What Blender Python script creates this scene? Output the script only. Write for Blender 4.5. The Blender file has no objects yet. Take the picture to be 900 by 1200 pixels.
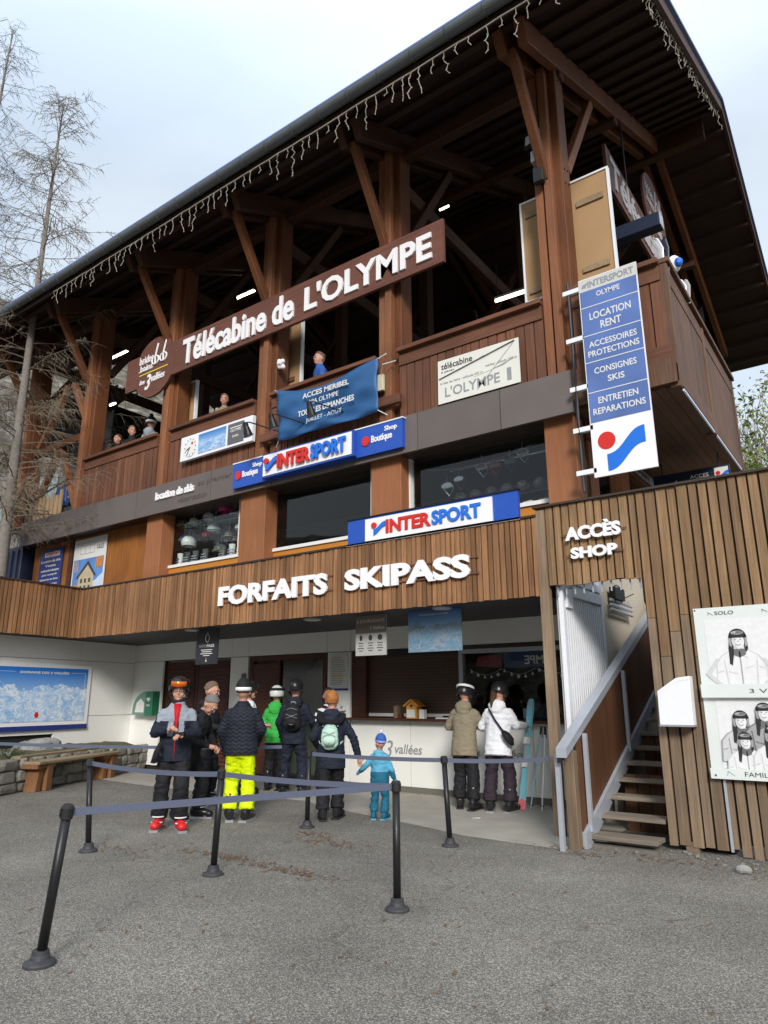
import bpy, math, random
from math import sin, cos, pi, radians
from mathutils import Vector, Matrix, noise
random.seed(7)
sc = bpy.context.scene
COL = sc.collection
# ------------------------------------------------------------------ camera
def make_camera():
    pit, yaw, roll = radians(14.95), radians(35.9), radians(0.18)
    f = Vector((-sin(yaw)*cos(pit), cos(yaw)*cos(pit), sin(pit)))
    r = Vector((cos(yaw), sin(yaw), 0)); d = f.cross(r)
    r2 = r*cos(roll) + d*sin(roll); d2 = d*cos(roll) - r*sin(roll)
    m = Matrix((r2, -d2, -f)).transposed().to_4x4(); m.translation = (0, 0, 1.6)
    cd = bpy.data.cameras.new('camera'); cam = bpy.data.objects.new('camera', cd); COL.objects.link(cam)
    cam.matrix_world = m
    cd.sensor_fit = 'HORIZONTAL'; cd.sensor_width = 36; cd.lens = 815/900*36
    cd.clip_start = .05; cd.clip_end = 2000
    sc.camera = cam
make_camera()
# ------------------------------------------------------------------ world, sun, exposure
SUN_EL = radians(28); SUN_DIR = Vector((.60, -.80))
w = bpy.data.worlds.new('World'); sc.world = w; w.use_nodes = True
nt = w.node_tree; nt.nodes.clear()
N = nt.nodes.new; L = nt.links.new
out = N('ShaderNodeOutputWorld'); mix = N('ShaderNodeMixShader')
bg1 = N('ShaderNodeBackground'); bg2 = N('ShaderNodeBackground')
sky = N('ShaderNodeTexSky'); sky.sky_type = 'NISHITA'; sky.sun_disc = False
sky.sun_elevation = SUN_EL; sky.sun_rotation = math.atan2(SUN_DIR.x, SUN_DIR.y)
L(sky.outputs[0], bg1.inputs[0]); bg1.inputs[1].default_value = .1
tc = N('ShaderNodeTexCoord'); mp = N('ShaderNodeMapping'); mp.inputs['Scale'].default_value = (1, 1, 2.6)
nz = N('ShaderNodeTexNoise'); nz.inputs['Scale'].default_value = 2.2; nz.inputs['Detail'].default_value = 5; nz.inputs['Roughness'].default_value = .45
L(tc.outputs['Generated'], mp.inputs[0]); L(mp.outputs[0], nz.inputs[0])
cr = N('ShaderNodeValToRGB'); e = cr.color_ramp.elements
e[0].position = .38; e[0].color = (.32, .375, .44, 1); e[1].position = .62; e[1].color = (.41, .445, .475, 1)
L(nz.outputs[0], cr.inputs[0]); L(cr.outputs[0], bg2.inputs[0])
sxyz = N('ShaderNodeSeparateXYZ'); L(tc.outputs['Generated'], sxyz.inputs[0])      # overcast sky: brighter towards the zenith
mrz = N('ShaderNodeMapRange'); mrz.inputs[1].default_value = .62; mrz.inputs[2].default_value = 1; mrz.inputs[3].default_value = 1; mrz.inputs[4].default_value = 2.1
L(sxyz.outputs[2], mrz.inputs[0]); L(mrz.outputs[0], bg2.inputs[1])
mix.inputs[0].default_value = .85
L(bg1.outputs[0], mix.inputs[1]); L(bg2.outputs[0], mix.inputs[2]); L(mix.outputs[0], out.inputs[0])
sl = bpy.data.lights.new('sun', 'SUN'); sl.energy = 1.5; sl.angle = radians(15); sl.color = (1, .95, .88)
so = bpy.data.objects.new('sun', sl); COL.objects.link(so)
sd = Vector((SUN_DIR.x*cos(SUN_EL), SUN_DIR.y*cos(SUN_EL), sin(SUN_EL)))
so.rotation_euler = sd.to_track_quat('Z', 'Y').to_euler(); so.location = (5, -10, 30)
sc.view_settings.view_transform = 'Standard'; sc.view_settings.look = 'None'
sc.view_settings.exposure = 1.12; sc.view_settings.gamma = 1
# ------------------------------------------------------------------ materials
MATS = {}
def nodes_mat(name):
    m = bpy.data.materials.new(name); m.use_nodes = True
    t = m.node_tree; b = t.nodes['Principled BSDF']; MATS[name] = m
    return m, t, b
def sv(b, k, v): b.inputs[k].default_value = v
def rgb(c): return (c[0], c[1], c[2], 1)
def plain(name, c, rough=.6, metal=0, var=.12, scale=14, bump=.0, bscale=120, spec=.4, rand=0):
    m, t, b = nodes_mat(name); n, l = t.nodes.new, t.links.new
    sv(b, 'Roughness', rough); sv(b, 'Metallic', metal); sv(b, 'Specular IOR Level', spec)
    g = n('ShaderNodeNewGeometry'); z = n('ShaderNodeTexNoise'); z.inputs['Scale'].default_value = scale; z.inputs['Detail'].default_value = 6
    l(g.outputs['Position'], z.inputs[0])
    mx = n('ShaderNodeMix'); mx.data_type = 'RGBA'
    mx.inputs[6].default_value = rgb([x*(1-var) for x in c]); mx.inputs[7].default_value = rgb([min(1, x*(1+var)) for x in c])
    l(z.outputs[0], mx.inputs[0])
    src = mx.outputs[2]
    if rand:
        oi = n('ShaderNodeObjectInfo'); mr = n('ShaderNodeMapRange'); mr.inputs[3].default_value = 1-rand; mr.inputs[4].default_value = 1+rand
        l(oi.outputs['Random'], mr.inputs[0]); h = n('ShaderNodeHueSaturation'); l(mr.outputs[0], h.inputs['Value']); l(src, h.inputs['Color']); src = h.outputs[0]
    l(src, b.inputs['Base Color'])
    if bump:
        z2 = n('ShaderNodeTexNoise'); z2.inputs['Scale'].default_value = bscale; z2.inputs['Detail'].default_value = 4
        l(g.outputs['Position'], z2.inputs[0]); bp = n('ShaderNodeBump'); bp.inputs['Strength'].default_value = bump; bp.inputs['Distance'].default_value = .01
        l(z2.outputs[0], bp.inputs['Height']); l(bp.outputs[0], b.inputs['Normal'])
    return m
def wood(name, c1, c2, axis='Z', rough=.65, rand=.25, grain=1., stain=None, spec=.3):
    m, t, b = nodes_mat(name); n, l = t.nodes.new, t.links.new
    sv(b, 'Roughness', rough); sv(b, 'Specular IOR Level', spec)
    g = n('ShaderNodeNewGeometry'); mp = n('ShaderNodeMapping')
    s = {'Z': (38, 38, 1.6), 'X': (1.6, 38, 38), 'Y': (38, 1.6, 38)}[axis]
    mp.inputs['Scale'].default_value = [k*grain for k in s]
    l(g.outputs['Position'], mp.inputs[0])
    oi = n('ShaderNodeObjectInfo')
    cmb = n('ShaderNodeCombineXYZ')
    for i in range(3): l(oi.outputs['Random'], cmb.inputs[i])
    vm = n('ShaderNodeVectorMath'); vm.operation = 'MULTIPLY_ADD'; vm.inputs[1].default_value = (37, 19, 53)
    l(cmb.outputs[0], vm.inputs[0]); l(mp.outputs[0], vm.inputs[2])
    z = n('ShaderNodeTexNoise'); z.inputs['Scale'].default_value = 1; z.inputs['Detail'].default_value = 7; z.inputs['Roughness'].default_value = .65; z.inputs['Distortion'].default_value = .4
    l(vm.outputs[0], z.inputs[0])
    r = n('ShaderNodeValToRGB'); r.color_ramp.elements[0].position = .33; r.color_ramp.elements[1].position = .68
    r.color_ramp.elements[0].color = rgb(c1); r.color_ramp.elements[1].color = rgb(c2)
    l(z.outputs[0], r.inputs[0]); src = r.outputs[0]
    z3 = n('ShaderNodeTexNoise'); z3.inputs['Scale'].default_value = 1.1; z3.inputs['Detail'].default_value = 5; l(g.outputs['Position'], z3.inputs[0])
    r3 = n('ShaderNodeValToRGB'); r3.color_ramp.elements[0].position = .35; r3.color_ramp.elements[1].position = .7
    st = stain or [x*.6 for x in c1]
    r3.color_ramp.elements[0].color = (0, 0, 0, 1); r3.color_ramp.elements[1].color = (.55, .55, .55, 1); l(z3.outputs[0], r3.inputs[0])
    m3 = n('ShaderNodeMix'); m3.data_type = 'RGBA'; l(r3.outputs[0], m3.inputs[0]); l(src, m3.inputs[6]); m3.inputs[7].default_value = rgb(st); src = m3.outputs[2]
    mr = n('ShaderNodeMapRange'); mr.inputs[3].default_value = 1-rand; mr.inputs[4].default_value = 1+rand
    l(oi.outputs['Random'], mr.inputs[0]); h = n('ShaderNodeHueSaturation'); l(mr.outputs[0], h.inputs['Value']); l(src, h.inputs['Color'])
    l(h.outputs[0], b.inputs['Base Color'])
    bp = n('ShaderNodeBump'); bp.inputs['Strength'].default_value = .35; bp.inputs['Distance'].default_value = .004
    l(z.outputs[0], bp.inputs['Height']); l(bp.outputs[0], b.inputs['Normal'])
    return m
def emit(name, c, s):
    m, t, b = nodes_mat(name); sv(b, 'Base Color', rgb(c)); sv(b, 'Emission Color', rgb(c)); sv(b, 'Emission Strength', s); return m
def glass(name, tint, refl=.9, rough=.015):
    m, t, b = nodes_mat(name); n, l = t.nodes.new, t.links.new; t.nodes.remove(b)
    o = t.nodes['Material Output']; tr = n('ShaderNodeBsdfTransparent'); tr.inputs[0].default_value = rgb(tint)
    gl = n('ShaderNodeBsdfGlossy'); gl.inputs['Roughness'].default_value = rough; gl.inputs[0].default_value = (refl, refl, refl, 1)
    fr = n('ShaderNodeFresnel'); fr.inputs[0].default_value = 1.5
    mx = n('ShaderNodeMixShader'); gm = n('ShaderNodeNewGeometry'); iv = n('ShaderNodeMath'); iv.operation = 'SUBTRACT'; iv.inputs[0].default_value = 1; l(gm.outputs['Backfacing'], iv.inputs[1])
    mu = n('ShaderNodeMath'); mu.operation = 'MULTIPLY'; l(fr.outputs[0], mu.inputs[0]); l(iv.outputs[0], mu.inputs[1]); l(mu.outputs[0], mx.inputs[0]); l(tr.outputs[0], mx.inputs[1]); l(gl.outputs[0], mx.inputs[2]); l(mx.outputs[0], o.inputs[0])
    return m
W_POST = wood('stained_post', (.12, .042, .016), (.22, .078, .028), rand=.12, stain=(.06, .022, .010))
W_POST2 = wood('stained_post_front', (.20, .078, .034), (.32, .130, .060), rand=.12, stain=(.12, .055, .03))
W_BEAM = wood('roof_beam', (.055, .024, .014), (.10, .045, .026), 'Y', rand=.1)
W_WALL = wood('stained_wall', (.25, .090, .020), (.40, .155, .035), rand=.10, stain=(.17, .055, .014))
W_PIL = wood('stained_pilaster', (.27, .105, .045), (.36, .15, .07), rand=.08, stain=(.20, .075, .03))
W_RAIL = wood('railing_slat', (.12, .050, .028), (.22, .092, .050), rand=.22, stain=(.08, .036, .022))
W_RAILX = wood('railing_board', (.12, .050, .028), (.21, .088, .050), 'X', rand=.12)
W_BALC = wood('balcony_board', (.10, .050, .028), (.19, .105, .065), rand=.18, stain=(.07, .038, .024))
W_BALCY = wood('balcony_rail', (.10, .050, .028), (.19, .10, .062), 'Y', rand=.1)
W_SLAT = wood('larch_slat', (.19, .090, .040), (.39, .205, .098), rand=.32, stain=(.12, .058, .028))
W_SLATW = wood('weathered_slat', (.19, .105, .050), (.36, .225, .115), rand=.22, stain=(.13, .088, .055))
W_SLATD = wood('grey_weathered_slat', (.17, .118, .075), (.30, .215, .145), rand=.2, stain=(.10, .072, .05))
W_GREY = wood('weathered_tread', (.16, .13, .10), (.32, .27, .21), 'X', rand=.15, rough=.85)
W_BENCH = wood('bench_wood', (.24, .17, .10), (.42, .32, .20), 'Y', rand=.12, rough=.8)
W_LEG = wood('bench_leg_wood', (.20, .09, .035), (.33, .165, .07), rand=.15)
W_SIGN = wood('sign_wood', (.115, .046, .032), (.20, .085, .06), 'X', rand=.04, stain=(.10, .04, .028))
W_SIGNY = wood('side_sign_wood', (.115, .046, .032), (.17, .07, .05), 'Y', rand=.04)
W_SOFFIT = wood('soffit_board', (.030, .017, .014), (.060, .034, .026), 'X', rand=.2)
W_DARK = wood('dark_red_joinery', (.065, .024, .015), (.12, .043, .027), 'X', rand=.1, rough=.5)
W_PANEL = wood('stair_side_board', (.085, .036, .016), (.15, .066, .030), rand=.15)
W_BIRD = wood('birdhouse_wood', (.55, .24, .04), (.72, .34, .07), rand=.1)
W_PALLET = wood('pallet_wood', (.33, .22, .12), (.5, .36, .2), rand=.2)
CARD = plain('hardboard_back', (.40, .25, .125), .8, var=.12, scale=3)
FASC = plain('grey_fascia_metal', (.135, .112, .105), .55, var=.14, scale=2.2, rand=.06, bump=.06, bscale=60)
BLACK = plain('black_plastic', (.012, .012, .014), .4)
BLACKR = plain('black_rubber', (.02, .02, .02), .8)
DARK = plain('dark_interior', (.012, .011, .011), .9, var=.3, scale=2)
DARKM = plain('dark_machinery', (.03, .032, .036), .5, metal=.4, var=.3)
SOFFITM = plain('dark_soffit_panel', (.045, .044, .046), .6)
WHITE = plain('white_paint', (.78, .78, .77), .45, var=.04)
WLET = plain('white_letter', (.86, .85, .87), .4, var=.03)
WPAN = plain('white_wall_panel', (.84, .84, .81), .5, var=.05, scale=1.5, bump=.03)
WLAM = plain('white_laminate', (.82, .82, .78), .35, var=.03, scale=2)
GAL = plain('galvanised_steel', (.46, .49, .55), .42, metal=.35, var=.12, scale=9)
WMET = plain('white_lacquered_metal', (.80, .82, .86), .4, var=.05)
PUTTY = plain('translucent_putty_box', (.83, .84, .88), .3, var=.03)
GUT = plain('zinc_gutter', (.125, .14, .15), .5, metal=.3, var=.15, scale=6)
EDGE = plain('blue_roof_edge', (.10, .16, .36), .5)
TRIM = plain('brown_metal_trim', (.05, .035, .028), .4)
BLUE = plain('blue_sign', (.020, .085, .44), .4, var=.05)
NAVY = plain('navy_sign', (.022, .040, .20), .4, var=.05)
DNAVY = plain('dark_navy', (.014, .022, .05), .45)
RED = plain('red_print', (.62, .025, .018), .4, var=.05)
SBLUE = plain('logo_blue', (.015, .16, .68), .4, var=.04)
BORANGE = plain('window_surround', (.52, .20, .022), .5, var=.1, scale=10)
CONC = plain('concrete', (.36, .335, .29), .85, var=.25, scale=2.5, bump=.2, bscale=150)
CONCG = plain('grey_concrete_wall', (.24, .24, .23), .9, var=.2, scale=.6)
STONE = plain('wall_stone', (.25, .24, .205), .9, var=.4, scale=7, bump=.5, bscale=30, rand=.3)
MORTAR = plain('mortar', (.16, .145, .12), .95, var=.3, scale=20, bump=.4)
ROCK = plain('grey_boulder', (.26, .255, .24), .9, var=.45, scale=5, bump=.6, bscale=16)
YEL = plain('yellow', (.75, .72, .03), .6)
GLASS = glass('window_glass', (.62, .66, .66))
GLASSD = glass('dark_window_glass', (.94, .96, .96), .9)
GREEN = plain('green_cabinet', (.02, .16, .085), .35)
PAPER = plain('paper', (.70, .70, .68), .7, var=.04)
GPRINT = plain('grey_print', (.28, .29, .31), .7)
DPRINT = plain('dark_print', (.05, .05, .055), .6)
TUBE = emit('lit_tube', (1, .86, .62), 5)
LAMPW = emit('lit_lamp', (1, .90, .72), 6)
LED = emit('led_strip_diffuser', (.62, .66, .80), .03)
WIRE = plain('pale_light_wire', (.36, .33, .27), .6)
SHUT = plain('brown_roller_shutter', (.085, .050, .033), .5, var=.1)
CREAM = plain('cream_room', (.72, .72, .50), .8)
BELT = plain('blue_grey_belt', (.105, .12, .175), .45, var=.06, scale=30)
BARK = plain('larch_bark', (.21, .19, .17), .95, var=.4, scale=14, bump=.6, bscale=40)
TWIG = plain('larch_twig', (.19, .155, .115), .95, var=.3)
TWIGD = plain('dark_larch_twig', (.10, .09, .11), .95, var=.3)
SKIN = plain('skin', (.52, .27, .19), .5, var=.08, scale=40)
def mat_ground():
    m, t, b = nodes_mat('asphalt'); n, l = t.nodes.new, t.links.new
    sv(b, 'Roughness', .9); sv(b, 'Specular IOR Level', .25)
    g = n('ShaderNodeNewGeometry')
    v = n('ShaderNodeTexVoronoi'); v.inputs['Scale'].default_value = 150; l(g.outputs['Position'], v.inputs['Vector'])
    sp = n('ShaderNodeSeparateColor'); l(v.outputs['Color'], sp.inputs[0])
    r = n('ShaderNodeValToRGB'); el = r.color_ramp.elements
    el[0].position = 0; el[0].color = (.085, .08, .074, 1); el[1].position = 1; el[1].color = (.42, .40, .36, 1)
    for p, c in ((.35, (.15, .142, .13, 1)), (.7, (.235, .224, .205, 1)), (.9, (.40, .38, .345, 1))):
        x = el.new(p); x.color = c
    l(sp.outputs[0], r.inputs[0])
    z = n('ShaderNodeTexNoise'); z.inputs['Scale'].default_value = .55; z.inputs['Detail'].default_value = 8; z.inputs['Roughness'].default_value = .6; l(g.outputs['Position'], z.inputs[0])
    r2 = n('ShaderNodeValToRGB'); r2.color_ramp.elements[0].position = .3; r2.color_ramp.elements[1].position = .75
    r2.color_ramp.elements[0].color = (.62, .605, .58, 1); r2.color_ramp.elements[1].color = (1.15, 1.13, 1.09, 1); l(z.outputs[0], r2.inputs[0])
    mu = n('ShaderNodeMix'); mu.data_type = 'RGBA'; mu.blend_type = 'MULTIPLY'; mu.inputs[0].default_value = 1; l(r.outputs[0], mu.inputs[6]); l(r2.outputs[0], mu.inputs[7])
    # brown needle and dirt stains
    z4 = n('ShaderNodeTexNoise'); z4.inputs['Scale'].default_value = .9; z4.inputs['Detail'].default_value = 9; z4.inputs['Roughness'].default_value = .72; z4.inputs['Distortion'].default_value = .8
    mp = n('ShaderNodeMapping'); mp.inputs['Location'].default_value = (3.3, 8.1, 0); l(g.outputs['Position'], mp.inputs[0]); l(mp.outputs[0], z4.inputs[0])
    r4 = n('ShaderNodeValToRGB'); r4.color_ramp.elements[0].position = .60; r4.color_ramp.elements[1].position = .74; r4.color_ramp.elements[1].color = (.32, .32, .32, 1); l(z4.outputs[0], r4.inputs[0])
    m4 = n('ShaderNodeMix'); m4.data_type = 'RGBA'; l(r4.outputs[0], m4.inputs[0]); l(mu.outputs[2], m4.inputs[6]); m4.inputs[7].default_value = (.12, .075, .045, 1)
    # hairline cracks
    vc = n('ShaderNodeTexVoronoi'); vc.feature = 'DISTANCE_TO_EDGE'; vc.inputs['Scale'].default_value = .42
    zw = n('ShaderNodeTexNoise'); zw.inputs['Scale'].default_value = 3; zw.inputs['Detail'].default_value = 6; l(g.outputs['Position'], zw.inputs[0])
    va = n('ShaderNodeVectorMath'); va.operation = 'MULTIPLY_ADD'; va.inputs[1].default_value = (.5, .5, .5); l(zw.outputs['Color'], va.inputs[0]); l(g.outputs['Position'], va.inputs[2]); l(va.outputs[0], vc.inputs['Vector'])
    rc = n('ShaderNodeValToRGB'); rc.color_ramp.elements[0].position = .0; rc.color_ramp.elements[0].color = (.38, .38, .38, 1); rc.color_ramp.elements[1].position = .006; rc.color_ramp.elements[1].color = (0, 0, 0, 1)
    l(vc.outputs['Distance'], rc.inputs[0])
    m5 = n('ShaderNodeMix'); m5.data_type = 'RGBA'; l(rc.outputs[0], m5.inputs[0]); l(m4.outputs[2], m5.inputs[6]); m5.inputs[7].default_value = (.05, .04, .032, 1)
    l(m5.outputs[2], b.inputs['Base Color'])
    bp = n('ShaderNodeBump'); bp.inputs['Strength'].default_value = .45; bp.inputs['Distance'].default_value = .005; l(sp.outputs[0], bp.inputs['Height']); l(bp.outputs[0], b.inputs['Normal'])
    return m
ASPH = mat_ground()
def mat_hill(name, c1, c2, c3, s=.35):
    m, t, b = nodes_mat(name); n, l = t.nodes.new, t.links.new; sv(b, 'Roughness', 1)
    g = n('ShaderNodeNewGeometry'); z = n('ShaderNodeTexNoise'); z.inputs['Scale'].default_value = s; z.inputs['Detail'].default_value = 10; z.inputs['Roughness'].default_value = .75
    l(g.outputs['Position'], z.inputs[0]); r = n('ShaderNodeValToRGB'); r.color_ramp.elements[0].position = .35; r.color_ramp.elements[1].position = .65
    r.color_ramp.elements[0].color = rgb(c1); r.color_ramp.elements[1].color = rgb(c3); x = r.color_ramp.elements.new(.5); x.color = rgb(c2)
    l(z.outputs[0], r.inputs[0]); l(r.outputs[0], b.inputs['Base Color']); return m
HILL = mat_hill('winter_hillside', (.02, .017, .012), (.085, .072, .05), (.26, .24, .20), .8)
ROUGH = mat_hill('roughcast_render', (.42, .36, .27), (.60, .53, .42), (.74, .68, .57), 55)
def mat_map(name, top, mid, low, line):
    """printed ski panorama: blue sky, white relief, piste lines"""
    m, t, b = nodes_mat(name); n, l = t.nodes.new, t.links.new; sv(b, 'Roughness', .35)
    tc = n('ShaderNodeTexCoord'); sx = n('ShaderNodeSeparateXYZ'); l(tc.outputs['Generated'], sx.inputs[0])
    mp = n('ShaderNodeMapping'); mp.inputs['Scale'].default_value = (1, 1, .8); l(tc.outputs['Generated'], mp.inputs[0])
    def noi(sc_, de, ro, di):
        z = n('ShaderNodeTexNoise'); z.inputs['Scale'].default_value = sc_; z.inputs['Detail'].default_value = de; z.inputs['Roughness'].default_value = ro; z.inputs['Distortion'].default_value = di
        l(mp.outputs[0], z.inputs[0]); return z
    z = noi(7, 9, .75, 1.5)
    r = n('ShaderNodeValToRGB'); el = r.color_ramp.elements; el[0].position = .40; el[0].color = rgb(low); el[1].position = .58; el[1].color = rgb(mid); l(z.outputs[0], r.inputs[0])
    zr = noi(4, 5, .6, 0)
    ma = n('ShaderNodeMath'); ma.operation = 'MULTIPLY_ADD'; ma.inputs[1].default_value = -.75; l(zr.outputs[0], ma.inputs[0]); l(sx.outputs[2], ma.inputs[2])
    gt = n('ShaderNodeMath'); gt.operation = 'GREATER_THAN'; gt.inputs[1].default_value = .26; l(ma.outputs[0], gt.inputs[0])
    rs = n('ShaderNodeValToRGB'); q = rs.color_ramp.elements; q[0].position = .45; q[0].color = (.30, .52, .82, 1); q[1].position = .95; q[1].color = rgb(top); l(sx.outputs[2], rs.inputs[0])
    v = noi(5, 3, .5, 3.0)
    r2 = n('ShaderNodeValToRGB'); q = r2.color_ramp.elements; q[0].position = .475; q[0].color = (0, 0, 0, 1); q[1].position = .5; q[1].color = (.75, .75, .75, 1); x = q.new(.525); x.color = (0, 0, 0, 1); l(v.outputs[0], r2.inputs[0])
    m1 = n('ShaderNodeMix'); m1.data_type = 'RGBA'; l(r2.outputs[0], m1.inputs[0]); l(r.outputs[0], m1.inputs[6]); m1.inputs[7].default_value = rgb(line)
    mx = n('ShaderNodeMix'); mx.data_type = 'RGBA'; l(gt.outputs[0], mx.inputs[0]); l(m1.outputs[2], mx.inputs[6]); l(rs.outputs[0], mx.inputs[7]); l(mx.outputs[2], b.inputs['Base Color'])
    return m
MAPM = mat_map('map_print', (.02, .18, .62), (.78, .86, .95), (.28, .52, .85), (.22, .36, .62))
MAPG = mat_map('faded_map_print', (.05, .16, .36), (.26, .33, .40), (.12, .25, .38), (.06, .08, .10))
MAPC = mat_map('clock_map_print', (.04, .20, .55), (.55, .68, .85), (.10, .32, .70), (.1, .2, .4))
def mat_quilt(name, c):
    m, t, b = nodes_mat(name); n, l = t.nodes.new, t.links.new; sv(b, 'Base Color', rgb(c)); sv(b, 'Roughness', .45)
    return m
# ------------------------------------------------------------------ mesh helpers
class MB:
    def __init__(s): s.v = []; s.f = []
    def add(s, vs, fs):
        o = len(s.v); s.v += [tuple(x) for x in vs]; s.f += [tuple(i+o for i in q) for q in fs]; return s
    def box(s, a, b):
        x0, y0, z0 = a; x1, y1, z1 = b
        return s.add([(x0,y0,z0),(x1,y0,z0),(x1,y1,z0),(x0,y1,z0),(x0,y0,z1),(x1,y0,z1),(x1,y1,z1),(x0,y1,z1)],
            [(0,3,2,1),(4,5,6,7),(0,1,5,4),(1,2,6,5),(2,3,7,6),(3,0,4,7)])
    def beam(s, p, q, w, h, up=(0,0,1)):
        p, q = Vector(p), Vector(q); d = (q-p).normalized(); u = Vector(up)
        sd = d.cross(u).normalized()*w/2; uu = sd.cross(d).normalized()*h/2
        vs = [p-sd-uu, p+sd-uu, p+sd+uu, p-sd+uu, q-sd-uu, q+sd-uu, q+sd+uu, q-sd+uu]
        return s.add(vs, [(0,1,2,3),(7,6,5,4),(0,4,5,1),(1,5,6,2),(2,6,7,3),(3,7,4,0)])
    def tube(s, pts, rs, n=8, caps=True, up=(0,0,1)):
        pts = [Vector(p) for p in pts]
        if not isinstance(rs, (list, tuple)): rs = [rs]*len(pts)
        o = len(s.v); ref = None
        for i, p in enumerate(pts):
            d = (pts[min(i+1, len(pts)-1)]-pts[max(i-1, 0)])
            d = d.normalized() if d.length > 1e-9 else Vector((0,0,1))
            if ref is None:
                ref = Vector(up) if abs(d.dot(Vector(up))) < .95 else Vector((1,0,0))
            a = (ref-d*ref.dot(d)).normalized(); b = d.cross(a); ref = a
            r = rs[i]; ra, rb = r if isinstance(r, (tuple, list)) else (r, r)
            for k in range(n):
                t = 2*pi*k/n; s.v.append(tuple(p+a*cos(t)*ra+b*sin(t)*rb))
        for i in range(len(pts)-1):
            for k in range(n):
                k2 = (k+1) % n; s.f.append((o+i*n+k, o+i*n+k2, o+(i+1)*n+k2, o+(i+1)*n+k))
        if caps:
            s.f.append(tuple(o+k for k in reversed(range(n)))); s.f.append(tuple(o+(len(pts)-1)*n+k for k in range(n)))
        return s
    def ell(s, c, r, n=14, m=9, M=None):
        vs = []; fs = []
        for i in range(m+1):
            t = pi*i/m
            for k in range(n):
                q = 2*pi*k/n; p = Vector((r[0]*sin(t)*cos(q), r[1]*sin(t)*sin(q), r[2]*cos(t)))
                if M: p = M @ p
                vs.append(Vector(c)+p)
        for i in range(m):
            for k in range(n):
                k2 = (k+1) % n; fs.append((i*n+k, (i+1)*n+k, (i+1)*n+k2, i*n+k2))
        return s.add(vs, fs)
    def cap(s, p, r0, q, r1, n=12):
        s.tube([p, q], [r0, r1], n); s.ell(p, (r0, r0, r0), n, 7); s.ell(q, (r1, r1, r1), n, 7); return s
    def lathe(s, c, prof, n=20):
        c = Vector(c); return s.tube([c+Vector((0, 0, z)) for r, z in prof], [r for r, z in prof], n)
    def build(s, name, mat, parent=None, label=None, smooth=False, bevel=0, kind=None):
        return mkobj(name, meshof(s, mat, smooth, bevel, name), parent, label, kind)
def meshof(mb, mat, smooth=False, bevel=0, name='mesh'):
    me = bpy.data.meshes.new(name); me.from_pydata(mb.v, [], mb.f); me.materials.append(mat)
    if bevel:
        import bmesh
        bm = bmesh.new(); bm.from_mesh(me); bmesh.ops.bevel(bm, geom=bm.edges[:], offset=bevel, segments=1, affect='EDGES', profile=.5); bm.to_mesh(me); bm.free()
    if smooth: me.polygons.foreach_set('use_smooth', [True]*len(me.polygons))
    me.update(); return me
def mkobj(name, me, parent=None, label=None, kind=None):
    o = bpy.data.objects.new(name, me); COL.objects.link(o)
    if parent is not None:
        o.parent = parent; o.matrix_parent_inverse = MW[parent.name].inverted()
    MW[o.name] = Matrix.Identity(4)
    if label: o['label'] = label
    if kind: o['kind'] = kind
    return o
MW = {}
def T(name, label, cat, loc=(0,0,0), group=None, rz=0):
    o = bpy.data.objects.new(name, None); COL.objects.link(o); o.location = loc; o.rotation_euler = (0, 0, rz); o.empty_display_size = .2
    MW[o.name] = Matrix.Translation(loc) @ Matrix.Rotation(rz, 4, 'Z')
    o['label'] = label; o['category'] = cat
    if group: o['group'] = group
    return o
def tag(o, label, cat, group=None, kind=None):
    """top-level single mesh: move its origin to its base"""
    me = o.data
    if me.users == 1 and not kind:
        xs = [v.co for v in me.vertices]
        c = Vector(((min(v.x for v in xs)+max(v.x for v in xs))/2, (min(v.y for v in xs)+max(v.y for v in xs))/2, min(v.z for v in xs)))
        me.transform(Matrix.Translation(-c)); o.location = c
    o['label'] = label; o['category'] = cat
    if group: o['group'] = group
    if kind: o['kind'] = kind
    return o
class Fr:
    """flat frame: U right, V up, N towards the viewer"""
    def __init__(s, O, U=(1,0,0), V=(0,0,1)):
        s.O = Vector(O); s.U = Vector(U).normalized(); s.V = Vector(V).normalized(); s.N = s.U.cross(s.V)
    def p(s, u, v, d=0): return s.O+s.U*u+s.V*v+s.N*d
    def poly(s, pts, d0, d1, mb=None):
        mb = mb or MB(); n = len(pts)
        a = sum(pts[i][0]*pts[(i+1) % n][1]-pts[(i+1) % n][0]*pts[i][1] for i in range(n))
        if a < 0: pts = pts[::-1]
        vs = [s.p(u, v, d0) for u, v in pts]+[s.p(u, v, d1) for u, v in pts]
        fs = [tuple(reversed(range(n))), tuple(range(n, 2*n))]+[(i, (i+1) % n, (i+1) % n+n, i+n) for i in range(n)]
        return mb.add(vs, fs)
    def rect(s, u0, v0, u1, v1, d0, d1, mb=None): return s.poly([(u0,v0),(u1,v0),(u1,v1),(u0,v1)], d0, d1, mb)
    def disc(s, u, v, ru, rv, d0, d1, mb=None, n=28, a0=0, a1=2*pi):
        full = abs(a1-a0-2*pi) < 1e-6
        pts = [(u+ru*cos(a0+(a1-a0)*k/(n if full else n-1)), v+rv*sin(a0+(a1-a0)*k/(n if full else n-1))) for k in range(n)]
        return s.poly(pts, d0, d1, mb)
TMP = bpy.data.scenes.new('workbench'); SCRAP = []; LOD = [1.0]
def evalmesh(o):
    TMP.collection.objects.link(o); vl = TMP.view_layers[0]; vl.update()
    me = bpy.data.meshes.new_from_object(o.evaluated_get(vl.depsgraph)); TMP.collection.objects.unlink(o); SCRAP.append(o); return me
FC = {}
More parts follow.
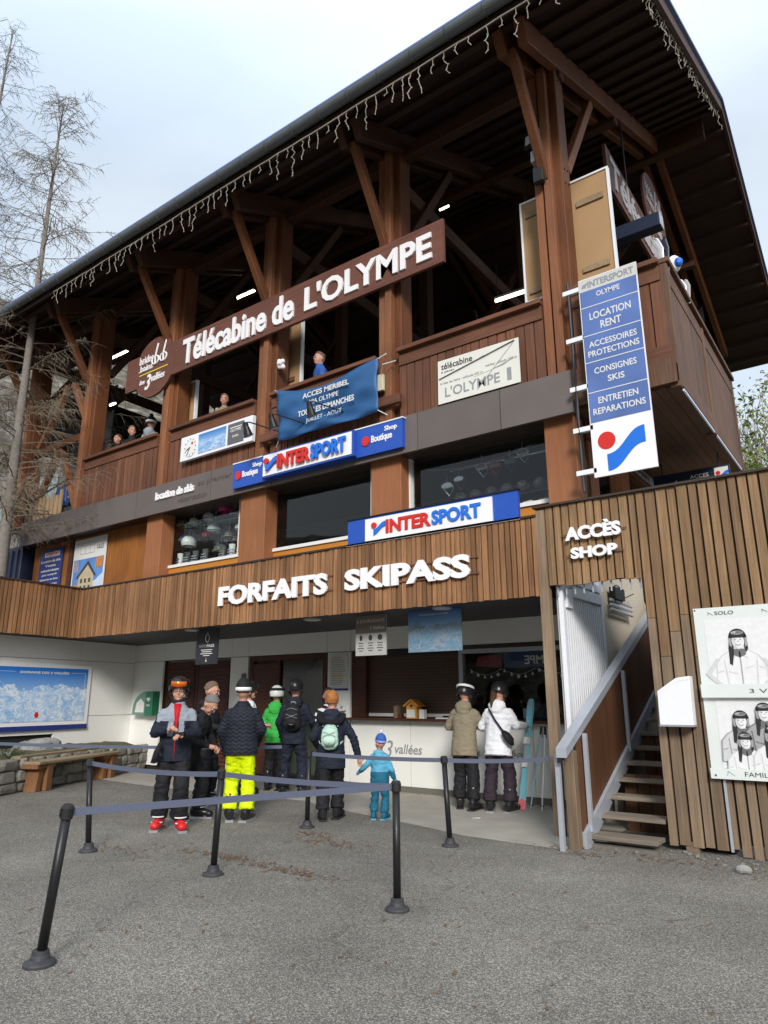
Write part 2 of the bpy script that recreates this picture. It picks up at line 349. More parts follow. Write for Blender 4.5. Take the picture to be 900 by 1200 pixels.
def glyphs(body, bold=0., shear=0., res=3):
    key = (body, bold, shear)
    if key in FC: return FC[key]
    cu = bpy.data.curves.new('t', 'FONT'); cu.body = body; cu.offset = bold; cu.shear = shear; cu.resolution_u = res; cu.extrude = .5
    o = bpy.data.objects.new('t', cu); me = evalmesh(o)
    vs = [v.co.copy() for v in me.vertices]; fs = [tuple(p.vertices) for p in me.polygons]
    SCRAP.extend((cu, me))
    FC[key] = (vs, fs); return FC[key]
def text(fr, body, u0, v0, u1, v1, d0, d1, mat, parent, name='lettering', bold=.02, shear=0, each=False, label=None):
    """writes body so that its outline fills the rectangle"""
    vs, fs = glyphs(body, bold, shear)
    x0, x1 = min(v.x for v in vs), max(v.x for v in vs); y0, y1 = min(v.y for v in vs), max(v.y for v in vs)
    sx, sy = (u1-u0)/(x1-x0), (v1-v0)/(y1-y0)
    def put(vs, fs, off, nm):
        mb = MB(); mb.add([fr.p(u0+(v.x+off-x0)*sx, v0+(v.y-y0)*sy, d0+(v.z+.5)*(d1-d0)) for v in vs], fs)
        return mb.build(nm, mat, parent, label)
    if not each: return put(vs, fs, 0, name)
    bar = max(v.x for v in glyphs('|', bold, shear)[0])
    for i, ch in enumerate(body):
        if ch == ' ': continue
        off = 0 if i == 0 else max(v.x for v in glyphs(body[:i]+'|', bold, shear)[0])-bar
        cv, cf = glyphs(ch, bold, shear); put(cv, cf, off, name)
GAPW = wood('dark_gap_board', (.030, .018, .012), (.05, .03, .02))
SLET = plain('weathered_letter', (.42, .41, .42), .6)
def rnd(a, b): return random.uniform(a, b)
def box_part(name, a, b, mat, parent, label=None, bevel=0): return MB().box(a, b).build(name, mat, parent, label, bevel=bevel)
UNIT = {}
def slat(name, a, b, mat, parent, kind=None):
    """shared unit board scaled into place"""
    if mat.name not in UNIT: UNIT[mat.name] = meshof(MB().box((0,0,0), (1,1,1)), mat, name='board')
    o = bpy.data.objects.new(name, UNIT[mat.name]); COL.objects.link(o); o.parent = parent; o.matrix_parent_inverse = MW[parent.name].inverted()
    o.location = a; o.scale = (b[0]-a[0], b[1]-a[1], b[2]-a[2]); return o
# ================================================================== GROUND
def structure(o): o['kind'] = 'structure'; return o
def grid(name, x0, x1, y0, y1, nx, ny, f, mat):
    vs = [(x0+(x1-x0)*i/nx, y0+(y1-y0)*j/ny, 0) for j in range(ny+1) for i in range(nx+1)]
    vs = [(x, y, f(x, y)) for x, y, _ in vs]
    fs = [(j*(nx+1)+i, j*(nx+1)+i+1, (j+1)*(nx+1)+i+1, (j+1)*(nx+1)+i) for j in range(ny) for i in range(nx)]
    return structure(MB().add(vs, fs).build(name, mat, smooth=True))
structure(MB().add([(-400,-400,-.06),(400,-400,-.06),(400,400,-.06),(-400,400,-.06)], [(0,1,2,3)]).build('ground', plain('earth', (.12,.10,.07), .95, var=.3)))
structure(MB().add([(-18,-9,0),(9,-9,0),(9,11,0),(-18,11,0)], [(0,1,2,3)]).build('asphalt_forecourt', ASPH))
pts = [(-15.6,9.2),(-13.2,8.85),(-11.2,8.75),(-8.17,9.0),(-6.9,8.55),(-5.54,8.21),(-4.55,7.9),(-3.3,7.83),(-3.0,8.3),(-3.2,10.9),(-15.6,10.9)]
structure(Fr((0,0,0), (1,0,0), (0,1,0)).poly(pts, .0, .006).build('concrete_apron', CONC))
def hz(x, y):
    n = noise.noise(Vector((x*.03, y*.03, 0)))*5+noise.noise(Vector((x*.15, y*.15, 3)))*1.2
    return n
def back_hill(x, y):      # wooded slope behind the photographer
    d = max(0, -y-14+max(0,-x-30)*.5); return min(d*.50, 24)+hz(x, y)*min(1, d/20)-.15
grid('hillside_behind', -150, 70, -90, -9.2, 80, 36, back_hill, HILL)
def far_hill(x, y):
    d = max(0, y-26); e = max(0, -x-22); return min(d*.40, 60)*.55+min(e*.75, 48)+hz(x, y)*min(1, (d+e)/14)-.2
grid('hillside_beyond', -130, 90, 11.5, 150, 90, 60, lambda x, y: far_hill(x, y) if not (-21 < x < 6 and y < 25) else -.2, HILL)
# ================================================================== MAIN STATION BUILDING
S = T('station_building', 'dark timber chalet style gondola station with open terrace under a deep overhanging roof', 'building', (-9, 12, 0))
PX = [-18.6, -15.65, -12.33, -9.25, -6.25, -3.22]
# --- shop storey
WY = 9.18
def wallrect(x0, x1, z0, z1, mat=W_WALL, name='wall_board', step=None):
    if step is None: return box_part(name, (x0, WY, z0), (x1, WY+.12, z1), mat, S)
    x = x0
    while x < x1-1e-4:
        e = min(x+step, x1); slat(name, (x+.003, WY+rnd(0,.003), z0), (e-.003, WY+.12, z1), mat, S); x = e
WIN = [(-12.52,-10.16,4.30,5.56), (-9.30,-6.88,4.28,5.56), (-6.12,-3.64,4.32,5.56)]
wallrect(-18.0, -12.84, 3.2, 5.6, step=.30)
slat('wall_post', (-17.02+.75, WY-.05, 3.2), (-16.10, WY+.05, 5.4), W_DARK, S)
for (a, b, z0, z1) in WIN:
    fr = Fr((0, WY, 0))
    wf = fr.rect(a-.02, z0-.42, b+.02, z0-.03, 0, .02).build('window_apron', BORANGE, S)
    mb = MB()
    for r in ((a-.16, z0-.03, a-.02, z1), (b+.0, z0-.03, b+.06, z1)): fr.rect(*r, -.1, .03, mb)
    mb.build('window_surround', BORANGE, S)
    mb = MB(); fr.rect(a-.02, z0-.03, b+.02, z0+.03, -.06, .05, mb); fr.rect(a-.02, z0+.03, a+.05, z1, -.06, .05, mb); fr.rect(b-.02, z0+.03, b+.0, z1, -.06, .04, mb)
    wf = mb.build('window', WHITE, S)
    fr.rect(a+.05, z0+.03, b-.02, z1, -.03, -.02).build('pane', GLASSD, wf)
for (x0, x1) in ((-12.86,-12.30),(-9.91,-9.20),(-6.74,-6.10),(-3.64,-3.16)):
    box_part('pilaster', (x0+.03, 8.90, 3.2), (x1, 9.24, 5.45), W_PIL, S, bevel=.008)
box_part('wall_cap', (-18.0, 9.0, 5.56), (-3.1, 9.5, 5.62), TRIM, S)
# shop interior shell
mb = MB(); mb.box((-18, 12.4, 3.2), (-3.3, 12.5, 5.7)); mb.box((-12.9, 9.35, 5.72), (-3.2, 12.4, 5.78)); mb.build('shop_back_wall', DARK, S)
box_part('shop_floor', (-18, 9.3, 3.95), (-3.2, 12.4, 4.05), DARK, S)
mb = MB()
for a, b, z0, z1 in WIN: mb.box((a, 9.32, z0-.02), (b, 9.75, z0+.02))
mb.build('display_shelf', plain('pale_shelf', (.30,.30,.28), .6), S)
for a, b, z0, z1 in WIN:  # lamps added above each window to brighten the goods
    lt_ = T('added_window_lamp', 'added lamp brightening the goods inside the %s shop window' % {-12.52:'left', -9.30:'middle', -6.12:'right'}[a], 'lamp', ((a+b)/2, 9.9, 5.6))
    MB().box((a+.3, 9.30, 5.66), (b-.3, 9.50, 5.70)).build('housing', WMET, lt_); MB().box((a+.32, 9.32, 5.645), (b-.32, 9.48, 5.658)).build('tube', emit('added_lamp_tube_%d' % int(-a), (1, .96, .9), 38.0 if a < -12 else 22.0), lt_)
# --- grey fascia band with seams
xs = [-18.03, -16.2, -14.95, -13.05, -10.6, -8.9, -7.3, -5.66, -4.2, -3.09]
for a, b in zip(xs, xs[1:]): slat('fascia_panel', (a+.006, 8.74, 5.40), (b-.006, 8.80, 6.03), FASC, S)
box_part('fascia_backing', (-18.0, 8.80, 5.44), (-3.12, 9.4, 6.0), TRIM, S)
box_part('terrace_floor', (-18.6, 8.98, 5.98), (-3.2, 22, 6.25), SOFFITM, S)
box_part('dark_hall_partition', (-19.0, 11.6, 6.0), (-18.9, 21, 10.6), DARK, S)  # dark partition added so the bay in front of it stays black
# --- roof
EY, EZ, RY, RZ, BY, BZ = 7.25, 11.04, 16.2, 15.56, 24.4, 12.2
sf = (RZ-EZ)/(RY-EY); sb = (RZ-BZ)/(BY-RY)
RX0, RX1 = -23.5, -1.47
def roofz(y): return EZ+sf*(y-EY) if y <= RY else RZ-sb*(y-RY)
def sheet(name, y0, y1, dz0, dz1, mat, x0=RX0, x1=RX1):
    mb = MB(); v = [(x0,y0,roofz(y0)+dz0),(x1,y0,roofz(y0)+dz0),(x1,y1,roofz(y1)+dz0),(x0,y1,roofz(y1)+dz0)]
    v += [(x,y,z+dz1-dz0) for x,y,z in v]
    mb.add(v, [(0,3,2,1),(4,5,6,7),(0,1,5,4),(1,2,6,5),(2,3,7,6),(3,0,4,7)]); return mb.build(name, mat, S)
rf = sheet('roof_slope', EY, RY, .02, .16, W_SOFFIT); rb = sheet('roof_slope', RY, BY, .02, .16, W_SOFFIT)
def battens(y0, y1, n, parent):
    for i in range(n):
        y = y0+(y1-y0)*(i+.5)/n; z = roofz(y)
        mb = MB(); mb.box((RX0+.05, y-.055, z-.10), (RX1-.05, y+.055, z+.03)); mb.build('soffit_batten', W_SOFFIT, parent)
        # soffit boards between two battens
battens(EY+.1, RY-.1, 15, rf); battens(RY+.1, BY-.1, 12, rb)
mb = MB()
for y0, y1 in ((EY-.05, RY), (RY, BY)): mb.beam((RX1, y0, roofz(y0)+.10), (RX1, y1, roofz(y1)+.10), .07, .30)
mb.build('verge_board', W_BEAM, S)
mb = MB()
for y0, y1 in ((EY-.05, RY), (RY, BY)): mb.beam((RX1+.03, y0, roofz(y0)+.27), (RX1+.03, y1, roofz(y1)+.27), .12, .05)
mb.build('verge_flashing', EDGE, S)
# gutter: half round along the eave with brackets
gz = EZ+.03
prof = [(.105*cos(pi+pi*k/10), .105*sin(pi+pi*k/10)) for k in range(11)]
mb = MB(); vs = []
for x in (RX0, RX1):
    for r in (1, .9): vs += [(x, EY-.10+a*r, gz+.07+b*r*1.1) for a, b in prof]
fs = []
for k in range(10): fs += [(k, k+1, k+23, k+22), (k+12, k+11, k+33, k+34)]
fs += [(0, 22, 33, 11), (10, 21, 43, 32)]
mb.add(vs, fs); gutter = mb.build('gutter', GUT, S, smooth=False)
x = RX0+.3
while x < RX1:
    mb = MB()
    for k in range(10):
        a, b = prof[k], prof[k+1]
        mb.beam((x, EY-.10+a[0]*1.05, gz+.07+a[1]*1.16), (x, EY-.10+b[0]*1.05, gz+.07+b[1]*1.16), .03, .006, (1,0,0))
    mb.build('gutter_bracket', GUT, gutter); x += .62
box_part('eave_flashing', (RX0, EY-.2, gz+.085), (RX1, EY+.06, gz+.12), EDGE, S)
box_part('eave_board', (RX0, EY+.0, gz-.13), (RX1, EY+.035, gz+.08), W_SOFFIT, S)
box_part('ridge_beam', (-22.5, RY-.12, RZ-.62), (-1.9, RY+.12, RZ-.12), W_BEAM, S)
# rafters, posts, braces
def bev(mb, name, mat, par, b=.012, label=None): return mb.build(name, mat, par, label, bevel=b)
for i, x in enumerate(PX):
    for dx in (-.17, .17):
        mb = MB(); y0 = 7.62
        mb.beam((x+dx, y0, roofz(y0)-.27), (x+dx, RY-.02, roofz(RY)-.27), .15, .38); mb.beam((x+dx, RY+.02, RZ-.29), (x+dx, 23.2, roofz(23.2)-.27), .15, .38)
        bev(mb, 'rafter', W_BEAM if i < 5 else W_POST, S)
    zt = roofz(8.95)-.44
    zb = 6.0
    bev(MB().box((x-.02, 8.93, zb), (x+.17, 9.27, zt+.25)), 'post', W_POST, S)
    bev(MB().box((x-.26, 8.86, zb), (x-.13, 9.06, zt)), 'front_plank', W_POST2, S, .006)
    bev(MB().box((x-.09, 8.80, zb), (x+.04, 8.925, zt)), 'front_plank', W_POST2, S, .006)
    bev(MB().box((x-.20, 9.07, zb), (x-.03, 9.3, zt)), 'post_core', W_POST, S, .006)
    bev(MB().beam((x-.07, 8.86, 9.35), (x-.07, 7.85, 10.98), .13, .17), 'brace', W_POST, S)
    bev(MB().beam((x+.10, 9.30, 9.75), (x+.10, 10.9, 12.35), .13, .17), 'brace', W_BEAM if i < 5 else W_POST2, S)
    if i < 5: bev(MB().box((x-.08, 14.6, 6.05), (x+.2, 14.9, 14.3)), 'inner_post', W_BEAM, S)
    mb = MB().beam((x, 9.2, 10.9), (x, 15, 10.9), .14, .30)
    if i < 5: bev(mb, 'tie_beam', W_BEAM, S)
    mb = MB()
    for z in (zb+.5, 9.3, 9.55, zt-.2):
        for dx in (.05, .18): mb.tube([(x+.172, 9.0+dx, z+dx*.4), (x+.184, 9.0+dx, z+dx*.4)], .016, 8)
    mb.build('bolt_head', DARKM, S)
# inner longitudinal purlins and truss
for y, dz in ((9.15, -.62), (12.3, -.62), (19.5, -.62)):
    bev(MB().box((-22, y-.1, roofz(y)+dz), (-3.0, y+.1, roofz(y)+dz+.26)), 'purlin', W_BEAM, S)
for i in range(5):
    xa, xb = PX[i], PX[i+1]
    bev(MB().beam((xa+.2, 14.75, 9.2), (xb-.1, 14.75, 12.2), .12, .16), 'truss_diagonal', W_BEAM, S)
# gable filling far right: boarded wall deep in the side
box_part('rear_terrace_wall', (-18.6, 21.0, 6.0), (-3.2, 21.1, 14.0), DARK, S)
for i in range(10):
    pass
# terrace railings
def railing(x0, x1, y=8.84, top=7.31, mats=(W_RAIL, W_RAILX), z0=6.0, pitch=.152, side=None):
    r = MB().box((x0, y-.10, top-.075), (x1, y+.14, top)).build('railing', mats[1], S, bevel=.006)
    MB().box((x0+.01, y-.02, top-.30), (x1-.01, y+.06, top-.08)).build('top_board', mats[1], r)
    n = int(round((x1-x0)/pitch)); p = (x1-x0)/n
    for k in range(n):
        a = x0+k*p+.009; slat('railing_slat', (a, y+rnd(0,.006), z0), (a+p-.018, y+.035, top-.30), mats[0], r)
    return r
for i in range(1, 5): railing(PX[i]+.175, PX[i+1]-.265)
railing(PX[5]+.175, -1.80)
# low board in front of the bay with the banner
MB().box((-9.25, 8.70, 6.30), (-5.98, 8.78, 6.46)).build('spotlight_board', W_RAILX, S, bevel=.006)
# left bay: truss timbers and pallet fence
def tim(p, q, w=.14, mat=W_POST2, nm='diagonal_timber'): return bev(MB().beam(p, q, w, .16, (0,1,0)), nm, mat, S)
tim((-18.3,9.0,8.05), (-15.6,9.0,8.05), .2, W_POST, 'cross_timber')
tim((-17.0,9.02,9.75), (-18.15,9.02,8.2)); tim((-16.75,9.02,9.75), (-15.7,9.02,8.15))
tim((-17.1,9.03,7.95), (-18.2,9.03,6.2)); tim((-17.0,9.03,7.95), (-15.95,9.03,6.1))
for k in range(8): slat('pallet_board', (-17.95+k*.20, 8.86, 6.0), (-17.95+k*.20+.13, 8.89, 6.62+.09*(k % 2)+rnd(-.05,.08)), W_PALLET, S)
MB().tube([(-18.0,8.84,6.60),(-16.2,8.84,6.93)], .025, 8).build('handrail_tube', DARKM, S)
# balcony around the corner
BX = -1.76
bal = MB().box((BX-.06, 8.86, 7.27), (BX+.08, 13.45, 7.345)).build('balcony', W_BALCY, S, bevel=.006)
MB().box((BX-.03, 8.9, 7.0), (BX+.03, 13.4, 7.24)).build('top_board', W_BALCY, bal)
y = 8.93; k = 0
while y < 13.35:
    wd = rnd(.10, .14); slat('balcony_board', (BX-.012+rnd(0,.008), y, 5.78), (BX+.02, min(y+wd, 13.4), 7.0), W_BALC, bal); y += wd+.008
MB().box((BX-.04, 8.86, 5.52), (BX+.035, 13.4, 5.77)).build('bottom_board', W_BALCY, bal)
for yy in (8.86, 10.95, 13.32): bev(MB().box((BX-.09, yy, 5.45), (BX+.045, yy+.12, 7.26)), 'balcony_post', W_BALC, bal)
MB().box((-3.1, 8.80, 5.50), (BX+.02, 8.855, 5.85)).build('front_board', W_BALC, bal)
MB().box((-3.1, 8.83, 5.86), (BX, 8.87, 6.05)).build('front_board', W_RAILX, bal)
x = -3.12
while x < BX-.1:
    slat('floor_board', (x, 8.9, 5.48), (x+.128, 13.4, 5.52), W_BALC, bal); x += .135
MB().box((BX+.012, 9.1, 5.47), (BX+.034, 13.2, 5.50)).build('light_strip', LED, bal)
# side wall under the balcony
for y0, y1, z0, z1 in ((9.4, 9.75, 3.9, 5.5), (10.9, 11.3, 3.9, 5.5), (13.6, 22, 3.9, 6.0)): box_part('side_wall_panel', (-3.35, y0, z0), (-3.16, y1, z1), W_PIL, S)
box_part('side_wall_beam', (-3.38, 9.3, 5.2), (-3.14, 22, 5.47), W_POST, S)
for y0, y1 in ((9.75, 10.9), (11.3, 13.6)):
    f = MB().box((-3.30, y0, 4.0), (-3.24, y1, 4.1)).build('side_window', WHITE, S); MB().box((-3.28, y0, 4.1), (-3.27, y1, 5.2)).build('pane', GLASSD, f)
mb = MB(); mb.box((-3.52, 10.16, -.05), (-3.42, 22, 4.6)); mb.build('roughcast_wall', ROUGH, S)
# light tubes on the terrace ceiling
TUBES = [((-13.9,12,12.80),(-13.2,12,12.78)), ((-5.75,12,9.71),(-5.05,12,9.69)), ((-20.2,12,12.78),(-19.2,12,12.78)), ((-7.35,12.5,13.05),(-7.1,12.5,13.05)), ((-8.3,12.2,13.4),(-8.05,12.2,13.4)), ((-5.5,13.4,12.6),(-5.3,14.2,12.6)), ((-19.9,12,11.0),(-19.6,12,11.0))]
for k, (a, b) in enumerate(TUBES):
    t = T('ceiling_tube_light', ['lit light tube above the left of the Telecabine lettering', 'lit light tube in the dark above the Olympe banner', 'lit light tube beside the leftmost timber post', 'small lit lamp behind the brace right of the word Olympe', 'smaller lit lamp left of the middle timber post brace', 'lit lamp glowing near the roof ridge on the right', 'small lit lamp low beside the leftmost timber post'][k], 'light', a, 'lamps hanging inside the terrace hall')
    mb = MB().beam(Vector(a)+Vector((0,0,.05)), Vector(b)+Vector((0,0,.05)), .11, .05); mb.build('housing', GAL, t)
    MB().tube([a, b], .028, 8).build('tube', TUBE, t)
    MB().tube([Vector(a)+Vector((.05,0,.07)), Vector(a)+Vector((.05,0,.9))], .008, 5).build('hanger', DARKM, t)
# gondola machinery in the dark hall
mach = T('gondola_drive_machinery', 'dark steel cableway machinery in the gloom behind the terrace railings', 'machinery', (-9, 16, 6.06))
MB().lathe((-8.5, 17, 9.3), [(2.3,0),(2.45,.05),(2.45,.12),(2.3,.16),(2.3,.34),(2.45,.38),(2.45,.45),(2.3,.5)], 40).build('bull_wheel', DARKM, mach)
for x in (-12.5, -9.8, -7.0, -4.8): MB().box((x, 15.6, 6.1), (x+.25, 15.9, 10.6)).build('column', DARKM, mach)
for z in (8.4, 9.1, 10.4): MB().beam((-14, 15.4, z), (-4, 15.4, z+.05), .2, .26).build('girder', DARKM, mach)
mb = MB()
for k in range(16): mb.lathe((-13.3+k*.58, 15.1, 8.75), [(.02,0),(.22,.01),(.24,.04),(.22,.07),(.02,.08)], 14)
mb.build('sheave_train', DARKM, mach)
for k in range(6): MB().tube([(-13+k*1.5, 13.2+.2*(k % 3), 10.6), (-12.6+k*1.5, 13.5, 9.2), (-11.5+k*1.5, 13.4, 8.3+.2*(k % 2))], .04, 6).build('cable', DARKM, mach)
gc = T('gondola_cabin_hood', 'dark curved hood with pale curved ribs left of the first tall post', 'cabin', (-24.3, 14, 9.5))
def arc(r, z, y, n=9): return [(-23.9+r*cos(pi-pi*k/(n-1)*.55), y, z+r*sin(pi*k/(n-1)*.55)) for k in range(n)]
mb = MB()
for k in range(8):
    a = arc(2.6, 11.0, 13.2+k*.3)
    if k: mb.add(pa+a, [(i, i+1, i+10, i+9) for i in range(8)])
    pa = a
mb.build('shell', DARKM, gc)
for k in range(8): MB().tube(arc(2.66, 11.0, 13.2+k*.3), .05, 6).build('rib', GAL if k % 2 else DARKM, gc)
# grey concrete halls beyond, on the left
hb = T('concrete_annexe', 'pale grey concrete annexe seen between the left truss timbers', 'building', (-32, 17, 0))
MB().box((-46, 15, 0), (-25.2, 26, 11.6)).build('wall', CONCG, hb)
MB().beam((-46, 14.8, 11.0), (-24.8, 14.8, 13.6), .4, .5).build('roof_edge', BLACK, hb)
MB().add([(-46,15,11.6),(-25.2,15,11.6),(-25.2,15,13.6),(-25.2,26,13.6),(-25.2,26,11.6),(-46,26,11.6)], [(0,1,2),(1,4,3,2),(0,2,3,5)]).build('roof', CONCG, hb)
f = MB().box((-33, 14.93, 9.6), (-28.2, 15.0, 11.0)).build('window', plain('pale_green_glazing', (.30,.38,.37), .2), hb)
for k in range(5): MB().box((-33+k*1.2, 14.90, 9.6), (-32.94+k*1.2, 14.93, 11.0)).build('frame', GAL, f)
nb = T('navy_container', 'dark blue container partly hidden beside the larch trunk', 'container', (-19.2, 9.4, 4.1))
MB().box((-20.8, 8.9, 4.2), (-18.15, 11, 5.5)).build('body', DNAVY, nb, bevel=.02)
for k in range(9): slat('rib', (-20.7+k*.29, 8.86, 4.3), (-20.6+k*.29, 8.899, 5.4), DNAVY, nb)
mb = MB(); mb.box((-20.8, 9.2, 0), (-18.05, 11, 4.15)); mb.build('plinth', DARK, nb)
# ================================================================== TICKET OFFICE
O = T('ticket_office', 'white panelled ticket office under a canopy clad in upright larch slats', 'building', (-9, 10, 0))
CX0, CX1, CY, CZ0, CZ1 = -14.39, -3.62, 8.50, 2.87, 3.925
x = CX0+.02; k = 0
while x < CX1-.03:
    wd = rnd(.055, .082); slat('slat', (x, CY-rnd(.028,.045), CZ0+rnd(-.006,.006)), (min(x+wd, CX1), CY, CZ1), W_SLAT, O); x += wd+rnd(.014,.022)
box_part('slat_backing', (CX0, CY+.005, CZ0+.01), (CX1, CY+.06, CZ1), GAPW, O)
box_part('canopy_trim', (CX0-.03, CY-.06, CZ1+.002), (CX1, CY+.5, CZ1+.03), TRIM, O)
# wing returning towards the camera
def wing(s, d=0):   # s metres from the corner
    return Vector((-14.39+.073*s+d, 8.5-s, 0))
wU = Vector((-.073, 1, 0)).normalized(); WF = Fr(wing(5.2), wU)   # u grows away from the camera
Lw = 5.2
for k in range(int(Lw/.088)):
    u = k*.088; mb = WF.rect(u+.008, CZ0+rnd(-.006,.006), u+.088-rnd(.008,.014), CZ1, 0, rnd(.028,.045)); mb.build('slat', W_SLAT, O)
WF.rect(0, CZ0+.01, Lw, CZ1, -.06, -.005).build('slat_backing', BLACKR, O)
WF.rect(-.02, CZ1+.002, Lw+.02, CZ1+.035, -.3, .06).build('canopy_trim', TRIM, O)
mb = MB(); c = [(CX0,CY+.06),(CX1,CY+.06),(CX1,10.75),(-15.9,10.75),(-15.2,3.3),(-14.02,3.3)]
Fr((0,0,0),(1,0,0),(0,1,0)).poly(c, 2.885, 3.90, mb); mb.build('canopy_slab', SOFFITM, O)
# panels of the rear wall
PY = 10.70
def pan(x0, z0, x1, z1, mat=WPAN, name='wall_panel'): return MB().box((x0+.006, PY, z0+.006), (x1-.006, PY+.05, z1-.006)).build(name, mat, O)
box_part('wall_core', (-15.6, PY+.05, 2.46), (-3.5, PY+.2, 2.9), BLACKR, O)
up = [-15.45, -14.28, -13.15, -11.90, -11.37, -9.15, -8.55, -6.10, -3.5]
for a, b in zip(up, up[1:]): pan(a, 2.47, b, 2.884)
pan(-15.45, 1.22, -14.28, 2.47); pan(-15.45, .10, -14.28, 1.22); box_part('pier_core', (-15.5, PY+.05, .02), (-14.30, PY+.2, 2.46), BLACKR, O)
pan(-11.93, .10, -11.37, 2.47); box_part('pier_core', (-11.92, PY+.05, .02), (-11.39, PY+.2, 2.46), BLACKR, O)
pan(-9.13, .10, -8.55, 2.47); box_part('pier_core', (-9.12, PY+.05, .02), (-8.56, PY+.2, 2.46), BLACKR, O)
# brown louvred double doors
for x0, x1 in ((-14.26,-13.11),(-13.09,-11.95)):
    dr = MB().box((x0, PY+.10, .03), (x1, PY+.15, 2.44)).build('door', W_DARK, O)
    for k in range(26): slat('louvre', (x0+.12, PY+.075, .2+k*.083), (x1-.10, PY+.099, .255+k*.083), W_DARK, dr)
    MB().tube([(x1-.1 if x0 < -14 else x0+.06, PY+.03, 1.0), (x1-.1 if x0 < -14 else x0+.06, PY+.03, 1.2)], .014, 8).build('handle', GAL, dr)
tag(MB().box((-13.72, PY+.03, 1.62), (-13.38, PY+.045, 1.98)).build('door_notice', PAPER), 'pale paper notice fixed to the brown door behind the man in red boots', 'notice')
# glazed entry
ent = MB().box((-11.35, PY+.02, 2.36), (-9.15, PY+.14, 2.46)).build('entry_frame', W_DARK, O)
for x in (-11.34, -10.55, -9.27): MB().box((x, PY+.02, .02), (x+.1, PY+.14, 2.36)).build('jamb', W_DARK, ent)
MB().box((-10.45, PY+.07, .06), (-9.27, PY+.08, 2.36)).build('pane', GLASS, ent)
MB().box((-11.24, PY+.03, .1), (-10.56, PY+.06, 2.3)).build('door_leaf', W_DARK, ent)
mb = MB(); mb.box((-11.6, 11.9, 0), (-8.8, 12.0, 2.9)); mb.box((-11.7, 10.9, 0), (-11.6, 13.1, 2.9)); mb.box((-8.9, 10.9, 0), (-8.8, 13.0, 2.9)); mb.build('entry_room_wall', CREAM, O)
box_part('entry_room_floor', (-15.5, 10.85, -.04), (-3.5, 14, .012), CONC, O)
fr = Fr((0, 11.88, 0)); mb = MB(); n = 24
vs = []
for k in range(n+1):
    a = pi*1.0+pi*k/n
    for r in (.62, .74): vs.append(fr.p(-11.2+r*1.2*cos(a), 2.75+r*sin(a), .01))
mb.add(vs, [(2*k, 2*k+2, 2*k+3, 2*k+1) for k in range(n)]); mb.build('ring_emblem', DNAVY, O)
# ticket windows
box_part('counter_front_base', (-8.54, PY-.0, .0), (-3.5, PY+.2, .10), MORTAR, O)
for a, b in ((-8.54,-7.18),(-7.18,-6.1),(-6.1,-4.86),(-4.86,-3.5)): pan(a, .10, b, 1.20, WLAM, 'counter_panel')
box_part('counter_core', (-8.54, PY+.05, .05), (-3.5, PY+.6, 1.19), BLACKR, O)
box_part('counter_top', (-8.56, PY-.16, 1.20), (-3.5, PY+.5, 1.245), W_DARK, O, bevel=.006)
fw = MB().box((-8.53, PY+.03, 1.25), (-8.20, PY+.2, 2.46)).build('window_frame', W_DARK, O)
MB().box((-8.20, PY+.03, 2.36), (-6.18, PY+.2, 2.46)).build('header', BLACK, fw)
for k in range(19): slat('shutter_slat', (-8.19, PY+.12, 1.33+k*.056), (-6.18, PY+.145, 1.33+k*.056+.047), SHUT, O)
box_part('shutter_backing', (-8.19, PY+.15, 1.25), (-6.18, PY+.18, 2.36), BLACK, O)
box_part('shutter_bottom_rail', (-8.19, PY+.11, 1.27), (-6.18, PY+.15, 1.325), WHITE, O)
wn = MB().box((-6.18, PY+.02, 1.25), (-6.10, PY+.12, 2.46)).build('glazed_ticket_window', GAL, O)
MB().box((-6.10, PY+.02, 2.33), (-3.5, PY+.12, 2.46)).build('header', GAL, wn); MB().box((-6.10, PY+.0, 2.40), (-3.5, PY+.018, 2.465)).build('header_trim', TRIM, wn)
MB().box((-6.10, PY+.06, 1.25), (-3.5, PY+.07, 2.33)).build('pane', GLASSD, wn)
mb = MB(); mb.box((-6.2, 13.4, 0), (-3.5, 13.5, 2.9)); mb.box((-6.2, 10.95, 0), (-6.15, 13.4, 2.9)); mb.build('ticket_room_wall', DARK, O)
box_part('roof_deck', (-16, 9.01, 3.90), (-3.55, 9.17, 3.93), TRIM, O)
# wing wall in white panels
ww = Vector((.16, -1, 0)).normalized(); WW = Fr(Vector((-15.42, 10.70, 0))+ww*7.0, -ww)   # u=7 at the inner corner
def wp(u0, z0, u1, z1, mat=WPAN): return WW.rect(u0+.005, z0+.005, u1-.005, z1-.005, -.05, 0).build('wall_panel', mat, O)
for a, b in ((5.35,7.0),(2.9,5.35),(.2,2.9)): wp(a, 2.44, b, 2.884)
wp(.2, 1.22, 3.4, 2.44); wp(3.4, 1.22, 7.0, 2.44); wp(.2, .86, 2.9, 1.22); wp(2.9, .86, 4.85, 1.22); wp(4.85, .35, 7.0, 1.22); wp(.2, .3, 3.2, .86, BLACKR)
WW.rect(0, .3, 7.1, 2.9, -.15, -.055).build('wall_core', BLACKR, O)
# downlights in the canopy
for x, y in ((-7.9, 8.85), (-5.35, 8.85), (-11.0, 8.85)):
    d = T('canopy_downlight', {-7.9:'round recessed lamp in the canopy below the letters FORFAITS', -5.35:'round recessed lamp in the canopy below the end of SKIPASS', -11.0:'round recessed lamp in the canopy near the hanging black notice'}[x], 'lamp', (x, y, 2.86), 'downlights in the canopy soffit')
    MB().lathe((x, y, 2.862), [(.13,0),(.15,.01),(.15,.024)], 20).build('rim', GAL, d); MB().lathe((x, y, 2.857), [(.02,0),(.12,.002),(.12,.01)], 18).build('lens', plain('lamp_lens', (.7,.7,.66), .3), d)
